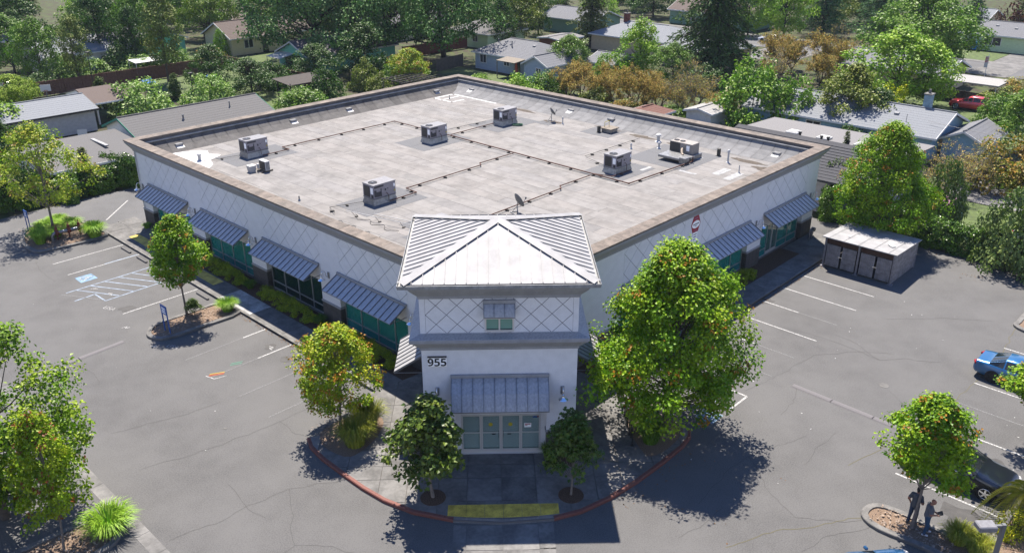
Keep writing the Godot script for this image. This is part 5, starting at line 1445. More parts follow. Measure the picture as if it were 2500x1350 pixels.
	vent_stack(21.95, 30.35, 0.45, 0.05, 0.08, "thin white vent right of the rear satellite dish", M.foam_white)
	vent_stack(34.6, 3.2, 0.45, 0.12, 0.18, "white louvred vent standing in the white coating at the left corner", M.foam_white)
	vent_stack(36.4, 30.3, 0.35, 0.035, 0.0, "short pipe among the white strips at the back corner", M.galvanised)
	vent_stack(21.4, 3.2, 0.3, 0.05, 0.0, "stub of pipe in a pale patch near the left parapet", M.galvanised)
	for q in [[17.85, 30.2, "dark brown post beside the roof hatch"], [6.9, 31.0, "dark brown post right of the tan unit"]]:
		t = thing("roof_post", q[2], "post", W(q[0], q[1], DECK), PI / 4, "posts on the roof")
		s = mb(); s.cbox(Vector3(0, 0.28, 0), Vector3(0.26, 0.56, 0.2), 0.02); obj("post", s, M.wood_block, t)
		s = mb(); s.box(Vector3(0, 0.02, 0), Vector3(0.36, 0.04, 0.3)); obj("base", s, M.wood_block, t)
	t = thing("garden_hose", "coil of green hose lying beside the back corner unit", "hose", W(24.4, 27.2, DECK))
	s = mb()
	var pts := []
	for k in 60: pts.append(Vector3(cos(k * 0.55) * (0.42 + 0.06 * sin(k * 0.9)), 0.03 + 0.004 * k * 0.5, sin(k * 0.55) * (0.24 + 0.04 * cos(k * 1.1))))
	s.tube(pts, 0.022, 5); obj("hose_coil", s, M.hose_green, t)
	# bins' enclosure beside the right walk
	build_enclosure()

func build_enclosure() -> void:
	var t := thing("trash_enclosure", "grey corrugated metal bin shed with sheet roof and rusty top panels", "shed", W(-2.95, 29.55, 0.0), PI / 4)
	# local x along b (depth 4.1), z along -a (length 4.8)
	var L := 4.8; var D := 4.1
	var s: MB
	# front is the face x = 0 (towards the camera, lower left); posts along it
	for z in [0.04, L / 2, L - 0.04]:
		s = mb(); s.box(Vector3(0.0, 1.1, z), Vector3(0.12, 2.2, 0.12)); s.box(Vector3(0, 0.03, z), Vector3(0.3, 0.06, 0.3)); obj("post", s, M.gate_post, t)
	for z in [0.04, L - 0.04]:
		s = mb(); s.box(Vector3(D, 1.0, z), Vector3(0.12, 2.0, 0.12)); obj("post", s, M.gate_post, t)
	for i in 2:
		var z0 := 0.12 + i * L / 2
		s = mb(); s.box(Vector3(0.01, 1.97, z0 + L / 4 - 0.08), Vector3(0.04, 0.42, L / 2 - 0.14)); obj("top_panel", s, M.rust_panel, t)
		for j in 2:
			var g := part("gate", t)
			var g0 := z0 + 0.03 + j * 1.12; var g1 := g0 + 0.98
			s = corrugated_wall(Vector3(-0.02, 0.14, g0), Vector3(-0.02, 0.14, g1), 1.58, 0.1, Vector3(-1, 0, 0)); obj("corrugated_sheet", s, M.corrugated, g)
			s = mb(); s.box(Vector3(-0.0, 1.75, (g0 + g1) / 2), Vector3(0.04, 0.05, g1 - g0)); s.box(Vector3(0.0, 0.12, (g0 + g1) / 2), Vector3(0.04, 0.05, g1 - g0)); obj("gate_rail", s, M.iron_dark, g)
			if j == 0:
				s = mb(); s.box(Vector3(-0.05, 0.95, g1 + 0.05), Vector3(0.03, 0.05, 0.3)); obj("latch", s, M.chrome, g)
	for e in 2:
		var z: float = [0.02, L - 0.02][e]
		s = corrugated_wall(Vector3(0.06, 0.06, z), Vector3(D - 0.06, 0.06, z), 1.95, 0.1, Vector3(0, 0, [-1, 1][e])); obj("side_wall", s, M.corrugated, t)
	s = corrugated_wall(Vector3(D, 0.06, 0.1), Vector3(D, 0.06, L - 0.1), 1.8, 0.1, Vector3(1, 0, 0)); obj("back_wall", s, M.corrugated, t)
	s = mb(); s.hexa([Vector3(-0.22, 2.19, L + 0.15), Vector3(D + 0.2, 2.0, L + 0.15), Vector3(D + 0.2, 2.0, -0.2), Vector3(-0.22, 2.19, -0.2), Vector3(-0.22, 2.25, L + 0.15), Vector3(D + 0.2, 2.06, L + 0.15), Vector3(D + 0.2, 2.06, -0.2), Vector3(-0.22, 2.25, -0.2)]); obj("roof_sheet", s, M.metal_roof, t)
	s = mb()
	for k in 5: s.box(Vector3(D / 2, 2.152, 0.3 + k * 1.02), Vector3(D + 0.36, 0.02, 0.04), Basis(Vector3.BACK, -0.043))
	obj("roof_ribs", s, M.galvanised, t)
	s = mb(); s.box(Vector3(1.0, 2.23, 1.2), Vector3(0.25, 0.05, 0.18), Basis(UP, 0.5)); s.box(Vector3(1.3, 2.24, 4.0), Vector3(0.5, 0.05, 0.3), Basis(UP, 0.9)); obj("litter", s, M.canvas_white, t)
	s = mb(); s.box(Vector3(D / 2, 0.02, L / 2), Vector3(D - 0.2, 0.04, L - 0.2)); obj("floor", s, M.concrete0, t)

func corrugated_wall(a: Vector3, b: Vector3, h: float, pitch: float, out: Vector3) -> MB:
	var s := mb()
	var d := b - a
	var n := int(d.length() / pitch) * 4
	for i in n:
		var p: Vector3 = a + d * (float(i) / n) + out * [0.0, 0.028, 0.028, 0.0][i % 4]; var q: Vector3 = a + d * (float(i + 1) / n) + out * [0.0, 0.028, 0.028, 0.0][(i + 1) % 4]
		s.quad(p, q, q + UP * h, p + UP * h)
	return s

# ---------- plants ----------
var proto := {}

class Leaves:   # many small folded leaves in one mesh
	var v := PackedVector3Array()
	var n := PackedVector3Array()
	var c := PackedColorArray()
	var g := RandomNumberGenerator.new()
	func ball() -> Vector3:
		var z := g.randf_range(-1.0, 1.0); var t := g.randf() * TAU; var r := sqrt(1.0 - z * z)
		return Vector3(r * cos(t), z, r * sin(t))
	func leaf(p: Vector3, nrm: Vector3, dir: Vector3, len: float, wide: float, col: Color) -> void:
		dir = (dir - nrm * dir.dot(nrm)).normalized()
		var sd := nrm.cross(dir) * wide * 0.5
		var tip := p + dir * len - nrm * len * 0.12
		var mid := p + dir * len * 0.5
		var l := mid + sd + nrm * wide * 0.12; var r := mid - sd + nrm * wide * 0.12
		var n1 := (l - p).cross(tip - p).normalized(); var n2 := (tip - p).cross(r - p).normalized()
		n1 = -n1; n2 = -n2
		v.append(p); v.append(l); v.append(tip); v.append(p); v.append(tip); v.append(r)
		n.append(n1); n.append(n1); n.append(n1); n.append(n2); n.append(n2); n.append(n2)
		for k in 6: c.append(col)
	func clump(o: Vector3, rc: float, count: int, ls: float, pal: Array, out: Vector3, squash := 0.8, droop := 0.0, tipcol = null, tipshare := 0.0) -> void:
		var base: Color = pal[g.randi() % pal.size()]
		var shoot := o + (out + Vector3.UP * 0.7 + ball() * 0.4).normalized() * rc * 0.75
		var reach := rc * 0.55 if g.randf() < tipshare * 2.0 else 0.0
		for i in count:
			var d := ball()
			var rr := rc * pow(g.randf(), 0.45)
			var p := o + Vector3(d.x * rr, d.y * rr * squash, d.z * rr)
			var nn := (d * 0.55 + out * 0.35 + Vector3.UP * 0.5 + ball() * 0.75).normalized()
			var dr := (d + out * 0.4 + ball() * 0.8 + Vector3.DOWN * droop)
			var col := base.lerp(pal[g.randi() % pal.size()], g.randf() * 0.6) * g.randf_range(0.8, 1.2)
			if tipcol != null and p.distance_to(shoot) < reach: col = (tipcol as Color) * g.randf_range(0.45, 0.75)
			col.a = 1.0
			var s := ls * g.randf_range(0.7, 1.25)
			leaf(p, nn, dr, s, s * 0.8, col)
	func mesh() -> ArrayMesh:
		var arr := []
		arr.resize(Mesh.ARRAY_MAX)
		arr[Mesh.ARRAY_VERTEX] = v; arr[Mesh.ARRAY_NORMAL] = n; arr[Mesh.ARRAY_COLOR] = c
		var am := ArrayMesh.new()
		am.add_surface_from_arrays(Mesh.PRIMITIVE_TRIANGLES, arr)
		return am

func pal(list: Array) -> Array:
	return list.map(func(q): return Color(q[0] * 1.25, q[1] * 1.32, q[2] * 0.8))

func profile(shape: String, t: float) -> float:   # crown radius by height, 0 at the bottom
	match shape:
		"spade": return minf(1.0, 0.6 + t * 1.9) * pow(1.0 - t, 0.55) * 1.12
		"egg": return pow(sin(PI * pow(clampf(t * 0.94 + 0.06, 0, 1), 0.72)), 0.7)
		"ball": return sqrt(maxf(0.0, 1.0 - pow(2.0 * t - 1.0, 2)))
		"umbrella": return sqrt(maxf(0.0, 1.0 - pow(t * 1.02 - 0.1, 2))) if t > 0.1 else 0.8 + t
		"cone": return pow(1.0 - t, 0.8) * 0.95 + 0.05
		"column": return pow(sin(PI * clampf(t * 0.92 + 0.06, 0, 1)), 0.4)
	return 1.0

# A broad-leaved tree of nominal size: trunk with limbs, and a crown of leaf clumps.
func make_tree_proto(key: String, d: Dictionary) -> void:
	var L := Leaves.new()
	L.g.seed = d.seed
	var g := L.g
	var h: float = d.h; var r: float = d.r; var y0: float = d.y0   # y0: height where the crown starts
	var s := mb()
	var bend: Vector3 = Vector3(g.randf_range(-0.25, 0.25), 0, g.randf_range(-0.25, 0.25)) * d.get("bend", 1.0)
	var tr: float = d.get("trunk", 0.11)
	var spine := []
	var rad := []
	for k in 9:
		var t := k / 8.0
		spine.append(Vector3(bend.x * sin(t * 3.0), h * 0.86 * t, bend.z * sin(t * 2.3 + 0.4) - bend.z * sin(0.4)))
		rad.append(tr * (1.25 - 0.25 * minf(1.0, t * 8.0)) * (1.0 - 0.85 * t))
	s.tube(spine, rad, 8)
	var nz := noise(0.35, d.seed, 2)
	var n: int = d.clumps
	var rc: float = d.rc
	var tipcol = d.get("tip", null)
	for i in n:
		var t := pow(g.randf(), d.get("tpow", 0.9))
		var pr := profile(d.shape, t) * r
		var ang := g.randf() * TAU
		var u := sqrt(g.randf()) if g.randf() < 0.45 else g.randf_range(0.78, 1.0)
		var lump: float = 1.0 + d.get("lumpy", 0.3) * nz.get_noise_3d(cos(ang) * 3.0, t * 6.0, sin(ang) * 3.0) * 1.6
		var o := Vector3(cos(ang) * pr * u * lump, y0 + (h - y0) * t, sin(ang) * pr * u * lump)
		var axis := spine[clampi(int(o.y / (h * 0.86) * 8.0), 0, 8)] as Vector3
		o.x += axis.x; o.z += axis.z
		var out := Vector3(o.x, (o.y - (y0 + h) * 0.5) * 0.8, o.z).normalized()
		var edge := u > 0.75 or t > 0.8
		L.clump(o, rc * g.randf_range(0.65, 1.25), d.per, d.leaf, d.pal, out, d.get("squash", 0.8), d.get("droop", 0.0), tipcol, (d.get("tipshare", 0.0) as float) * (g.randf() * 2.2 if edge else 0.3))
		if i % d.get("limb_every", 4) == 0:
			var start := spine[clampi(int(o.y / h * 8.0) - 1 - g.randi() % 2, 1, 7)] as Vector3
			start.y = maxf(start.y, y0 * 0.75)
			var m := start.lerp(o, 0.5) + Vector3(0, -0.06 * r, 0)
			var lr: float = tr * d.get("limb", 0.3)
			s.tube([start, m, o], [lr, lr * 0.6, lr * 0.2], 5, false)
	proto[key] = {"trunk": s.mesh(), "crown": L.mesh(), "h": h, "r": r, "tm": d.get("tm", "trunk"), "lm": d.get("lm", "leaf")}

func make_conifer_proto(key: String, sd: int, h: float, r: float, levels: int, pl: Array, leaf: float, droop: float, per := 9) -> void:
	var L := Leaves.new()
	L.g.seed = sd
	var g := L.g
	var s := mb()
	s.tube([Vector3.ZERO, Vector3(0.05, h * 0.5, 0), Vector3(0, h, 0.03)], [h * 0.03, h * 0.017, 0.02], 8)
	for k in levels:
		var t := (k + 0.5) / levels
		var y := h * (0.12 + 0.87 * t)
		var rr := r * (pow(1.0 - t, 0.75) * 0.95 + 0.05) * g.randf_range(0.7, 1.12)
		var nb := 5 + g.randi() % 3
		var a0 := g.randf() * TAU
		for j in nb:
			var a := a0 + TAU * j / nb + g.randf_range(-0.3, 0.3)
			var d := Vector3(cos(a), 0, sin(a))
			var l := rr * g.randf_range(0.65, 1.1)
			var e := Vector3(0, y, 0) + d * l + Vector3(0, -l * droop * g.randf_range(0.6, 1.3), 0)
			s.tube([Vector3(0, y, 0), Vector3(0, y, 0).lerp(e, 0.5) + Vector3(0, l * 0.06, 0), e], [h * 0.004 + 0.01, h * 0.003, 0.008], 4, false)
			var m := maxi(2, int(l / (leaf * 1.1)))
			for q in m:
				var w := (q + 0.7) / m
				var p := Vector3(0, y, 0).lerp(e, w) + Vector3(0, l * 0.06 * sin(PI * w), 0)
				var sp := l * 0.28 * (1.1 - w * 0.6)
				for i in per:
					var sd2 := d.cross(Vector3.UP) * g.randf_range(-1, 1) * sp
					var pp := p + sd2 + Vector3(0, g.randf_range(-0.5, 0.25) * leaf - absf(sd2.length()) * 0.25, 0) + d * g.randf_range(-0.3, 0.3) * sp
					var col: Color = pl[g.randi() % pl.size()] * g.randf_range(0.75, 1.25)
					col.a = 1.0
					L.leaf(pp, (Vector3.UP + L.ball() * 0.7).normalized(), d + sd2.normalized() * 0.6 + Vector3.DOWN * (droop + 0.35) + L.ball() * 0.4, leaf * g.randf_range(0.7, 1.4), leaf * 0.42, col)
	proto[key] = {"trunk": s.mesh(), "crown": L.mesh(), "h": h, "r": r, "tm": "trunk_dark", "lm": "leaf_dull"}

func make_bare_proto(key: String, sd: int, tm: String, budcol: Array, buds: int) -> void:   # leafless or just budding
	var L := Leaves.new()
	L.g.seed = sd
	var g := L.g
	var s := mb()
	var stack := []
	for k in 4: stack.append([Vector3(0, 0.1, 0), (Vector3(cos(k * 1.6 + g.randf()), 1.7, sin(k * 1.6 + g.randf()))).normalized(), 1.5, 0.07, 0])
	while stack.size():
		var b: Array = stack.pop_back()
		var p: Vector3 = b[0]; var d: Vector3 = b[1]; var l: float = b[2] * g.randf_range(0.75, 1.2); var rr: float = b[3]
		var e := p + d * l
		var m := p.lerp(e, 0.5) + L.ball() * l * 0.07
		s.tube([p, m, e] if b[4] < 4 else [p, e], [rr, rr * 0.82, rr * 0.6] if b[4] < 4 else [maxf(rr, 0.008), maxf(rr * 0.6, 0.006)], 3 if b[4] > 1 else 5, false)
		if b[4] >= 2:
			for q in buds: L.clump(p.lerp(e, g.randf()), 0.12, 2, 0.09, budcol, Vector3.UP)
		if b[4] < 5:
			for q in (3 if b[4] < 4 else 2) + (1 if g.randf() < 0.35 else 0):
				var nd := (d + L.ball() * 0.75 + Vector3(0, 0.12, 0)).normalized()
				stack.append([p.lerp(e, g.randf_range(0.45, 1.0)), nd, l * g.randf_range(0.6, 0.8), rr * 0.55, b[4] + 1])
	proto[key] = {"trunk": s.mesh(), "crown": L.mesh(), "h": 4.6, "r": 3.2, "tm": tm, "lm": "leaf_dull"}

func make_bush_proto(key: String, sd: int, sx: float, sy: float, sz: float, n: int, per: int, leaf: float, pl: Array, boxy := false, lm := "leaf", rc := 0.22, tipcol = null, tipshare := 0.0) -> void:   # foliage down to the ground; half sizes sx, sz and height sy
	var L := Leaves.new()
	L.g.seed = sd
	var g := L.g
	var s := mb()
	for k in 5:
		var a := TAU * k / 5.0
		s.tube([Vector3(cos(a) * sx * 0.12, 0, sin(a) * sz * 0.12), Vector3(cos(a) * sx * 0.45, sy * 0.7, sin(a) * sz * 0.45)], [0.035, 0.012], 4, false)
	var nz := noise(0.8, sd, 2)
	for i in n:
		var d := L.ball()
		d.y = absf(d.y)
		var o: Vector3
		if boxy:
			var m := maxf(absf(d.x), maxf(d.y, absf(d.z)))
			var q := d / m
			o = d.lerp(q, 0.72)
		else: o = d
		var k := (1.0 + 0.28 * nz.get_noise_3dv(o * 3.0)) * (1.0 if g.randf() < 0.75 else g.randf())
		o = Vector3(o.x * sx, o.y * sy, o.z * sz) * k
		o.x *= 1.0 - rc * 0.5 / sx; o.z *= 1.0 - rc * 0.5 / sz; o.y = maxf(o.y * (1.0 - rc * 0.5 / sy), rc * 0.5)
		L.clump(o, rc * g.randf_range(0.7, 1.2), per, leaf, pl, d, 0.85, 0.0, tipcol, tipshare * g.randf() * 2.0)
	proto[key] = {"trunk": s.mesh(), "crown": L.mesh(), "h": sy, "r": sx, "tm": "trunk_dark", "lm": lm}

func make_grass_proto(key: String, sd: int, r: float, h: float, n: int, pl: Array, lean := 1.0) -> void:
	var L := Leaves.new()
	L.g.seed = sd
	var g := L.g
	for i in n:
		var a := g.randf() * TAU
		var d := Vector3(cos(a), 0, sin(a))
		var o := d * r * 0.42 * sqrt(g.randf())
		var l := h * g.randf_range(0.65, 1.15)
		var reach := r * g.randf_range(0.15, 0.75) * lean
		var col: Color = pl[g.randi() % pl.size()] * g.randf_range(0.75, 1.25)
		col.a = 1.0
		var w := 0.009 * g.randf_range(0.8, 1.4) * (1.0 + r * 0.3)
		var sd2 := d.cross(Vector3.UP) * w
		var p0 := o; var p1 := o + d * reach * 0.3 + Vector3(0, l * 0.62, 0); var p2 := o + d * reach * 0.75 + Vector3(0, l * 0.95, 0); var p3 := o + d * reach * 1.25 + Vector3(0, l * 0.82, 0)
		for q in [[p0 - sd2, p0 + sd2, p1 + sd2], [p0 - sd2, p1 + sd2, p1 - sd2], [p1 - sd2, p1 + sd2, p2 + sd2 * 0.6], [p1 - sd2, p2 + sd2 * 0.6, p2 - sd2 * 0.6], [p2 - sd2 * 0.6, p2 + sd2 * 0.6, p3]]:
			var nn := ((q[2] - q[0]) as Vector3).cross(q[1] - q[0]).normalized()
			for p in q:
				L.v.append(p); L.n.append(nn); L.c.append(col)
	proto[key] = {"crown": L.mesh(), "h": h, "r": r, "lm": "blade"}

func plant(key: String, called: String, label: String, cat: String, at: Vector3, h: float, r: float, turn := -1.0, group := "", lm := "", crown := "crown", rz := -1.0) -> Node3D:
	var d: Dictionary = proto[key]
	var t := thing(called, label, cat, at, rng.randf() * TAU if turn < 0 else turn, group)
	t.scale = Vector3(r / d.r, h / d.h, (r if rz < 0 else rz) / d.r)
	if d.has("trunk"): obj("trunk" if cat == "tree" else "stem", d.trunk, M[d.tm], t)
	obj(crown, d.crown, M[lm if lm else d.lm], t)
	return t

func build_protos() -> void:
	var maple := pal([[0.16, 0.235, 0.012], [0.10, 0.185, 0.012], [0.055, 0.12, 0.011], [0.19, 0.25, 0.014], [0.12, 0.205, 0.011]])
	var orange := Color(0.46, 0.22, 0.02)
	make_tree_proto("maple_big", {"seed": 11, "h": 9.3, "r": 3.8, "y0": 1.6, "shape": "spade", "clumps": 430, "per": 105, "rc": 0.64, "leaf": 0.155, "pal": maple, "tip": orange, "tipshare": 0.10, "trunk": 0.14, "lumpy": 0.32})
	make_tree_proto("maple_round", {"seed": 12, "h": 5.4, "r": 2.0, "y0": 1.5, "shape": "egg", "clumps": 165, "per": 85, "rc": 0.42, "leaf": 0.13, "pal": pal([[0.25, 0.27, 0.018], [0.19, 0.24, 0.018], [0.28, 0.26, 0.022], [0.14, 0.21, 0.016]]), "tip": orange, "tipshare": 0.24, "trunk": 0.07, "tm": "trunk_pale"})
	make_tree_proto("maple_slim", {"seed": 13, "h": 6.3, "r": 1.5, "y0": 2.5, "shape": "egg", "clumps": 155, "per": 85, "rc": 0.40, "leaf": 0.135, "pal": maple, "tip": orange, "tipshare": 0.14, "trunk": 0.07, "tm": "trunk_pale", "lumpy": 0.45})
	make_tree_proto("maple_open", {"seed": 14, "h": 6.2, "r": 1.5, "y0": 1.9, "shape": "egg", "clumps": 110, "per": 70, "rc": 0.40, "leaf": 0.14, "pal": pal([[0.22, 0.25, 0.016], [0.16, 0.22, 0.016], [0.12, 0.18, 0.014]]), "tip": Color(0.30, 0.10, 0.025), "tipshare": 0.28, "trunk": 0.06, "tm": "trunk_pale", "lumpy": 0.5})
	make_tree_proto("maple_pale", {"seed": 15, "h": 8.3, "r": 3.0, "y0": 2.4, "shape": "egg", "clumps": 150, "per": 48, "rc": 0.55, "leaf": 0.17, "pal": pal([[0.26, 0.28, 0.04], [0.20, 0.25, 0.03], [0.30, 0.28, 0.05], [0.13, 0.19, 0.022]]), "tip": Color(0.40, 0.26, 0.06), "tipshare": 0.15, "trunk": 0.10, "tm": "trunk_pale", "lumpy": 0.45})
	make_tree_proto("plane_tree", {"seed": 16, "h": 10.5, "r": 2.9, "y0": 1.4, "shape": "egg", "clumps": 330, "per": 90, "rc": 0.58, "leaf": 0.16, "pal": pal([[0.14, 0.215, 0.018], [0.085, 0.15, 0.016], [0.05, 0.10, 0.014], [0.19, 0.24, 0.03]]), "trunk": 0.15, "lumpy": 0.45})
	make_tree_proto("magnolia", {"seed": 17, "h": 4.8, "r": 1.5, "y0": 1.5, "shape": "egg", "clumps": 135, "per": 38, "rc": 0.40, "leaf": 0.21, "pal": pal([[0.045, 0.072, 0.016], [0.065, 0.092, 0.02], [0.03, 0.052, 0.014], [0.09, 0.11, 0.03]]), "trunk": 0.07, "tm": "trunk_pale", "lm": "leaf_glossy", "lumpy": 0.5})
	make_tree_proto("magnolia_thin", {"seed": 18, "h": 4.2, "r": 1.3, "y0": 1.1, "shape": "cone", "clumps": 85, "per": 32, "rc": 0.34, "leaf": 0.18, "pal": pal([[0.045, 0.075, 0.016], [0.032, 0.058, 0.014], [0.06, 0.085, 0.02]]), "trunk": 0.045, "tm": "trunk_pale", "lm": "leaf_glossy", "lumpy": 0.6})
	# background
	var oak := pal([[0.038, 0.078, 0.034], [0.055, 0.10, 0.045], [0.028, 0.058, 0.026], [0.07, 0.115, 0.05]])
	make_tree_proto("oak_a", {"seed": 21, "h": 12.8, "r": 9.5, "y0": 3.4, "shape": "umbrella", "clumps": 330, "per": 62, "rc": 1.35, "leaf": 0.36, "pal": oak, "trunk": 0.42, "limb": 0.42, "limb_every": 9, "tm": "trunk_dark", "lm": "leaf_dull", "lumpy": 0.5, "droop": 0.5, "bend": 4.0})
	make_tree_proto("oak_b", {"seed": 22, "h": 12.8, "r": 8.0, "y0": 3.6, "shape": "umbrella", "clumps": 270, "per": 60, "rc": 1.25, "leaf": 0.34, "pal": pal([[0.035, 0.075, 0.024], [0.05, 0.095, 0.03], [0.026, 0.055, 0.02]]), "trunk": 0.40, "limb": 0.42, "limb_every": 9, "tm": "trunk_dark", "lm": "leaf_dull", "lumpy": 0.55, "droop": 0.4, "bend": 3.0})
	var sets := {"green": [[0.07, 0.125, 0.024], [0.10, 0.165, 0.03], [0.05, 0.095, 0.02], [0.12, 0.18, 0.035]], "dark": [[0.035, 0.07, 0.018], [0.05, 0.095, 0.024], [0.026, 0.052, 0.015]], "lime": [[0.16, 0.24, 0.03], [0.12, 0.20, 0.028], [0.20, 0.27, 0.04]], "olive": [[0.11, 0.125, 0.03], [0.085, 0.105, 0.028], [0.14, 0.15, 0.035]], "pale": [[0.17, 0.24, 0.085], [0.13, 0.20, 0.065], [0.21, 0.27, 0.12]], "grey": [[0.08, 0.105, 0.05], [0.06, 0.085, 0.04], [0.10, 0.125, 0.055]]}
	var sd := 31
	for k in sets:
		make_tree_proto("tree_" + k, {"seed": sd, "h": 8.0, "r": 3.4, "y0": 1.2, "shape": "egg", "clumps": 130, "per": 52, "rc": 0.72, "leaf": 0.25, "pal": pal(sets[k]), "trunk": 0.15, "tm": "trunk_dark", "lumpy": 0.5})
		make_bush_proto("bush_" + k, sd + 50, 2.0, 2.6, 2.0, 90, 42, 0.19, pal(sets[k]), false, "leaf", 0.45)
		sd += 1
	make_tree_proto("dome", {"seed": 41, "h": 8.0, "r": 5.0, "y0": 0.9, "shape": "egg", "clumps": 260, "per": 62, "rc": 0.8, "leaf": 0.24, "pal": pal([[0.09, 0.15, 0.028], [0.065, 0.12, 0.022], [0.12, 0.185, 0.035]]), "trunk": 0.25, "tm": "trunk_dark", "lumpy": 0.25})
	make_tree_proto("slender", {"seed": 42, "h": 9.5, "r": 1.8, "y0": 2.2, "shape": "column", "clumps": 95, "per": 52, "rc": 0.62, "leaf": 0.22, "pal": pal([[0.07, 0.085, 0.026], [0.055, 0.075, 0.024], [0.09, 0.10, 0.03]]), "trunk": 0.14, "lumpy": 0.5, "tm": "trunk", "lm": "leaf_dull"})
	make_tree_proto("topped", {"seed": 43, "h": 8.0, "r": 4.3, "y0": 4.0, "shape": "umbrella", "clumps": 130, "per": 62, "rc": 0.75, "leaf": 0.24, "pal": pal([[0.10, 0.14, 0.022], [0.075, 0.115, 0.02], [0.13, 0.165, 0.026]]), "trunk": 0.16, "lumpy": 0.3, "tm": "trunk_dark", "limb": 0.4})
	make_conifer_proto("redwood", 51, 17.0, 7.0, 34, pal([[0.035, 0.062, 0.026], [0.05, 0.08, 0.032], [0.026, 0.048, 0.022]]), 0.5, 0.35, 11)
	make_conifer_proto("redwood_b", 52, 13.0, 4.0, 26, pal([[0.06, 0.075, 0.03], [0.05, 0.068, 0.028], [0.08, 0.085, 0.035]]), 0.42, 0.4, 11)
	make_conifer_proto("cedar", 53, 10.0, 5.0, 18, pal([[0.04, 0.085, 0.05], [0.055, 0.10, 0.058], [0.03, 0.065, 0.04]]), 0.42, 0.12, 10)
	make_conifer_proto("spire", 54, 4.5, 0.9, 22, pal([[0.06, 0.075, 0.03], [0.08, 0.09, 0.035]]), 0.14, 0.1, 8)
	make_bare_proto("bare_brown", 61, "twig", pal([[0.26, 0.15, 0.045], [0.20, 0.12, 0.04], [0.16, 0.15, 0.04]]), 3)
	make_bare_proto("bare_grey", 62, "twig_grey", pal([[0.26, 0.16, 0.06], [0.14, 0.14, 0.04]]), 1)
	make_bush_proto("cypress", 71, 0.55, 2.6, 0.55, 130, 30, 0.11, pal([[0.035, 0.055, 0.018], [0.05, 0.07, 0.022]]), false, "leaf_dull", 0.16)
	make_bush_proto("hedge", 72, 2.6, 0.78, 0.42, 260, 46, 0.075, pal([[0.20, 0.24, 0.02], [0.15, 0.19, 0.018], [0.25, 0.28, 0.026], [0.10, 0.14, 0.015]]), true, "leaf", 0.16)
	make_bush_proto("ivy_hedge", 73, 3.0, 1.9, 0.8, 330, 46, 0.14, pal([[0.05, 0.10, 0.018], [0.07, 0.13, 0.022], [0.03, 0.065, 0.014], [0.10, 0.16, 0.03]]), true, "leaf_glossy", 0.3)
	make_bush_proto("flower_bush", 74, 2.0, 2.6, 2.0, 100, 44, 0.18, pal([[0.11, 0.185, 0.03], [0.08, 0.145, 0.026], [0.15, 0.22, 0.04]]), false, "leaf", 0.45, Color(0.55, 0.55, 0.25), 0.06)
	make_bush_proto("pink_bush", 75, 1.2, 1.2, 1.2, 60, 36, 0.13, pal([[0.06, 0.11, 0.03], [0.09, 0.14, 0.035]]), false, "leaf", 0.3, Color(0.6, 0.16, 0.28), 0.2)
	make_bush_proto("gold_bush", 76, 1.2, 1.4, 1.2, 60, 36, 0.13, pal([[0.42, 0.36, 0.02], [0.34, 0.32, 0.02], [0.16, 0.2, 0.03]]), false, "leaf", 0.3)
	make_bush_proto("plum_bush", 77, 1.4, 1.5, 1.4, 60, 36, 0.16, pal([[0.06, 0.022, 0.03], [0.08, 0.03, 0.036], [0.045, 0.02, 0.026]]), false, "leaf", 0.34)
	make_bush_proto("orange_bush", 78, 2.0, 2.4, 2.0, 95, 40, 0.16, pal([[0.22, 0.13, 0.04], [0.16, 0.13, 0.035], [0.28, 0.15, 0.05], [0.12, 0.14, 0.03]]), false, "leaf", 0.45)
	make_grass_proto("grass_fresh", 81, 1.0, 0.75, 1100, pal([[0.16, 0.27, 0.03], [0.12, 0.22, 0.022], [0.20, 0.29, 0.05]]))
	make_grass_proto("grass_olive", 82, 1.2, 1.0, 900, pal([[0.15, 0.17, 0.025], [0.11, 0.135, 0.02], [0.20, 0.20, 0.035], [0.24, 0.22, 0.06]]), 0.9)
	make_grass_proto("grass_dark", 83, 0.7, 0.8, 600, pal([[0.06, 0.12, 0.02], [0.085, 0.15, 0.024], [0.045, 0.09, 0.016]]))
	# palm: arching fronds of leaflets
	var L := Leaves.new()
	L.g.seed = 91
	for k in 17:
		var a := TAU * k / 17.0 + L.g.randf_range(-0.15, 0.15)
		var d := Vector3(cos(a), 0, sin(a))
		var lift := L.g.randf_range(0.5, 1.5)
		for q in 34:
			var t := q / 33.0
			var p := d * 2.3 * t + Vector3(0, 1.5 + lift * t - 2.5 * t * t, 0)
			for sd2 in [-1.0, 1.0]:
				var col := Color(0.09, 0.11, 0.018).lerp(Color(0.18, 0.17, 0.035), L.g.randf())
				L.leaf(p, (Vector3.UP + d * 0.3).normalized(), d * 0.5 + d.cross(Vector3.UP) * sd2 + Vector3.DOWN * (0.35 + t * 0.7), 0.55 * (1.1 - t * 0.5), 0.045, col)
	var s := mb(); s.tube([Vector3.ZERO, Vector3(0, 1.5, 0)], [0.22, 0.16], 9)
	proto["palm"] = {"trunk": s.mesh(), "crown": L.mesh(), "h": 2.2, "r": 2.3, "tm": "trunk", "lm": "blade"}

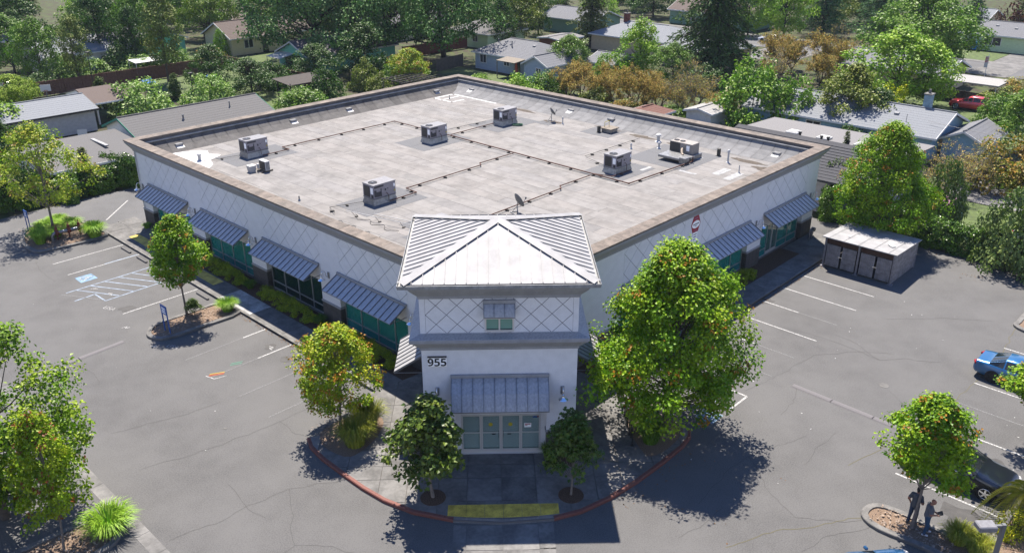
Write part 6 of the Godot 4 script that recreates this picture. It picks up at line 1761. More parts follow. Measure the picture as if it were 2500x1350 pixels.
func build_near_plants() -> void:
	var lot := "young trees of the car park"
	plant("maple_big", "maple_tree", "big dense green maple with orange tips right of the tower", "tree", Vector3(8.15, 0.15, 0.7), 9.4, 3.85, 0.4, lot)
	plant("maple_round", "maple_tree", "round yellow green maple with orange tips left of the tower", "tree", Vector3(-7.84, 0.15, 0.5), 5.45, 2.0, 1.0, lot)
	plant("maple_slim", "maple_tree", "slim green maple with leafy trunk sprouts beside the blue notice", "tree", Vector3(-19.4, 0.09, -12.2), 6.5, 1.5, 2.0, lot)
	plant("maple_pale", "maple_tree", "pale yellow green maple on the grassy island at the far left", "tree", W(43.6, -5.2, 0.09), 8.3, 3.1, 0.0, lot)
	plant("maple_open", "maple_tree", "thin orange tinted maple on the island at the lower left", "tree", Vector3(-17.6, 0.09, 8.7), 6.3, 1.2, 0.5, lot)
	plant("plane_tree", "street_tree", "tall bushy green tree cut by the left edge of the photo", "tree", Vector3(-21.0, 0.0, 6.6), 10.4, 3.0, 0.0, lot)
	plant("maple_slim", "maple_tree", "young orange tipped maple above the two men", "tree", Vector3(16.95, 0.09, 8.35), 6.25, 1.55, 4.1, lot)
	plant("maple_slim", "maple_tree", "green maple cut by the right edge below the blue car", "tree", Vector3(25.9, 0.09, 2.9), 4.9, 1.7, 5.2, lot)
	plant("maple_big", "maple_tree", "dense fresh green maple behind the corrugated bin shed", "tree", Vector3(28.2, 0.0, -22.4), 9.0, 3.3, 2.6, lot)
	plant("magnolia", "magnolia_tree", "dark glossy magnolia left of the entrance doors", "tree", Vector3(-2.97, 0.17, 5.95), 4.85, 1.5, 0.3, "magnolias at the entrance")
	plant("magnolia_thin", "magnolia_tree", "thin dark magnolia right of the entrance doors", "tree", Vector3(3.03, 0.17, 5.95), 4.2, 1.35, 0.9, "magnolias at the entrance")
	plant("magnolia_thin", "leafy_sapling", "sprouts of leaves round the foot of the slim maple", "shrub", Vector3(-18.9, 0.09, -12.1), 1.1, 0.6, 0.9)
	# clipped hedges under the windows
	for q in [[10.4, 0, "clipped green hedge under the left front window next to the tower"], [18.4, 0, "clipped green hedge under the dark left front window"], [26.4, 0, "clipped green hedge in front of the second left front window bay"], [21.4, 1, "clipped green hedge under the window below the sale sign"], [13.4, 1, "clipped green hedge on the right front hidden behind the big maple"]]:
		var at := W(q[0], -0.38, 0.1) if q[1] == 0 else W(-0.38, q[0], 0.1)
		plant("hedge", "hedge", q[2], "hedge", at, 0.85, 2.75, -PI / 4 + TAU if q[1] == 0 else PI / 4, "hedges under the shop windows", "", "foliage")
	for q in [[-3.55, 2.4, "narrow upright shrub against the left flank of the tower"], [3.6, 2.4, "narrow upright shrub against the right flank of the tower"]]:
		plant("cypress", "shrub", q[2], "shrub", Vector3(q[0], 0.12, q[1]), 1.9, 0.36, -1.0, "", "", "foliage")
	plant("grass_dark", "grass_clump", "dark green grass clump at the foot of the right block pier by the doors", "grass", Vector3(2.2, 0.16, 3.3), 0.75, 0.45, -1.0, "", "", "blades")
	# grasses
	for q in [["grass_olive", -6.9, 0.16, 1.9, 1.15, 1.1, "dark olive grass clump below the yellow maple near the red kerb"], ["grass_olive", -6.5, 0.16, 0.5, 1.2, 1.1, "bright olive grass clump right of the yellow maple trunk"], ["grass_dark", 7.15, 0.16, 2.1, 0.95, 0.85, "round green grass clump in the bed below the big maple"], ["grass_fresh", -16.2, 0.09, 7.6, 0.8, 1.15, "bright green grass clump on the island at the lower left"], ["grass_fresh", -17.0, 0.09, -12.7, 0.7, 0.75, "bright green grass clump at the walk end of the narrow island"]]:
		plant(q[0], "grass_clump", q[6], "grass", Vector3(q[1], q[2], q[3]), q[4], q[5], -1.0, "ornamental grasses", "", "blades")
	for q in [[39.9, -3.5, 1.0, 1.0, "round grass clump at the walk end of the far left island"], [40.9, -3.3, 0.8, 0.7, "small grass clump behind the red valve"], [41.5, -6.9, 0.9, 0.8, "grass clump in front of the red valve"], [42.6, -6.6, 0.9, 0.8, "grass clump under the pale maple"], [43.4, -4.0, 0.6, 1.0, "flat grass tuft right of the pale maple trunk"], [44.6, -5.4, 0.5, 1.0, "flat grass tuft beside the far blue notice"], [45.2, -4.3, 0.5, 0.9, "flat grass tuft at the back of the far left island"], [42.1, -5.6, 0.6, 0.9, "grass tuft between the valve and the pale maple"]]:
		plant("grass_fresh", "grass_clump", q[4], "grass", W(q[0], q[1], 0.09), q[2], q[3], -1.0, "ornamental grasses", "", "blades")
	plant("grass_dark", "grass_clump", "dark grass clump in the bed beside the first pier at the far left", "grass", W(34.9, -0.35, 0.12), 1.2, 0.95, -1.0, "ornamental grasses", "", "blades")
	plant("grass_fresh", "grass_clump", "small weed tuft at the far left building corner", "grass", W(38.6, 0.0, 0.12), 0.4, 0.4, -1.0, "", "", "blades")
	for q in [[18.45, 9.2, 0.7, 0.8, "long grass clump right of the two men"], [18.9, 9.8, 0.65, 0.8, "long grass clump left of the lot light head"]]:
		plant("grass_olive", "grass_clump", q[4], "grass", Vector3(q[0], 0.09, q[1]), q[2], q[3], -1.0, "ornamental grasses", "", "blades")
	plant("palm", "palm_tree", "small palm with arching yellow green fronds in front of the black car", "tree", Vector3(21.3, 0.09, 8.45), 2.5, 1.6, 0.0)
	plant("gold_bush", "yellow_shrub", "yellow flowering shrub under the palm fronds", "shrub", Vector3(20.9, 0.09, 8.9), 1.3, 0.7, -1.0, "", "", "foliage")
	for q in [[15.2, -0.1, 0.5, 0.5, "low green tuft beside the third pier of the left front"], [22.9, -0.3, 0.45, 0.5, "low green tuft beside the second pier of the left front"], [14.2, -0.3, 0.4, 0.45, "low green tuft at the end of the dark window's hedge"]]:
		plant("grass_dark", "grass_clump", q[4], "grass", W(q[0], q[1], 0.12), q[2], q[3], -1.0, "", "", "blades")
	if false: plant("bush_lime", "weed_patch", "dry weedy patch beside the island at the right edge", "grass", W(-15.6, 27.2, 0.0), 0.12, 0.7, 1.0, "", "", "foliage", 0.3)

# ---------- neighbourhood ----------
# A gabled or hipped house in plot coordinates. axis "a" or "b": the way the ridge runs.
func house(called: String, label: String, cat: String, a0: float, a1: float, b0: float, b1: float, wall_h: float, ridge_h: float, axis: String, wm: Material, rm: Material, opt := {}) -> Node3D:
	var o := W(a0, b0)
	var t := thing(called, label, cat, o, PI / 4)
	var LX := b1 - b0; var LZ := a1 - a0   # local x along b, local -z along a
	var ov: float = opt.get("over", 0.45)
	var s := mb()
	var th := 0.2
	var door_y := wall_h
	s.span(Vector3(0, 0, -th), Vector3(LX, wall_h, 0)); s.span(Vector3(0, 0, -LZ), Vector3(LX, wall_h, -LZ + th)); s.span(Vector3(0, 0, -LZ + th), Vector3(th, wall_h, -th)); s.span(Vector3(LX - th, 0, -LZ + th), Vector3(LX, wall_h, -th))
	var Q := func(x: float, y: float, z: float): return Vector3(x, y, -z)   # z counted along a
	var hip: float = opt.get("hip", 0.0)
	var ridge0: Vector3; var ridge1: Vector3
	if axis == "b":
		ridge0 = Q.call(hip if hip > 0 else -ov, ridge_h, LZ / 2); ridge1 = Q.call(LX - hip if hip > 0 else LX + ov, ridge_h, LZ / 2)
		if hip == 0:
			for x in [0.0, LX]: s.tri(Q.call(x, wall_h, 0.0), Q.call(x, wall_h, LZ), Q.call(x, ridge_h - 0.1, LZ / 2))
	else:
		ridge0 = Q.call(LX / 2, ridge_h, hip if hip > 0 else -ov); ridge1 = Q.call(LX / 2, ridge_h, LZ - hip if hip > 0 else LZ + ov)
		if hip == 0:
			for z in [0.0, LZ]: s.tri(Q.call(0.0, wall_h, z), Q.call(LX, wall_h, z), Q.call(LX / 2, ridge_h - 0.1, z))
	obj("wall", s, wm, t)
	var span := LZ if axis == "b" else LX
	var drop: float = (ridge_h - wall_h) / (span / 2) * ov
	var ey := wall_h - drop + 0.06
	var e := [Q.call(-ov, ey, -ov), Q.call(LX + ov, ey, -ov), Q.call(LX + ov, ey, LZ + ov), Q.call(-ov, ey, LZ + ov)]
	var faces := []
	if axis == "b":
		faces = [[e[0], e[1], ridge1, ridge0], [e[2], e[3], ridge0, ridge1]]
		if hip > 0: faces += [[e[3], e[0], ridge0], [e[1], e[2], ridge1]]
	else:
		faces = [[e[3], e[0], ridge0, ridge1], [e[1], e[2], ridge1, ridge0]]
		if hip > 0: faces += [[e[0], e[1], ridge0], [e[2], e[3], ridge1]]
	for f in faces:
		s = mb()
		var dn := Vector3(0, -0.14, 0)
		var m: int = f.size()
		for k in m - 2:
			s.tri(f[0], f[k + 1], f[k + 2]); s.tri(f[0] + dn, f[k + 2] + dn, f[k + 1] + dn)
		# butts of the shingle courses: thin raised lines across the slope
		var up: Vector3 = (f[m - 1] - f[0]) if m == 4 else (f[2] - (f[0] + f[1]) * 0.5)
		var n := int(up.length() / 0.42)
		for k in range(1, n):
			var w := float(k) / n
			var p: Vector3 = f[0].lerp(f[m - 1], w); var q: Vector3 = f[1].lerp(f[2], w)
			var p2: Vector3 = f[0].lerp(f[m - 1], w + 0.6 / n); var q2: Vector3 = f[1].lerp(f[2], w + 0.6 / n)
			var lift := Vector3(0, 0.009, 0)
			s.quad(p, q, q + lift, p + lift); s.quad(p + lift, q + lift, q2 + Vector3(0, 0.002, 0), p2 + Vector3(0, 0.002, 0))
		for k in m:
			var p: Vector3 = f[k]; var q: Vector3 = f[(k + 1) % m]
			s.quad(p + dn, q + dn, q, p)
		obj("roof_slope", s, rm, t)
	s = mb()
	for k in 4:
		var p: Vector3 = e[k]; var q: Vector3 = e[(k + 1) % 4]
		var side := k % 2 == 1
		if hip > 0 or (axis == "b") != side: s.box((p + q) * 0.5 + Vector3(0, -0.1, 0), Vector3(0.04, 0.2, p.distance_to(q) + 0.04), Basis.looking_at((q - p).normalized(), UP))
		else:
			var rd: Vector3 = ridge0 if ridge0.distance_to(p) < ridge1.distance_to(p) else ridge1
			for w in [p, q]: s.box((w + rd) * 0.5 + Vector3(0, -0.09, 0), Vector3(0.05, 0.2, w.distance_to(rd)), Basis.looking_at((rd - w).normalized(), UP))
	obj("fascia", s, opt.get("trim", M.wall_white), t)
	if hip == 0 or ridge0.distance_to(ridge1) > 0.5:
		s = mb(); s.tube([ridge0 + Vector3(0, 0.02, 0), ridge1 + Vector3(0, 0.02, 0)], 0.09, 6); obj("ridge_cap", s, rm, t)
	# windows: [side, position along it, width, sill, height]; side "a" faces the right front (a = a0), "b" the left front (b = b0)
	for w in opt.get("windows", []):
		var win := part("window", t)
		var at := Transform3D(Basis(), Vector3(w[1], 0, 0.0)) if w[0] == "a" else Transform3D(Basis(UP, -PI / 2), Vector3(0, 0, -w[1]))
		s = mb(at)
		for x in [-w[2] / 2, 0.0, w[2] / 2]: s.box(Vector3(x, w[3] + w[4] / 2, 0.03), Vector3(0.09, w[4] + 0.09, 0.06))
		for y in [w[3], w[3] + w[4]]: s.box(Vector3(0, y, 0.03), Vector3(w[2], 0.09, 0.058))
		obj("frame", s, M.wall_white, win)
		s = mb(at); s.box(Vector3(0, w[3] + w[4] / 2, 0.012), Vector3(w[2] - 0.05, w[4] - 0.05, 0.02)); obj("pane", s, M.pane_dark, win)
	for d in opt.get("doors", []):
		var at := Transform3D(Basis(), Vector3(d[1], 0, 0.0)) if d[0] == "a" else Transform3D(Basis(UP, -PI / 2), Vector3(0, 0, -d[1]))
		s = mb(at); s.box(Vector3(0, 1.05, 0.02), Vector3(d[2], 2.1, 0.05)); obj("door", s, opt.get("door_mat", M.pane_dark), t)
	# vents and pipes on the roof: [x, z, height, radius]
	for v in opt.get("pipes", []):
		var y := roof_y(axis, LX, LZ, wall_h, ridge_h, v[0], v[1])
		s = mb(); s.lathe([[v[3] * 1.8, y - 0.1], [v[3] * 1.6, y + 0.08], [v[3], y + 0.12], [v[3], y + v[2]], [v[3] * 1.3, y + v[2]], [v[3] * 1.3, y + v[2] + 0.08], [0.001, y + v[2] + 0.09]], 10, Vector3(v[0], 0, -v[1])); obj("vent_pipe", s, M.seam_metal, t)
	for v in opt.get("boxes", []):
		var y := roof_y(axis, LX, LZ, wall_h, ridge_h, v[0], v[1])
		s = mb(); s.cbox(Vector3(v[0], y + 0.06, -v[1]), Vector3(0.45, 0.2, 0.45), 0.03); obj("roof_vent", s, M.flashing, t)
	for v in opt.get("chimney", []):
		var y := roof_y(axis, LX, LZ, wall_h, ridge_h, v[0], v[1])
		var w: float = v[3] / 2
		s = mb(); s.span(Vector3(v[0] - w, 0.0 if v.size() > 5 else y - 0.5, -v[1] - w * 0.8), Vector3(v[0] + w, y + v[2], -v[1] + w * 0.8)); var c := obj("chimney", s, v[4], t)
		s = mb(); s.box(Vector3(v[0], y + v[2] + 0.05, -v[1]), Vector3(v[3] + 0.14, 0.1, v[3] * 0.8 + 0.14)); s.cyl(Vector3(v[0], y + v[2] + 0.1, -v[1]), Vector3(v[0], y + v[2] + 0.5, -v[1]), 0.14, 0.12, 8); obj("chimney_cap", s, M.kerb, c)
	return t
func roof_y(axis: String, LX: float, LZ: float, wh: float, rh: float, x: float, z: float) -> float:
	var u := absf(z - LZ / 2) / (LZ / 2) if axis == "b" else absf(x - LX / 2) / (LX / 2)
	return lerpf(rh, wh, minf(1.0, u))

func fence(label: String, a0: float, b0: float, a1: float, b1: float, h: float, m: Material, called := "wood_fence") -> void:
	var p := W(a0, b0); var q := W(a1, b1)
	var d := q - p
	var n := maxi(1, int(round(d.length() / 2.4)))
	var t := thing(called, label, "fence", p, atan2(-d.z, d.x))
	var w := d.length() / n
	var board := shared("board%.2f_%.2f" % [w, h], func():
		var q2 := mb()
		var k := int(w / 0.16)
		for i in k: q2.box(Vector3((i + 0.5) * w / k, h / 2 + 0.03 * sin(i * 2.3), 0.012 * (i % 2)), Vector3(w / k - 0.012, h - 0.06 + 0.03 * sin(i * 1.7), 0.03))
		q2.box(Vector3(w / 2, h - 0.03, 0), Vector3(w, 0.05, 0.1))
		return q2.mesh())
	var post := shared("post%.2f" % h, func():
		var q2 := mb(); q2.cbox(Vector3(0, h / 2 + 0.04, -0.02), Vector3(0.13, h + 0.08, 0.13), 0.015); return q2.mesh())
	for i in n: obj("fence_panel", board, m, t, Vector3(i * w, 0, 0))
	for i in n + 1: obj("fence_post", post, m, t, Vector3(i * w, 0, -0.03))

func build_far_ground() -> void:
	# streets, drives and lawns beyond the plot
	sheet("street", rect_ab(-80, 111, 95, 121), -0.03, M.road)
	sheet("street", rect_ab(-90, 52.6, -3.6, 58.0), -0.03, M.road)
	sheet("street", rect_ab(-60, 39.5, -11.5, 52.6), -0.034, M.road)
	sheet("far_sidewalk", rect_ab(-11.5, 51.2, -3.4, 52.5), -0.02, M.concrete3)
	sheet("far_sidewalk", rect_ab(-60, 121.2, 95, 122.6), -0.02, M.concrete3)
	sheet("driveway", rect_ab(8.0, 110.4, 13.2, 133), -0.024, M.concrete2)
	sheet("driveway", rect_ab(47, 99, 52, 112), -0.024, M.concrete3)
	sheet("driveway", rect_ab(36, 100.0, 45, 112), -0.028, M.concrete2)
	for q in [[-11.4, 40.0, -3.5, 51.1], [13.4, 122.8, 30, 132], [62, 24, 94.5, 40], [74, 0, 94, 11], [72, 14, 90, 22], [98, 30, 118, 44], [90, 41, 103, 58], [57, 58, 72, 63.5], [-4, 71, 24, 92], [70, 76, 78, 100], [90, -20, 130, 9], [30, 68, 34, 80]]:
		sheet("lawn", rect_ab(q[0], q[1], q[2], q[3]), -0.045, M.lawn)

func build_houses() -> void:
	var g := "houses of the neighbourhood"
	house("garage", "long garage with worn grey shingle roof and teal gable trim behind the left parapet", "garage", 56.3, 63.7, 7.9, 22.6, 2.55, 3.9, "b", M.wall_white, M.shingle_old, {"trim": M.trim_teal, "over": 0.35, "pipes": [[5.4, 1.5, 0.45, 0.09], [11.0, 2.2, 0.5, 0.06]], "boxes": [[2.5, 5.4]]})
	var t := thing("shed", "low shed with dark worn shingle roof beside the teal trimmed garage", "shed", W(51.4, -2.0), PI / 4)
	var s := mb(); s.span(Vector3(0, 0, -8.4), Vector3(9.0, 2.25, -0.2)); obj("wall", s, M.wall_white, t)
	s = mb(); s.hexa([Vector3(-0.2, 2.25, 0.2), Vector3(9.2, 2.25, 0.2), Vector3(9.2, 2.75, -8.6), Vector3(-0.2, 2.75, -8.6), Vector3(-0.2, 2.4, 0.2), Vector3(9.2, 2.4, 0.2), Vector3(9.2, 2.92, -8.6), Vector3(-0.2, 2.92, -8.6)]); obj("roof_slope", s, M.shingle_old, t)
	s = mb(); s.box(Vector3(4.5, 2.3, 0.23), Vector3(9.4, 0.2, 0.05)); obj("fascia", s, M.wall_white, t)
	s = mb(); s.box(Vector3(6.2, 2.83, -5.0), Vector3(0.3, 0.12, 3.4)); obj("ridge_flashing", s, M.flashing, t)
	house("outbuilding", "low house with pale grey roof at the left edge", "house", 72.5, 79.6, -4.0, 10.2, 2.5, 3.5, "b", M.wall_grey, M.shingle_pale, {"over": 0.4, "trim": M.ink, "boxes": [[8.5, 5.5]], "pipes": [[6.5, 1.2, 0.5, 0.04]]})
	# garden pavilion on posts
	t = thing("garden_pavilion", "garden pavilion with brown shingle roof on white posts", "pavilion", W(74.6, 11.2), PI / 4)
	for q in [[0.2, 0.2], [3.6, 0.2], [0.2, 7.6], [3.6, 7.6]]:
		s = mb(); s.box(Vector3(q[0], 1.25, -q[1]), Vector3(0.16, 2.5, 0.16)); obj("post", s, M.wall_white, t)
	for k in 2:
		var z: float = [-0.4, 8.2][k]
		s = mb(); s.hexa([Vector3(-0.4, 2.42, -z), Vector3(4.2, 2.42, -z), Vector3(4.2, 3.42, -3.9), Vector3(-0.4, 3.42, -3.9), Vector3(-0.4, 2.55, -z), Vector3(4.2, 2.55, -z), Vector3(4.2, 3.55, -3.9), Vector3(-0.4, 3.55, -3.9)]); obj("roof_slope", s, M.shingle_brown, t)
	s = mb(); s.box(Vector3(1.9, 2.45, 0.42), Vector3(4.7, 0.16, 0.06)); s.tri(Vector3(-0.3, 2.5, 0.3), Vector3(-0.3, 2.5, -8.0), Vector3(-0.3, 3.45, -3.9)); obj("fascia", s, M.wall_white, t)
	house("house", "cream house with brown shingle roof behind the round olive tree", "house", 103.5, 112.0, 44.6, 62.0, 2.9, 4.9, "b", M.wall_cream, M.shingle_brown, {"windows": [["b", 4.0, 1.4, 1.0, 1.3], ["a", 3.0, 1.6, 1.0, 1.3], ["a", 9.0, 1.6, 1.0, 1.3]], "doors": [["a", 6.0, 1.0]]})
	t = house("house", "teal green house with white awning and plum roof under the big oaks", "house", 82.0, 89.6, 44.5, 60.5, 2.6, 4.3, "b", M.wall_teal, M.shingle_plum, {"windows": [["b", 2.2, 1.2, 1.0, 1.2]], "doors": [["b", 5.0, 1.7]], "boxes": [[5, 2.2], [9, 2.0]]})
	s = mb(); s.hexa([Vector3(-2.6, 2.1, -3.4), Vector3(0, 2.5, -3.4), Vector3(0, 2.5, -7.0), Vector3(-2.6, 2.1, -7.0), Vector3(-2.6, 2.16, -3.4), Vector3(0, 2.56, -3.4), Vector3(0, 2.56, -7.0), Vector3(-2.6, 2.16, -7.0)])
	for z in [-3.5, -6.9]: s.box(Vector3(-2.5, 1.05, z), Vector3(0.07, 2.1, 0.07))
	obj("patio_awning", s, M.canvas_white, t)
	t = house("house", "pale blue house with grey shingle roof behind the rear parapet", "house", 56.5, 68.0, 64.4, 73.4, 2.6, 4.2, "a", M.wall_blue, M.shingle_grey, {"hip": 3.0, "windows": [["b", 9.8, 1.3, 1.0, 1.2], ["b", 5.0, 1.1, 1.1, 1.0]], "doors": [["b", 2.8, 1.0]], "pipes": [[2.2, 6.0, 0.8, 0.08], [3.0, 9.5, 0.4, 0.08]], "boxes": [[3.2, 2.5]]})
	s = mb(); s.hexa([Vector3(-2.6, 2.25, -1.0), Vector3(0, 2.5, -1.0), Vector3(0, 2.5, -4.6), Vector3(-2.6, 2.25, -4.6), Vector3(-2.6, 2.33, -1.0), Vector3(0, 2.58, -1.0), Vector3(0, 2.58, -4.6), Vector3(-2.6, 2.33, -4.6)])
	for z in [-1.1, -4.5]: s.box(Vector3(-2.5, 1.1, z), Vector3(0.1, 2.2, 0.1))
	obj("patio_cover", s, M.roof_tan, t)
	house("house_wing", "small gabled wing of pale blue boards beside the red parasol", "house", 52.2, 56.4, 62.6, 71.5, 2.5, 3.6, "b", M.wall_blue, M.shingle_grey, {"over": 0.35, "windows": [["b", 1.5, 0.9, 1.1, 0.9]]})
	house("house", "low house with pale grey hip roof and brick chimney beyond the blue house", "house", 50.0, 66.0, 89.5, 99.0, 2.7, 4.4, "a", M.wall_tan, M.shingle_pale, {"hip": 4.0, "chimney": [[4.8, 12.4, 1.2, 0.9, M.brick_red]], "boxes": [[2.5, 9.5], [2.2, 6.0]], "pipes": [[3.2, 11.0, 0.5, 0.07]]})
	house("garage", "small garage with grey roof between the round tree and the redwood", "garage", 47.0, 51.5, 70.5, 76.0, 2.3, 3.3, "a", M.wall_blue, M.shingle_grey, {"over": 0.3})
	house("shed", "low garden shed with flat pale roof and red sides", "shed", 66.5, 71.0, 82.0, 87.5, 2.2, 2.5, "b", M.brick_red, M.roof_flat_grey, {"over": 0.3})
	house("house", "grey roofed house behind the second big oak", "house", 78.0, 87.0, 77.0, 86.0, 2.6, 4.0, "a", M.wall_mint, M.shingle_old, {"hip": 3.0, "windows": [["b", 3.0, 1.2, 1.0, 1.1]]})
	house("house", "green house with dark grey roof at the top of the photo", "house", 74.0, 86.0, 100.0, 108.0, 2.7, 4.2, "a", M.wall_green, M.shingle_grey, {"windows": [["b", 3.0, 1.2, 1.0, 1.1]]})
	house("house", "green house with a brick chimney on its front, far behind the redwood", "house", 56.0, 74.0, 124.5, 133.0, 2.8, 4.6, "a", M.wall_green, M.shingle_brown, {"windows": [["b", 4.0, 1.3, 1.0, 1.2], ["b", 8.0, 1.3, 1.0, 1.2], ["b", 13.0, 1.8, 1.0, 1.2]], "chimney": [[0.1, 6.2, 2.0, 1.0, M.brick_red, true]]})
	house("house", "long low blue house with pale shingle roof at the right", "house", 0.8, 20.5, 60.3, 69.0, 2.65, 4.2, "a", M.wall_skyblue, M.shingle_pale, {"over": 0.5, "pipes": [[3.6, 12.0, 0.35, 0.06], [4.3, 7.0, 0.9, 0.12], [1.5, 3.2, 0.7, 0.025]], "boxes": [[2.6, 4.6]], "windows": [["b", 4.0, 1.6, 1.0, 1.1], ["b", 12.0, 1.6, 1.0, 1.1]], "chimney": [[5.0, 2.6, 1.5, 0.85, M.chimney_blue]]})
	house("garage", "blue garage with a small gable at the right end of the long blue house", "garage", -3.2, 0.4, 62.2, 68.4, 2.3, 3.2, "b", M.wall_skyblue, M.shingle_grey, {"over": 0.35})
	# the dark roof close to the right corner: steep front, flat part behind with skylights
	t = thing("workshop", "dark shingled building with flat rear roof and skylights behind the right corner", "building", W(-1.5, 39.8), PI / 4)
	s = mb(); s.span(Vector3(0, 0, -14.2), Vector3(12.0, 3.0, 0)); obj("wall", s, M.wall_grey, t)
	s = mb(); s.hexa([Vector3(-0.5, 2.7, 0.5), Vector3(5.4, 4.35, 0.5), Vector3(5.4, 4.35, -14.7), Vector3(-0.5, 2.7, -14.7), Vector3(-0.5, 2.85, 0.5), Vector3(5.4, 4.5, 0.5), Vector3(5.4, 4.5, -14.7), Vector3(-0.5, 2.85, -14.7)])
	for k in 13: s.box(Vector3(-0.3 + 5.6 * k / 13, 2.9 + 1.59 * k / 13, -7.1), Vector3(0.4, 0.03, 15.1), Basis(Vector3.BACK, 0.20))
	obj("roof_slope", s, M.shingle_dark, t)
	s = mb(); s.hexa([Vector3(5.42, 4.0, 0.5), Vector3(12.4, 3.75, 0.5), Vector3(12.4, 3.75, -14.7), Vector3(5.42, 4.0, -14.7), Vector3(5.42, 4.12, 0.5), Vector3(12.4, 3.87, 0.5), Vector3(12.4, 3.87, -14.7), Vector3(5.42, 4.12, -14.7)]); obj("flat_roof", s, M.roof_flat_grey, t)
	for z in [-10.2, -7.3, -3.9]:
		s = mb(); s.cbox(Vector3(7.4, 4.14, z), Vector3(1.1, 0.14, 1.1), 0.03); s.cbox(Vector3(7.4, 4.23, z), Vector3(0.85, 0.1, 0.85), 0.04); obj("skylight", s, M.canvas_white, t)
	for z in [-8.9, -6.9, -6.3, -4.5]:
		s = mb(); s.cyl(Vector3(5.9, 4.0, z), Vector3(5.9, 4.6, z), 0.11, 0.11, 9); s.cyl(Vector3(5.9, 4.6, z), Vector3(5.9, 4.68, z), 0.16, 0.16, 9); obj("vent_pipe", s, M.iron_dark, t)
	s = mb(); s.box(Vector3(2.4, 3.62, -1.2), Vector3(0.06, 0.05, 3.4)); obj("roof_batten", s, M.iron_dark, t)
	house("house", "pale green house with grey hip roof and brick chimney at the right edge", "house", 4.0, 21.5, 132.5, 142.0, 2.7, 4.2, "a", M.wall_mint, M.shingle_grey, {"hip": 3.0, "chimney": [[0.6, 6.2, 1.6, 1.0, M.brick_red, true]], "boxes": [[3.0, 13.0], [2.5, 10.0]], "windows": [["b", 12.5, 2.6, 0.9, 1.3], ["b", 3.0, 1.3, 1.0, 1.1]], "pipes": [[3.2, 7.5, 0.5, 0.07]]})
	house("house", "tan gabled house with grey roof behind the bright green tree", "house", 10.6, 24.0, 92.5, 100.8, 2.6, 4.0, "a", M.wall_tan, M.shingle_grey, {"windows": [["a", 6.0, 1.4, 0.9, 1.4]], "over": 0.5})
	t = thing("carport", "flat white carport roof on thin posts behind the dark fence", "carport", W(3.6, 90.2), PI / 4)
	s = mb(); s.box(Vector3(2.4, 2.4, -3.4), Vector3(5.0, 0.16, 7.0)); obj("roof", s, M.roof_whitish, t)
	for q in [[0.1, 0.2], [0.1, 6.6], [4.7, 0.2], [4.7, 6.6]]:
		s = mb(); s.box(Vector3(q[0], 1.16, -q[1]), Vector3(0.1, 2.32, 0.1)); obj("post", s, M.wall_white, t)
	house("house", "house with a tan roof corner at the upper right edge", "house", 22.0, 34.0, 146.0, 156.0, 2.8, 4.5, "a", M.wall_tan, M.shingle_pale, {})
	house("shed", "low shed with rust red roof under the bare brown bushes", "shed", 26.5, 30.0, 50.0, 54.5, 2.0, 2.6, "b", M.wood_grey, M.roof_rust, {"over": 0.3, "hip": 1.2})
	house("shed", "small shed with a pale sheet roof behind the bare bushes", "shed", 22.5, 25.6, 56.0, 60.0, 2.0, 2.4, "b", M.wall_white, M.roof_whitish, {"over": 0.3})
	house("house", "white walled house half hidden by the left trees", "house", 108.0, 118.0, 18.0, 30.0, 2.8, 4.4, "b", M.wall_white, M.shingle_pale, {"windows": [["a", 4.0, 1.4, 1.0, 1.2]]})
	house("house", "pale teal house glimpsed between the dark trunks at the left", "house", 112.0, 121.0, 32.0, 41.0, 2.7, 4.2, "a", M.wall_teal, M.shingle_old, {})
	house("house", "house with a white roof at the upper left edge", "house", 128.0, 138.0, 16.0, 26.0, 2.8, 4.2, "b", M.wall_cream, M.roof_whitish, {})
	house("house", "grey roofed house right behind the redwood's foot", "house", 40.0, 49.5, 86.0, 96.0, 2.7, 4.2, "a", M.wall_tan, M.shingle_pale, {"hip": 3.0})
	house("house", "brown roofed house at the top left behind the olive tree", "house", 122.0, 132.0, 56.0, 68.0, 2.8, 4.4, "b", M.wall_white, M.shingle_brown, {})
	house("house", "plum roofed house between the two oaks", "house", 96.0, 105.0, 70.0, 84.0, 2.7, 4.3, "b", M.wall_cream, M.shingle_plum, {})
	# fences
	fence("long dark red wooden fence running behind the left gardens", 95.2, 6.0, 95.0, 38.8, 1.85, M.wood_red)
	fence("red wooden fence turning towards the teal house", 95.0, 39.0, 73.5, 39.3, 1.8, M.wood_red)
	fence("bright red wooden fence between the two oaks", 82.0, 62.0, 82.0, 76.0, 1.8, M.brick_red)
	fence("weathered grey fence behind the second oak", 70.0, 58.5, 70.5, 64.2, 1.8, M.wood_grey)
	fence("weathered grey fence in front of the bare bushes", 16.0, 40.5, 44.0, 40.5, 1.7, M.wood_grey)
	fence("dark brown fence below the white carport", 14.0, 89.6, 0.0, 89.2, 1.5, M.wood_dark)
	fence("grey brown board fence at the right edge", -3.2, 58.3, -20.0, 58.3, 1.7, M.wood_grey)
	fence("weathered grey fence beside the flowering shrub", 14.2, 53.2, 25.0, 53.2, 1.7, M.wood_grey)
	fence("low wire backed fence behind the rear parapet", 64.0, 46.5, 52.0, 55.5, 1.2, M.wood_grey)
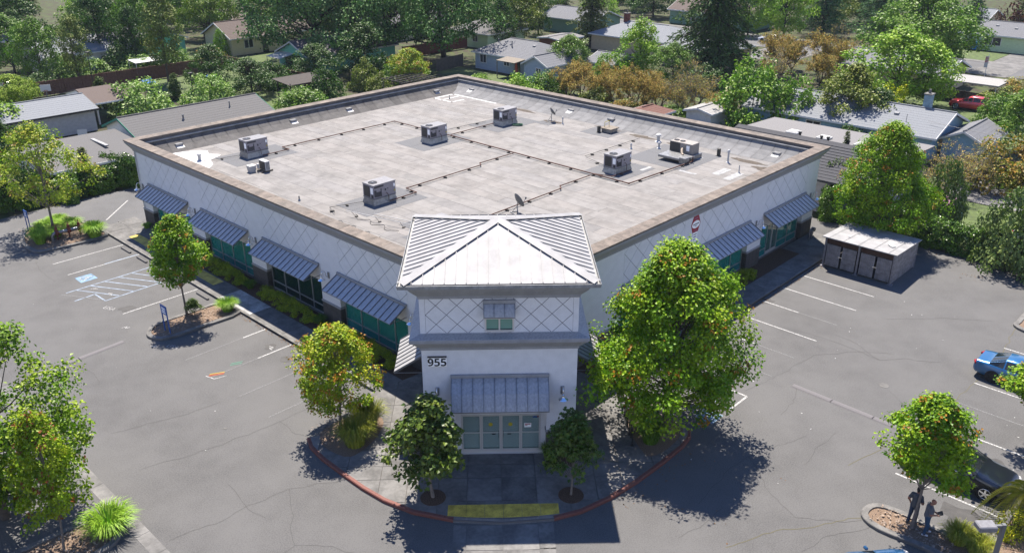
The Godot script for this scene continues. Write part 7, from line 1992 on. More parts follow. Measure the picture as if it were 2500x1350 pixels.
	# yard things
	for q in [[90.6, 17.4, 5.4, "black garden lamp post in front of the long red fence"], [75.6, 23.4, 3.9, "black garden lamp post between the two pale shrubs"]]:
		t = thing("garden_lamp", q[3], "lamp post", W(q[0], q[1]), 0.0, "garden lamp posts")
		s = mb(); s.cyl(Vector3.ZERO, Vector3(0, q[2], 0), 0.07, 0.05, 8); obj("post", s, M.iron_dark, t)
		s = mb(); s.lathe([[0.1, q[2]], [0.3, q[2] + 0.05], [0.28, q[2] + 0.16], [0.05, q[2] + 0.2], [0.001, q[2] + 0.2]], 12); obj("lamp_head", s, M.iron_dark, t)
	t = thing("parasol", "closed red parasol on the blue house's patio", "parasol", W(58.3, 63.0))
	s = mb(); s.cyl(Vector3.ZERO, Vector3(0, 2.3, 0), 0.03, 0.03, 6); obj("pole", s, M.wall_white, t)
	s = mb(); s.lathe([[0.28, 0.9], [0.22, 1.4], [0.1, 2.1], [0.01, 2.4]], 9); obj("canopy", s, M.umbrella_red, t)
	for q in [[67.2, 4.6, 1.2, "crumpled blue tarp on the yard behind the low shed"], [94.0, 26.0, 0.8, "blue tarp over bins beside the red fence"], [90.5, 33.4, 0.9, "blue tarp bundle at the end of the red fence"]]:
		t = thing("tarp", q[3], "tarp", W(q[0], q[1]), rng.randf() * 3.0, "blue tarps in the yards")
		s = mb()
		var nz := noise(0.9, int(q[0]), 2)
		for i in 6:
			for j in 6:
				var pt := func(x: int, y: int): return Vector3((x - 3) * q[2] * 0.4, 0.35 + 0.5 * nz.get_noise_2d(x * 1.3, y * 1.3) - 0.06 * ((x - 3) * (x - 3) + (y - 3) * (y - 3)) * 0.4, (y - 3) * q[2] * 0.3)
				s.quad(pt.call(i, j), pt.call(i, j + 1), pt.call(i + 1, j + 1), pt.call(i + 1, j))
		obj("sheet", s, M.tarp_blue, t)
	for q in [[20.0, 131.8, "plastic_grey", "grey wheeled bin in front of the pale green house"], [18.8, 131.8, "plastic_blue", "blue wheeled bin in front of the pale green house"]]:
		t = thing("wheeled_bin", q[3], "bin", W(q[0], q[1]), PI / 4, "wheeled bins")
		s = mb(); s.hexa([Vector3(-0.35, 0.1, 0.35), Vector3(0.35, 0.1, 0.35), Vector3(0.35, 0.1, -0.35), Vector3(-0.35, 0.1, -0.35), Vector3(-0.45, 1.3, 0.45), Vector3(0.45, 1.3, 0.45), Vector3(0.45, 1.3, -0.45), Vector3(-0.45, 1.3, -0.45)]); obj("body", s, M[q[2]], t)
		s = mb(); s.cbox(Vector3(0, 1.36, 0), Vector3(0.98, 0.12, 1.0), 0.04); obj("lid", s, M[q[2]], t)
		s = mb(); s.cyl(Vector3(-0.4, 0.13, -0.38), Vector3(0.4, 0.13, -0.38), 0.13, 0.13, 10); obj("wheels", s, M.ink, t)
	t = thing("playhouse", "toy playhouse with pink roof on the lawn at the right", "playhouse", W(-5.6, 46.3), PI / 4 + 0.2)
	s = mb(); s.span(Vector3(-0.6, 0.0, -0.55), Vector3(-0.5, 1.0, 0.55)); s.span(Vector3(0.5, 0, -0.55), Vector3(0.6, 1.0, 0.55)); s.span(Vector3(-0.5, 0, -0.55), Vector3(0.5, 1.0, -0.45)); s.span(Vector3(-0.5, 0.7, 0.45), Vector3(0.5, 1.0, 0.55)); s.span(Vector3(-0.5, 0, 0.45), Vector3(-0.25, 0.7, 0.55)); s.span(Vector3(0.25, 0, 0.45), Vector3(0.5, 0.7, 0.55)); s.tri(Vector3(-0.6, 1.0, 0.5), Vector3(0.6, 1.0, 0.5), Vector3(0, 1.5, 0.5)); obj("walls", s, M.plastic_tan, t)
	s = mb(); s.hexa([Vector3(-0.75, 0.92, 0.7), Vector3(0, 1.5, 0.7), Vector3(0, 1.5, -0.7), Vector3(-0.75, 0.92, -0.7), Vector3(-0.75, 1.0, 0.7), Vector3(0, 1.58, 0.7), Vector3(0, 1.58, -0.7), Vector3(-0.75, 1.0, -0.7)]); s.hexa([Vector3(0, 1.5, 0.7), Vector3(0.75, 0.92, 0.7), Vector3(0.75, 0.92, -0.7), Vector3(0, 1.5, -0.7), Vector3(0, 1.58, 0.7), Vector3(0.75, 1.0, 0.7), Vector3(0.75, 1.0, -0.7), Vector3(0, 1.58, -0.7)]); obj("roof", s, M.plastic_pink, t)
	s = mb(); s.cbox(Vector3(0.2, 0.12, 0.95), Vector3(1.7, 0.24, 0.5), 0.05); obj("toy_tray", s, M.plastic_blue, t)
	t = thing("flagpole", "short pole with a red striped flag near the far street", "flag", W(9.0, 104.0))
	s = mb(); s.cyl(Vector3.ZERO, Vector3(0, 4.0, 0), 0.04, 0.03, 6); obj("pole", s, M.wall_white, t)
	s = mb()
	for k in 7: s.box(Vector3(-0.15, 3.5 - k * 0.2, 0.02 * sin(k)), Vector3(0.5, 0.1, 0.02))
	obj("flag_stripes", s, M.sign_red, t)
	s = mb(); s.box(Vector3(-0.15, 2.9, 0.0), Vector3(0.48, 1.5, 0.012)); obj("flag_cloth", s, M.canvas_white, t)
	t = thing("overhead_wire", "thin overhead wire at the right edge above the grey bare tree", "wire", W(2.0, 62.0, 3.6))
	s = mb()
	var e := W(-22, 58, 6.0) - W(2.0, 62.0, 3.6)
	var pts := []
	for k in 12: pts.append(e * (k / 11.0) - UP * 1.0 * sin(PI * k / 11.0))
	s.tube(pts, 0.018, 5); obj("cable", s, M.lamp_grey, t)
	for q in [[66.5, 10.0, "white surfboard like panel leaning in the yard clutter"], [66.0, 6.2, "white graffiti panel leaning in the yard clutter by the blue tarp"]]:
		t = thing("leaning_panel", q[2], "panel", W(q[0], q[1]), 0.3)
		s = mb(); s.box(Vector3(0, 0.95, 0), Vector3(0.9, 1.95, 0.05), Basis(Vector3.RIGHT, -0.2)); obj("board", s, M.canvas_white, t)
		s = mb(); s.box(Vector3(0, 0.6, 0.09), Vector3(0.6, 0.5, 0.02), Basis(Vector3.RIGHT, -0.2)); obj("painted_shape", s, M.tarp_blue, t)
	t = thing("patio_table", "round white patio table in the yard clutter at the left", "table", W(68.4, 11.8))
	s = mb(); s.lathe([[0.001, 0.72], [0.85, 0.72], [0.86, 0.76], [0.001, 0.77]], 18); obj("table_top", s, M.canvas_white, t)
	s = mb(); s.cyl(Vector3.ZERO, Vector3(0, 0.72, 0), 0.06, 0.06, 8); s.cyl(Vector3.ZERO, Vector3(0, 0.05, 0), 0.3, 0.28, 12); obj("leg", s, M.lamp_grey, t)
	# pergola frame and shelter behind the left parapet
	t = thing("pergola", "bare grey pergola frame behind the rear left parapet", "pergola", W(58.5, 42.6), PI / 4)
	s = mb()
	for q in [[0, 0], [5.2, 0], [0, 4], [5.2, 4]]: s.box(Vector3(q[0], 1.15, -q[1]), Vector3(0.1, 2.3, 0.1))
	obj("posts", s, M.wood_grey, t)
	s = mb()
	for k in 8: s.box(Vector3(k * 0.74, 2.35, -2.0), Vector3(0.06, 0.1, 4.6))
	for z in [0.0, -2.0, -4.0]: s.box(Vector3(2.6, 2.27, z), Vector3(5.8, 0.08, 0.06))
	obj("slats", s, M.wood_grey, t)
	t = thing("lean_to", "shabby lean to with dark posts and clutter beside the red fence", "shelter", W(68.0, 32.4), PI / 4)
	s = mb()
	for q in [[0, 0], [5.5, 0.3], [0.3, 3.4], [5.4, 3.3]]: s.box(Vector3(q[0], 1.2, -q[1]), Vector3(0.12, 2.4, 0.12))
	obj("posts", s, M.wood_dark, t)
	s = mb(); s.box(Vector3(2.7, 2.4, -1.7), Vector3(6.0, 0.06, 4.0), Basis(Vector3.RIGHT, 0.08)); obj("roof_sheet", s, M.wood_dark, t)
	s = mb(); s.cbox(Vector3(1.2, 0.4, -0.4), Vector3(1.4, 0.8, 0.8), 0.1, Basis(UP, 0.4)); s.cbox(Vector3(3.4, 0.3, -0.2), Vector3(1.0, 0.6, 0.7), 0.1, Basis(UP, -0.3)); obj("clutter", s, M.roof_tan, t)
	s = mb(); s.box(Vector3(0.6, 0.45, 0.5), Vector3(3.0, 0.9, 0.05)); obj("orange_netting", s, M.brick_red, t)
	t = thing("canopy_tent", "white garden canopy beside the long red fence top", "canopy", W(98.2, 26.5), PI / 4)
	s = mb(); s.hexa([Vector3(0, 1.9, 0), Vector3(5, 1.9, 0), Vector3(5, 2.1, -2.5), Vector3(0, 2.1, -2.5), Vector3(0, 1.96, 0), Vector3(5, 1.96, 0), Vector3(5, 2.16, -2.5), Vector3(0, 2.16, -2.5)]); obj("canopy", s, M.canvas_white, t)
	s = mb()
	for q in [[0.1, -0.1], [4.9, -0.1], [0.1, -2.4], [4.9, -2.4]]: s.box(Vector3(q[0], 0.97, q[1]), Vector3(0.07, 1.94, 0.07))
	obj("posts", s, M.wall_white, t)
	t = thing("basketball_hoop", "small basketball hoop above the pavilion roof", "basketball hoop", W(83.2, 9.2), 0.4)
	s = mb(); s.cyl(Vector3.ZERO, Vector3(0, 3.2, 0), 0.06, 0.05, 8); obj("pole", s, M.lamp_grey, t)
	s = mb(); s.box(Vector3(0, 3.3, 0.15), Vector3(1.1, 0.75, 0.04)); obj("backboard", s, M.canvas_white, t)
	s = mb(); s.lathe([[0.22, 3.02], [0.24, 3.04], [0.22, 3.06]], 14, Vector3(0, 0, 0.42)); obj("rim", s, M.brick_red, t)

func build_far_plants() -> void:
	var g := "trees of the neighbourhood"
	# [proto, x, z, height, radius, name, label, leaf material]
	for q in [
		["oak_a", -27.5, -99.0, 14.5, 10.8, "oak_tree", "huge spreading oak left of the other oak at the top"],
		["oak_a", -17.0, -101.0, 14.0, 8.5, "oak_tree", "broad oak crown joining the huge oak on its right"],
		["oak_b", -7.4, -99.0, 14.5, 8.6, "oak_tree", "big dark oak with a forked trunk above the back corner"],
		["dome", -59.1, -70.0, 3.9, 3.4, "round_shrub_tree", "yellow olive domed tree at the left edge above the pale roof", "leaf_gold"],
		["bush_lime", -52.5, -54.0, 3.9, 3.6, "willow_bush", "feathery light green bush at the left edge above the pale maple"],
		["slender", -56.0, -81.8, 9.4, 1.7, "slender_tree", "slender olive tree with a bare trunk before the red fence"],
		["tree_green", -63.0, -86.0, 8.4, 3.1, "leafy_tree", "leafy green tree left of the slender olive tree"],
		["tree_dark", -59.5, -98.0, 11.5, 4.0, "dark_tree", "tall dark tree with a leaning black trunk at the upper left"],
		["tree_green", -54.5, -101.0, 10.5, 3.6, "leafy_tree", "green tree right of the tall dark one at the upper left"],
		["tree_dark", -53.6, -95.6, 8.8, 2.7, "dark_tree", "dark tree with two trunks before the red fence's middle"],
		["slender", -45.2, -84.9, 12.2, 2.3, "slender_tree", "tall grey green tree standing before the red fence's end"],
		["topped", -47.5, -113.0, 8.8, 4.6, "umbrella_tree", "round topped olive tree in front of the cream house"],
		["tree_dark", -37.7, -79.8, 5.8, 3.0, "magnolia_bush", "dense dark green tree with orange tint below the red fence corner"],
		["tree_dark", -31.2, -75.6, 4.8, 3.3, "magnolia_bush", "wide dense dark tree right of the pale shrubs"],
		["bush_pale", -41.2, -64.8, 4.4, 3.7, "pale_shrub", "pale green shrub above the garage roof's left half"],
		["bush_pale", -35.2, -70.6, 3.7, 3.2, "pale_shrub", "pale green shrub right of the small dark cypress"],
		["cypress", -47.6, -69.0, 3.6, 0.95, "cypress", "small dark column cypress beside the brown pavilion roof"],
		["cypress", -40.6, -74.0, 3.0, 0.85, "cypress", "small dark column cypress between the two pale shrubs"],
		["tree_dark", -18.3, -88.0, 7.2, 3.9, "dark_tree", "dense dark tree under the right side of the huge oak"],
		["tree_dark", -24.4, -84.0, 5.2, 3.4, "dark_tree", "dark leafy tree in front of the huge oak's trunks"],
		["bush_dark", -21.2, -73.8, 3.8, 2.3, "dark_shrub", "dark green shrub behind the rear left parapet's middle"],
		["bush_olive", -17.2, -79.6, 3.4, 2.1, "olive_shrub", "rounded olive shrub left of the bright small maple"],
		["maple_round", -11.2, -79.4, 5.2, 2.6, "bright_maple", "bright yellow green maple above the rear parapet near its corner"],
		["bush_green", -22.6, -66.0, 3.1, 3.2, "green_shrub", "wide light green shrub touching the rear left parapet"],
		["bush_olive", -14.8, -76.5, 2.4, 1.8, "olive_shrub", "small yellow green shrub beside the pergola"],
		["tree_olive", 5.0, -118.0, 10.0, 4.4, "olive_tree", "olive tree with yellow top right of the dark oak"],
		["tree_dark", 1.8, -112.0, 8.0, 2.6, "dark_tree", "dark ivy clad tree right of the dark oak's crown"],
		["tree_dark", 8.6, -126.0, 8.5, 2.6, "dark_tree", "dark narrow tree at the top between oak and redwood"],
		["redwood_b", 17.0, -113.4, 15.0, 4.2, "redwood_tree", "grey green redwood at the top left of the big redwood"],
		["dome", 11.0, -87.0, 5.6, 3.3, "round_tree", "bright green round tree behind the blue house wing", "leaf_glossy"],
		["tree_lime", 20.7, -85.2, 8.0, 3.4, "leafy_tree", "light green tree left of the big redwood"],
		["bush_lime", 16.2, -82.0, 4.0, 2.6, "leafy_bush", "fresh green bush at the foot of the light green tree"],
		["bare_brown", 9.6, -71.6, 5.6, 4.3, "bare_bush", "brown twiggy bush nearest the bright round tree"],
		["bare_brown", 13.4, -69.0, 5.0, 3.8, "bare_bush", "brown twiggy bush left of centre behind the right parapet"],
		["bare_brown", 17.0, -66.8, 5.9, 3.9, "bare_bush", "brown twiggy bush in the middle of the row"],
		["bare_grey", 22.2, -63.0, 6.4, 4.4, "bare_bush", "greyish bare bush with upright twigs at the right of the row"],
		["bare_brown", 25.6, -60.0, 4.2, 3.6, "bare_bush", "low twiggy bush beside the flowering shrub"],
		["bare_brown", 11.4, -74.6, 5.2, 3.6, "bare_bush", "brown twiggy bush behind the row near the round tree"],
		["bare_brown", 15.0, -72.0, 5.4, 3.6, "bare_bush", "brown twiggy bush at the back of the row's middle"],
		["bare_brown", 19.6, -65.0, 5.0, 3.8, "bare_bush", "brown twiggy bush between the middle and the grey one"],
		["bare_brown", 19.0, -69.0, 5.6, 3.8, "bare_bush", "brown twiggy bush behind the middle one"],
		["bare_grey", 24.6, -66.0, 6.0, 4.2, "bare_bush", "greyish bare bush behind the one with upright twigs"],
		["orange_bush", 16.0, -64.5, 2.0, 2.2, "low_bush", "low rusty undergrowth below the middle twiggy bush"],
		["bush_olive", 12.6, -67.4, 2.2, 2.4, "low_bush", "low olive undergrowth below the left twiggy bushes"],
		["bush_green", 20.4, -61.0, 1.8, 2.2, "low_bush", "low green undergrowth right of the middle twiggy bush"],
		["bush_olive", 24.0, -58.6, 1.7, 2.0, "low_bush", "low olive undergrowth left of the flowering shrub"],
		["bush_dark", 27.4, -76.0, 3.4, 3.2, "dark_shrub", "dark shrub under the big redwood's left side"],
		["bush_dark", 33.6, -74.0, 3.0, 3.0, "dark_shrub", "dark shrub under the big redwood's right side"],
		["tree_green", 24.4, -80.0, 5.6, 2.8, "leafy_tree", "green tree between the light green tree and the big redwood"],
		["redwood", 31.1, -84.9, 22.0, 7.8, "redwood_tree", "big dark redwood right of the middle at the top"],
		["tree_lime", 52.0, -119.0, 12.0, 4.4, "leafy_tree", "tall light green tree right of the big redwood"],
		["tree_lime", 47.0, -124.0, 11.0, 3.6, "leafy_tree", "light green tree just behind the big redwood's right side"],
		["cedar", 60.0, -122.0, 12.5, 6.0, "cedar_tree", "blue green cedar at the top, left one"],
		["cedar", 69.0, -119.0, 11.0, 6.0, "cedar_tree", "blue green cedar at the top, behind the big round tree"],
		["bare_brown", 41.0, -86.0, 7.0, 5.0, "bare_tree", "brown bare tree just right of the big redwood"],
		["bare_brown", 47.5, -83.5, 7.8, 5.2, "bare_tree", "brown bare tree left of the bright green tree"],
		["bare_grey", 50.5, -88.0, 7.0, 4.0, "bare_tree", "grey bare tree with pale boughs before the big round tree"],
		["flower_bush", 28.6, -57.6, 7.0, 4.2, "flowering_shrub", "light green shrub with cream flowers behind the right parapet"],
		["flower_bush", 32.8, -55.6, 5.6, 3.0, "flowering_shrub", "cream flowered shrub right half, beside the dark roof"],
		["dome", 62.6, -90.0, 11.0, 8.6, "round_tree", "big round green tree at the upper right"],
		["tree_lime", 49.3, -67.8, 9.2, 5.4, "bright_tree", "bright green tree in front of the tan house"],
		["tree_lime", 53.0, -67.0, 7.6, 3.2, "bright_tree", "bright green tree crown reaching over the carport"],
		["tree_olive", 38.0, -53.2, 7.4, 3.8, "olive_tree", "olive green tree before the long blue house"],
		["tree_dark", 40.6, -51.8, 5.4, 2.6, "dark_tree", "dark green tree right of the olive one before the blue house"],
		["gold_bush", 46.5, -62.0, 3.6, 2.0, "gold_shrub", "golden flowering shrub behind the long blue roof"],
		["pink_bush", 38.5, -68.0, 2.0, 1.8, "rose_bush", "pink flowering bush on the lawn left of the bright tree"],
		["bush_green", 56.5, -57.0, 3.6, 2.4, "green_shrub", "green shrub behind the pale blue chimney"],
		["tree_green", 53.6, -46.6, 6.8, 3.2, "leafy_tree", "green tree cut by the right edge below the red car"],
		["orange_bush", 45.0, -36.0, 4.6, 3.4, "orange_shrub", "orange tinted shrub left of the right edge tree"],
		["orange_bush", 65.0, -66.5, 3.4, 3.2, "orange_shrub", "rust coloured shrub right of the red car"],
		["bare_grey", 38.9, -33.4, 5.2, 4.0, "bare_tree", "grey bare tree right of the fresh maple"],
		["bare_grey", 42.4, -35.6, 4.6, 3.4, "bare_tree", "low grey bare bush by the board fence"],
		["spire", 30.1, -34.6, 5.6, 0.9, "spire_conifer", "thin spire conifer behind the building's right corner"],
		["bush_grey", 28.3, -31.4, 3.8, 1.8, "grey_shrub", "dusky shrub under the spire conifer"],
		["ivy_hedge", 27.2, -29.6, 2.6, 2.4, "ivy_bush", "ivy covered bush at the building's right corner"],
		["bush_grey", 35.2, -26.6, 5.2, 1.7, "grey_shrub", "dusky tall shrub right of the fresh maple"],
		["bush_grey", 35.4, -17.9, 5.6, 2.3, "grey_shrub", "feathery grey green shrub at the right edge of the drive", "leaf_dull"],
		["bush_grey", 38.0, -15.2, 3.0, 2.6, "grey_shrub", "drooping grey green shrub cut by the right edge", "leaf_dull"],
		["spire", -35.7, -36.6, 4.2, 1.5, "young_conifer", "young grey conifer by the left drive"],
		["ivy_hedge", -33.0, -38.6, 2.7, 2.6, "ivy_bush", "ivy bush behind the building's left corner"],
		["tree_dark", -41.0, -33.4, 7.6, 2.4, "dark_tree", "dark green tree at the left edge behind the pale maple"],
		["tree_green", -43.5, -30.0, 6.0, 2.6, "leafy_tree", "green tree cut by the left edge beside the drive"],
		["ivy_hedge", -38.4, -35.4, 2.0, 3.0, "ivy_bush", "ivy hedge along the left drive under the pale maple"],
		["tree_green", -70.0, -92.0, 8.0, 4.0, "leafy_tree", "green tree at the left edge above the red car port"],
		["plum_bush", -66.0, -100.0, 3.4, 2.6, "plum_shrub", "dark plum shrub at the upper left edge"],
		["bush_pale", -62.0, -90.0, 3.0, 3.0, "pale_shrub", "pale bush in the yard below the leafy green tree"],
		["bush_green", -57.5, -89.0, 2.6, 3.0, "green_shrub", "low light green bush before the red fence's left end"],
		["bush_pale", -52.0, -92.0, 2.6, 3.0, "pale_shrub", "pale bush behind the red fence's middle"],
		["bush_dark", -61.0, -80.5, 2.2, 2.6, "ivy_mound", "dark ivy mound hanging on the red fence's left end"],
		["tree_lime", -70.0, -116.0, 8.0, 4.0, "leafy_tree", "yellow green tree at the upper left corner"],
		["orange_bush", -42.4, -96.0, 3.0, 2.6, "orange_shrub", "orange green hedge beside the red fence corner"],
		["bush_lime", -43.4, -105.0, 4.2, 1.3, "conical_shrub", "small bright conical shrub before the cream house"],
		["bush_lime", 3.6, -72.0, 3.2, 3.0, "leafy_bush", "yellow green bush just right of the back corner"],
		["bush_lime", -2.0, -75.5, 2.6, 2.0, "leafy_bush", "yellow green bush behind the very back corner"],
		["bush_green", 7.0, -73.0, 3.4, 2.4, "green_shrub", "green bush left of the brown twiggy bushes"],
		["tree_dark", -76.0, -108.0, 9.5, 4.6, "dark_tree", "dark tree at the top left corner, left one"],
		["tree_green", -68.0, -124.0, 10.0, 5.0, "leafy_tree", "green tree at the top left corner, middle one"],
		["tree_dark", -60.0, -116.0, 10.5, 4.6, "dark_tree", "dark tree at the top left, right of the corner"],
		["tree_green", -52.0, -124.0, 10.0, 4.6, "leafy_tree", "green tree at the top behind the tall dark one"],
		["tree_grey", -66.0, -108.0, 8.0, 3.8, "grey_tree", "dusky tree at the left edge above the plum shrub"],
		["tree_olive", -40.0, -126.0, 9.0, 4.2, "olive_tree", "olive tree at the top above the cream house"],
		["bush_lime", -58.0, -103.0, 3.2, 3.0, "leafy_bush", "yellow green bush among the upper left trees"],
		["tree_lime", -36.8, -120.0, 8.0, 3.2, "leafy_tree", "yellow green tree between the olive tree and the huge oak"],
		["bush_dark", -55.4, -94.0, 3.4, 3.0, "dark_shrub", "dark shrub behind the red fence's middle"],
		["bush_green", -47.4, -93.0, 3.4, 3.0, "green_shrub", "green shrub behind the red fence's right half"],
		["bush_dark", -29.4, -80.6, 3.4, 2.6, "dark_shrub", "dark shrub at the end of the second red fence"],
		["bush_dark", -28.0, -88.0, 3.0, 2.6, "dark_shrub", "dark shrub below the teal house's window"],
		["bush_green", -13.0, -84.0, 3.2, 2.6, "green_shrub", "green shrub behind the bright small maple"],
		["bush_dark", 36.0, -47.4, 2.6, 2.6, "dark_shrub", "dark shrub against the long blue house's left end"],
		["bare_brown", 44.0, -90.0, 6.6, 4.6, "bare_tree", "brown bare tree behind the lawn right of the big redwood"],
		["bare_brown", 44.6, -80.0, 5.4, 4.0, "bare_tree", "low brown bare tree on the lawn left of the bright tree"],
		["bare_grey", 38.0, -80.0, 5.2, 3.8, "bare_tree", "low grey bare tree beside the big redwood's foot"],
		["bush_olive", 62.0, -66.0, 2.2, 3.0, "olive_shrub", "dry olive shrub in the field behind the red car"],
		["plum_bush", 88.0, -112.0, 6.5, 3.4, "plum_tree", "dark purple tree at the top right"],
		["cedar", 83.0, -114.0, 9.0, 4.4, "cedar_tree", "grey blue cedar at the top right corner"],
		["tree_dark", 77.0, -116.0, 9.0, 4.0, "dark_tree", "dark tree at the top right of the round tree"],
	]:
		plant(q[0], q[5], q[6], "shrub" if "bush" in q[5] or "shrub" in q[5] or "mound" in q[5] else "tree", Vector3(q[1], -0.06, q[2]), q[3], q[4], -1.0, g, q[7] if q.size() > 7 else "", "crown")
	# ivy wall along the right drive
	for q in [[-7.6, 38.6, 3.2, "ivy covered hedge right of the bin shed, nearer half"], [-3.4, 39.4, 3.0, "ivy covered hedge behind the bin shed"], [-11.0, 38.6, 2.4, "ivy covered hedge below the toy playhouse, right end"]]:
		plant("ivy_hedge", "ivy_hedge", q[3], "hedge", W(q[0], q[1], -0.02), 2.1, q[2], -PI / 4 + TAU, "ivy hedges", "", "foliage")
	for q in [[52.4, -14.0, "ivy hedge along the left drive cut by the left edge"], [51.8, -8.6, "ivy hedge along the left drive behind the blue notice"], [51.4, -3.4, "ivy hedge along the left drive by the young conifer"], [51.0, 2.4, "ivy hedge along the left drive near the building corner"]]:
		plant("ivy_hedge", "ivy_hedge", q[2], "hedge", W(q[0], q[1], -0.02), 2.0, 3.2, PI / 4, "ivy hedges", "", "foliage")
	# the far streets: tree after tree up to the top of the photo
	var r := RandomNumberGenerator.new()
	r.seed = 77
	var kinds := ["tree_green", "tree_dark", "tree_olive", "tree_grey", "tree_green", "tree_lime", "redwood_b", "dome", "tree_dark"]
	var n := 0
	for k in 130:
		var z := -128.0 - 120.0 * pow(r.randf(), 1.1)
		var x := r.randf_range(-0.68, 0.68) * (36.0 - z) + 2.0
		var a := (-x - z) * S; var b := (x - z) * S
		if b > 110 and b < 123 and a < 95: continue
		if (a > 54 and a < 76 and b > 122 and b < 135) or (a > 2 and a < 24 and b > 121 and b < 144): continue
		plant(kinds[r.randi() % kinds.size()], "distant_tree", "distant tree among the far houses along the top edge", "tree", Vector3(x, -0.06, z), r.randf_range(6.5, 11.0), r.randf_range(3.0, 5.2), r.randf() * TAU, "distant trees along the top edge")
		n += 1

# ---------- vehicles ----------
# Lofted body: stations along x (front +), each with half width, sill, belt, roof heights and roof half width.
func car(called: String, label: String, at: Vector3, turn: float, paint: Color, kind: String, group := "cars") -> Node3D:
	var t := thing(called, label, "car", at, turn, group)
	var pm := StandardMaterial3D.new()
	pm.resource_name = "car_paint"
	pm.albedo_color = paint.linear_to_srgb(); pm.roughness = 0.28; pm.metallic = 0.35; pm.clearcoat_enabled = true; pm.clearcoat = 1.0; pm.clearcoat_roughness = 0.05
	var suv := kind == "suv"
	var H := 1.66 if suv else 1.44
	var belt := 1.02 if suv else 0.93
	var hood := 0.98 if suv else 0.86
	var W0 := 0.92
	# x, half width, bottom, shoulder height, top height, top half width, cabin?
	var st: Array
	if suv:
		st = [[2.36, 0.52, 0.42, 0.60, 0.68, 0.40, 0], [2.30, 0.74, 0.30, 0.70, 0.80, 0.60, 0], [2.12, 0.86, 0.24, 0.80, 0.90, 0.70, 0], [1.7, 0.91, 0.22, 0.90, 0.98, 0.74, 0], [1.15, 0.92, 0.22, 0.98, 1.06, 0.74, 0], [0.95, 0.92, 0.22, 1.0, 1.11, 0.73, 1], [0.15, 0.925, 0.22, 1.02, 1.58, 0.60, 1], [-0.35, 0.925, 0.22, 1.03, 1.66, 0.61, 1], [-1.2, 0.925, 0.22, 1.05, 1.65, 0.60, 1], [-1.85, 0.90, 0.24, 1.06, 1.57, 0.57, 1], [-2.2, 0.86, 0.28, 1.04, 1.10, 0.62, 0], [-2.34, 0.80, 0.34, 0.9, 0.96, 0.62, 0], [-2.37, 0.72, 0.42, 0.70, 0.76, 0.5, 0]]
	else:
		st = [[2.40, 0.50, 0.36, 0.52, 0.58, 0.38, 0], [2.34, 0.74, 0.26, 0.60, 0.68, 0.58, 0], [2.15, 0.86, 0.20, 0.70, 0.78, 0.68, 0], [1.7, 0.90, 0.18, 0.80, 0.87, 0.72, 0], [1.1, 0.915, 0.18, 0.88, 0.95, 0.73, 0], [0.9, 0.92, 0.18, 0.90, 0.98, 0.72, 1], [0.1, 0.92, 0.18, 0.92, 1.37, 0.57, 1], [-0.4, 0.92, 0.18, 0.93, 1.44, 0.58, 1], [-0.95, 0.92, 0.18, 0.95, 1.41, 0.57, 1], [-1.72, 0.90, 0.20, 0.98, 1.07, 0.66, 1], [-1.95, 0.88, 0.22, 0.98, 1.05, 0.68, 0], [-2.3, 0.84, 0.28, 0.95, 1.01, 0.66, 0], [-2.42, 0.76, 0.36, 0.80, 0.84, 0.58, 0], [-2.45, 0.66, 0.42, 0.6, 0.66, 0.45, 0]]
	var rings := []
	for q in st:
		var x: float = q[0]; var w: float = q[1]
		var mid: float = (q[2] + q[3]) * 0.5
		rings.append([Vector3(x, q[2] + 0.02, 0), Vector3(x, q[2], w * 0.84), Vector3(x, q[2] + 0.1, w * 0.97), Vector3(x, mid, w), Vector3(x, q[3] - 0.05, w * 0.985), Vector3(x, q[3], w * 0.93), Vector3(x, q[4] - (0.07 if q[4] - q[3] > 0.3 else 0.02), q[5] + (0.03 if q[4] - q[3] > 0.3 else 0.06)), Vector3(x, q[4] - 0.012, q[5] * 0.82), Vector3(x, q[4], 0)])
	var body := mb(); var glass := mb()
	for i in st.size() - 1:
		for k in 8:
			var a: Vector3 = rings[i][k]; var b: Vector3 = rings[i][k + 1]; var c: Vector3 = rings[i + 1][k + 1]; var d: Vector3 = rings[i + 1][k]
			var cab: bool = st[i][6] == 1 and (st[i + 1][6] == 1 or suv)
			var tall0: bool = st[i][4] - st[i][3] > 0.3; var tall1: bool = st[i + 1][4] - st[i + 1][3] > 0.3
			var is_glass := cab and ((k == 5 and (tall0 or tall1)) or (k >= 6 and tall0 != tall1))
			var m: MB = glass if is_glass else body
			for sgn in [1.0, -1.0]:
				var f := func(p: Vector3): return Vector3(p.x, p.y, p.z * sgn)
				if is_glass:   # a body-coloured rim round each pane
					var ce: Vector3 = (a + b + c + d) * 0.25
					var aa: Vector3 = a.lerp(ce, 0.10); var bb: Vector3 = b.lerp(ce, 0.10); var cc: Vector3 = c.lerp(ce, 0.10); var dd: Vector3 = d.lerp(ce, 0.10)
					for e in [[a, b, bb, aa], [b, c, cc, bb], [c, d, dd, cc], [d, a, aa, dd]]:
						if k >= 6 and e[0] == (a if k == 7 else b) : pass
						if sgn > 0: body.quad(f.call(e[0]), f.call(e[1]), f.call(e[2]), f.call(e[3]))
						else: body.quad(f.call(e[3]), f.call(e[2]), f.call(e[1]), f.call(e[0]))
					if sgn > 0: glass.quad(f.call(aa), f.call(bb), f.call(cc), f.call(dd))
					else: glass.quad(f.call(dd), f.call(cc), f.call(bb), f.call(aa))
				elif sgn > 0: m.quad(f.call(a), f.call(b), f.call(c), f.call(d))
				else: m.quad(f.call(d), f.call(c), f.call(b), f.call(a))
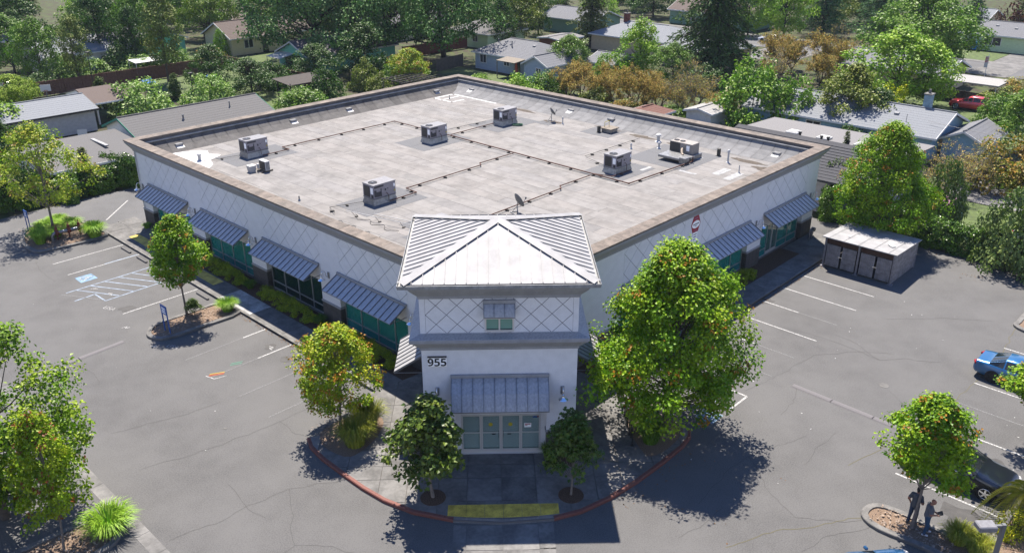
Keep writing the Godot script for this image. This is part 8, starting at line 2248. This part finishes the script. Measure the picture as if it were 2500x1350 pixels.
	for e in [0, st.size() - 1]:
		for k in 7:
			for sgn in [1.0, -1.0]: body.tri(Vector3(rings[e][0].x, (rings[e][0].y + rings[e][8].y) / 2, 0), rings[e][k] * Vector3(1, 1, sgn), rings[e][k + 1] * Vector3(1, 1, sgn))
	obj("body", smooth(body), pm, t)
	obj("windows", glass, M.car_glass, t)
	var s := mb(); s.span(Vector3(-2.1, 0.2, -0.8), Vector3(2.1, 0.5, 0.8)); s.span(Vector3(-1.3, 0.5, -0.75), Vector3(0.9, 0.85, 0.75)); obj("interior", s, M.car_dark, t)
	var R := 0.36 if suv else 0.335
	for x in [1.42, -1.38]:
		for z in [-1.0, 1.0]:
			var w := part("wheel", t)
			s = mb(); s.cyl(Vector3(x, R, z * 0.72), Vector3(x, R, z * 0.925), R * 1.13, R * 1.13, 20); obj("arch", s, M.car_dark, w)
			s = mb(); s.tube([Vector3(x, R, z * 0.70), Vector3(x, R, z * 0.925), Vector3(x, R, z * 0.945)], [R, R, R * 0.93], 22); obj("tyre", s, M.tyre, w)
			s = mb()
			for k in 5:
				var g := TAU * k / 5 + 0.3
				s.box(Vector3(x + cos(g) * R * 0.36, R + sin(g) * R * 0.36, z * 0.948), Vector3(R * 0.62, R * 0.2, 0.02), Basis(Vector3.BACK, g))
			s.cyl(Vector3(x, R, z * 0.935), Vector3(x, R, z * 0.955), R * 0.2, R * 0.17, 12)
			var pts := []
			for k in 21: pts.append(Vector3(x + cos(TAU * k / 20) * R * 0.68, R + sin(TAU * k / 20) * R * 0.68, z * 0.945))
			s.tube(pts, 0.02, 5, false)
			obj("rim", s, M.chrome if suv else M.iron_dark, w)
	for z in [-1.0, 1.0]:
		s = mb(); s.cbox(Vector3(2.22 if suv else 2.26, 0.74 if suv else 0.63, z * 0.66), Vector3(0.24, 0.12, 0.26), 0.03, Basis(UP, -z * 0.5)); obj("headlight", s, M.car_lamp, t)
		s = mb(); s.cbox(Vector3(-2.26 if suv else -2.33, 0.9 if suv else 0.82, z * 0.66), Vector3(0.22, 0.15, 0.32), 0.03, Basis(UP, z * 0.4)); obj("tail_light", s, M.car_red, t)
		s = mb(); s.cbox(Vector3(0.72, 1.04 if suv else 0.94, z * 1.0), Vector3(0.14, 0.13, 0.2), 0.04); obj("mirror", s, pm, t)
		for x in [0.1, -0.85]:
			s = mb(); s.cbox(Vector3(x, (0.9 if suv else 0.8), z * 0.925), Vector3(0.2, 0.03, 0.03), 0.01); obj("door_handle", s, M.chrome if suv else pm, t)
			s = mb(); s.box(Vector3(x - 0.14, 0.62, z * 0.925), Vector3(0.008, 0.6, 0.012)); obj("door_gap", s, M.car_dark, t)
	s = mb(); s.box(Vector3(2.40 if suv else 2.43, 0.45, 0), Vector3(0.03, 0.14, 0.7)); obj("grille", s, M.car_dark, t)
	s = mb(); s.box(Vector3(-2.385 if suv else -2.46, 0.62, 0), Vector3(0.02, 0.12, 0.36)); obj("number_plate", s, M.sign_white, t)
	return t

func smooth(m: MB) -> ArrayMesh:   # averages normals of faces that meet at less than about 45 degrees
	var acc := {}
	var keys := []
	for i in m.v.size():
		var k := Vector3i((m.v[i] * 500.0).round())
		keys.append(k)
		if not acc.has(k): acc[k] = []
		acc[k].append(m.n[i])
	var out := PackedVector3Array()
	for i in m.v.size():
		var s := Vector3.ZERO
		for q in acc[keys[i]]:
			if q.dot(m.n[i]) > 0.68: s += q
		out.append(s.normalized())
	m.n = out
	return m.mesh()

func build_cars() -> void:
	mat("car_dark", lin(0.01, 0.01, 0.011), 0.6)
	mat("tyre", lin(0.018, 0.018, 0.019), 0.8)
	mat("car_lamp", lin(0.75, 0.75, 0.72), 0.1)
	mat("car_red", lin(0.42, 0.012, 0.012), 0.15)
	var gl := mat("car_glass", lin(0.02, 0.03, 0.035, 0.62), 0.03)
	gl.transparency = BaseMaterial3D.TRANSPARENCY_ALPHA
	# nose towards -a for the right row: local x -> (s, 0, s)
	car("blue_sedan", "metallic blue sedan parked tail out at the right edge", W(-17.97, 21.7), -PI / 4, Color(0.012, 0.10, 0.24), "sedan", "cars parked in the right row")
	car("black_crossover", "black crossover with silver wheels behind the young orange tipped maple", W(-18.03, 11.0), -PI / 4, Color(0.008, 0.010, 0.016), "suv", "cars parked in the right row")
	car("blue_hatchback", "dark blue car roof cut by the bottom edge of the photo", Vector3(13.6, 0, 11.55), 0.25, Color(0.012, 0.07, 0.17), "sedan", "cars in the lane")
	car("red_pickup", "red car parked in tall grass at the far right", W(5.2, 86.6), PI * 0.75, Color(0.5, 0.035, 0.04), "suv", "cars behind the plot")
	car("silver_van", "silver car on the street behind the right edge shrubs", W(-13.6, 44.0), -PI / 4, Color(0.5, 0.52, 0.55), "suv", "cars behind the plot")
	car("white_car", "white car parked beyond the oak behind the grey roof", W(83.0, 70.5), PI / 4, Color(0.65, 0.65, 0.66), "sedan", "cars behind the plot")
	car("white_car", "white car parked in the yard behind the leafy tree at the left", W(104.0, 12.5), PI / 4 + 0.3, Color(0.66, 0.66, 0.66), "sedan", "cars behind the plot")
	car("white_car", "white car on the far street right of the big redwood", W(47.0, 116.0), PI * 0.75, Color(0.66, 0.66, 0.66), "sedan", "cars behind the plot")

# ---------- people ----------
# Capsule chains joined by a smooth minimum and meshed as surface nets. bones: [from, radius, to, radius, colour]
func flesh(m: MB, bones: Array, cell: float, blend: float) -> void:
	var val := {}
	var field := func(p: Vector3) -> float:
		var s := 0.0
		for b in bones:
			var ab: Vector3 = b[2] - b[0]
			var t := clampf((p - b[0]).dot(ab) / maxf(ab.length_squared(), 1e-9), 0.0, 1.0)
			var d: float = p.distance_to(b[0] + ab * t) - lerpf(b[1], b[3], t)
			s += exp(-d / blend)
		return -blend * log(maxf(s, 1e-30))
	var cells := {}
	for b in bones:
		var r: float = maxf(b[1], b[3]) + cell * 2.0
		var lo := Vector3i(((b[0].min(b[2]) - Vector3.ONE * r) / cell).floor()); var hi := Vector3i(((b[0].max(b[2]) + Vector3.ONE * r) / cell).ceil())
		for x in range(lo.x, hi.x + 1):
			for y in range(lo.y, hi.y + 1):
				for z in range(lo.z, hi.z + 1): cells[Vector3i(x, y, z)] = true
	for c in cells: val[c] = field.call(Vector3(c) * cell)
	var offs := [Vector3i(0, 0, 0), Vector3i(1, 0, 0), Vector3i(0, 1, 0), Vector3i(1, 1, 0), Vector3i(0, 0, 1), Vector3i(1, 0, 1), Vector3i(0, 1, 1), Vector3i(1, 1, 1)]
	var edges := [[0, 1], [2, 3], [4, 5], [6, 7], [0, 2], [1, 3], [4, 6], [5, 7], [0, 4], [1, 5], [2, 6], [3, 7]]
	var vert := {}; var nrm := {}; var colr := {}
	for c in cells:
		var f := []
		var full := true
		for o in offs:
			if not val.has(c + o):
				full = false
				break
			f.append(val[c + o])
		if not full: continue
		var sum := Vector3.ZERO
		var n := 0
		for e in edges:
			var a: float = f[e[0]]; var b: float = f[e[1]]
			if (a < 0) != (b < 0):
				sum += Vector3(offs[e[0]]).lerp(Vector3(offs[e[1]]), a / (a - b))
				n += 1
		if n == 0: continue
		var p := (Vector3(c) + sum / n) * cell
		vert[c] = p
		nrm[c] = Vector3(f[1] + f[3] + f[5] + f[7] - f[0] - f[2] - f[4] - f[6], f[2] + f[3] + f[6] + f[7] - f[0] - f[1] - f[4] - f[5], f[4] + f[5] + f[6] + f[7] - f[0] - f[1] - f[2] - f[3]).normalized()
		var best := 1e9
		for b in bones:
			var ab: Vector3 = b[2] - b[0]
			var t := clampf((p - b[0]).dot(ab) / maxf(ab.length_squared(), 1e-9), 0.0, 1.0)
			var d: float = p.distance_to(b[0] + ab * t) - lerpf(b[1], b[3], t)
			if d < best:
				best = d
				colr[c] = b[4]
	var ax := [Vector3i(1, 0, 0), Vector3i(0, 1, 0), Vector3i(0, 0, 1)]
	for c in vert:
		for k in 3:
			if not val.has(c + ax[k]): continue
			var inside: bool = val[c] < 0
			if inside == (val[c + ax[k]] < 0): continue
			var u: Vector3i = ax[(k + 1) % 3]; var w: Vector3i = ax[(k + 2) % 3]
			var q := [c, c - u, c - u - w, c - w]
			if not (vert.has(q[1]) and vert.has(q[2]) and vert.has(q[3])): continue
			if not inside: q.reverse()
			m.col = colr[q[0]]
			m.quadn(vert[q[0]], vert[q[1]], vert[q[2]], vert[q[3]], nrm[q[0]], nrm[q[1]], nrm[q[2]], nrm[q[3]])

func person(label: String, at: Vector3, turn: float, d: Dictionary) -> Node3D:
	var t := thing("person", label, "person", at, turn, "two men in conversation under the tree")
	var skin := Color(0.24, 0.115, 0.075); var shirt: Color = d.shirt; var jean: Color = d.jean; var shoe: Color = d.shoe
	var m := mb()
	m.colored = true
	var bones := []
	var chain := func(pts: Array, col: Array):   # pts: [x, y, z, r]
		for i in pts.size() - 1: bones.append([Vector3(pts[i][0], pts[i][1], pts[i][2]), pts[i][3], Vector3(pts[i + 1][0], pts[i + 1][1], pts[i + 1][2]), pts[i + 1][3], col[mini(i, col.size() - 1)]])
	chain.call([[0, 0.94, 0.0, 0.150], [0, 1.06, 0.03, 0.160], [0, 1.2, 0.035, 0.160], [0, 1.36, 0.0, 0.135]], [shirt])
	chain.call([[-0.16, 1.40, 0, 0.075], [0.16, 1.40, 0, 0.075]], [shirt])
	chain.call([[0, 1.42, 0.0, 0.062], [0, 1.53, 0.05, 0.056]], [skin])
	for sd in [-1.0, 1.0]:
		var lg: Array = d.left_leg if sd < 0 else d.right_leg   # knee and ankle z
		chain.call([[sd * 0.085, 0.9, 0, 0.108], [sd * 0.11, 0.5, lg[0], 0.078], [sd * 0.13, 0.1, lg[1], 0.056]], [jean])
		chain.call([[sd * 0.13, 0.045, lg[1] - 0.05, 0.042], [sd * 0.15, 0.035, lg[1] + 0.13, 0.038]], [shoe])
		var ar: Array = d.left_arm if sd < 0 else d.right_arm    # elbow xyz, wrist xyz
		chain.call([[sd * 0.19, 1.39, 0, 0.066], [lerpf(sd * 0.19, ar[0], 0.65), lerpf(1.39, ar[1], 0.65), lerpf(0, ar[2], 0.65), 0.062], [ar[0], ar[1], ar[2], 0.046], [ar[3], ar[4], ar[5], 0.031]], [shirt, skin])
	flesh(m, bones, 0.020, 0.014)
	# head with jaw, nose, ears
	bones.clear()
	var tilt := Transform3D(Basis(Vector3.RIGHT, d.nod), Vector3(0, 1.53, 0.04))
	var H := func(x: float, y: float, z: float, r: float, x2: float, y2: float, z2: float, r2: float, col: Color): bones.append([tilt * Vector3(x, y, z), r, tilt * Vector3(x2, y2, z2), r2, col])
	H.call(0, 0.13, -0.01, 0.086, 0, 0.12, 0.035, 0.080, skin); H.call(0, 0.10, 0.03, 0.07, 0, 0.03, 0.06, 0.048, skin); H.call(0, 0.09, 0.105, 0.012, 0, 0.065, 0.125, 0.016, skin)
	for sd in [-1.0, 1.0]: H.call(sd * 0.082, 0.105, 0.0, 0.014, sd * 0.088, 0.065, 0.005, 0.011, skin)
	H.call(0, 0.035, 0.103, 0.009, 0, 0.034, 0.104, 0.009, Color(0.25, 0.08, 0.06))
	for sd in [-1.0, 1.0]: H.call(sd * 0.032, 0.105, 0.098, 0.009, sd * 0.033, 0.105, 0.098, 0.009, Color(0.02, 0.015, 0.015))
	flesh(m, bones, 0.010, 0.007)
	# hands: palm, four fingers, thumb from the side
	for sd in [-1.0, 1.0]:
		var ar: Array = d.left_arm if sd < 0 else d.right_arm
		bones.clear()
		var wr := Vector3(ar[3], ar[4], ar[5])
		var f := (wr - Vector3(ar[0], ar[1], ar[2])).normalized()
		var up := Vector3.UP if absf(f.y) < 0.8 else Vector3.BACK
		var sdv := f.cross(up).normalized()
		up = sdv.cross(f)
		for k in 4: bones.append([wr + sdv * (k - 1.5) * 0.012, 0.018, wr + f * 0.075 + sdv * (k - 1.5) * 0.021, 0.013, skin])
		for k in 4:
			var l: float = [0.062, 0.074, 0.070, 0.054][k]
			var b0 := wr + f * 0.078 + sdv * (k - 1.5) * 0.021
			var b1 := b0 + (f * 0.85 - up * 0.5).normalized() * l * 0.5
			bones.append([b0, 0.0095, b1, 0.009, skin]); bones.append([b1, 0.009, b1 + (f * 0.4 - up).normalized() * l * 0.5, 0.0075, skin])
		var th: Vector3 = wr + f * 0.025 + sdv * sd * -0.03
		bones.append([th, 0.013, th + (f * 0.7 - sdv * sd).normalized() * 0.04, 0.010, skin]); bones.append([th + (f * 0.7 - sdv * sd).normalized() * 0.04, 0.010, th + (f * 0.7 - sdv * sd).normalized() * 0.04 + f * 0.03, 0.0085, skin])
		flesh(m, bones, 0.008, 0.004)
	obj("body", m, M.cloth, t)
	if d.has("hair"):
		var hm := mb()
		hm.colored = true
		bones.clear()
		H.call(0, 0.155, -0.02, 0.088, 0, 0.15, 0.02, 0.084, d.hair); H.call(0, 0.10, -0.04, 0.075, 0, 0.06, -0.045, 0.06, d.hair)
		if d.get("cap", false): H.call(0, 0.15, 0.06, 0.03, 0, 0.135, 0.15, 0.012, d.hair)
		flesh(hm, bones, 0.012, 0.008)
		obj("cap" if d.get("cap", false) else "hair", hm, M.cloth, t)
	return t

func build_people() -> void:
	var c := mat("cloth", Color(1, 1, 1), 0.85)
	c.vertex_color_use_as_albedo = true
	person("bald man in grey t-shirt, jeans and white shoes holding a tablet under the tree", Vector3(17.28, 0.095, 8.70), 1.25, {"shirt": Color(0.075, 0.085, 0.10), "jean": Color(0.018, 0.05, 0.095), "shoe": Color(0.55, 0.56, 0.58), "left_leg": [0.04, -0.02], "right_leg": [0.06, 0.14], "left_arm": [-0.25, 1.14, 0.05, -0.12, 1.08, 0.30], "right_arm": [0.26, 1.13, 0.02, 0.14, 1.04, 0.27], "nod": 0.5})
	person("man in dark t-shirt and black cap standing behind the tree trunk", Vector3(17.08, 0.095, 8.02), 2.3, {"shirt": Color(0.05, 0.055, 0.068), "jean": Color(0.02, 0.04, 0.075), "shoe": Color(0.10, 0.10, 0.11), "left_leg": [0.03, 0.02], "right_leg": [0.03, -0.04], "left_arm": [-0.27, 1.12, -0.02, -0.2, 1.0, 0.2], "right_arm": [0.28, 1.13, -0.06, 0.24, 0.93, 0.08], "nod": 0.35, "hair": Color(0.008, 0.008, 0.01), "cap": true})
	var t := thing("tablet", "dark tablet with white papers held by the bald man", "tablet", Vector3(17.28, 0.095, 8.70), 1.25)
	var s := mb(); s.box(Vector3(0.0, 1.12, 0.43), Vector3(0.26, 0.015, 0.2), Basis(Vector3.RIGHT, -0.6)); obj("tablet", s, M.ink, t)
	s = mb(); s.box(Vector3(0.03, 1.085, 0.42), Vector3(0.24, 0.012, 0.17), Basis(Vector3.RIGHT, -0.35)); obj("papers", s, M.canvas_white, t)

func _ready() -> void:
	rng.seed = 5
	setup_view()
	setup_materials()
	build_ground()
	build_pavement()
	build_litter()
	build_shop()
	build_fixtures()
	build_roof_things()
	build_far_ground()
	build_houses()
	build_protos()
	build_near_plants()
	build_far_plants()
	build_cars()
	build_people()
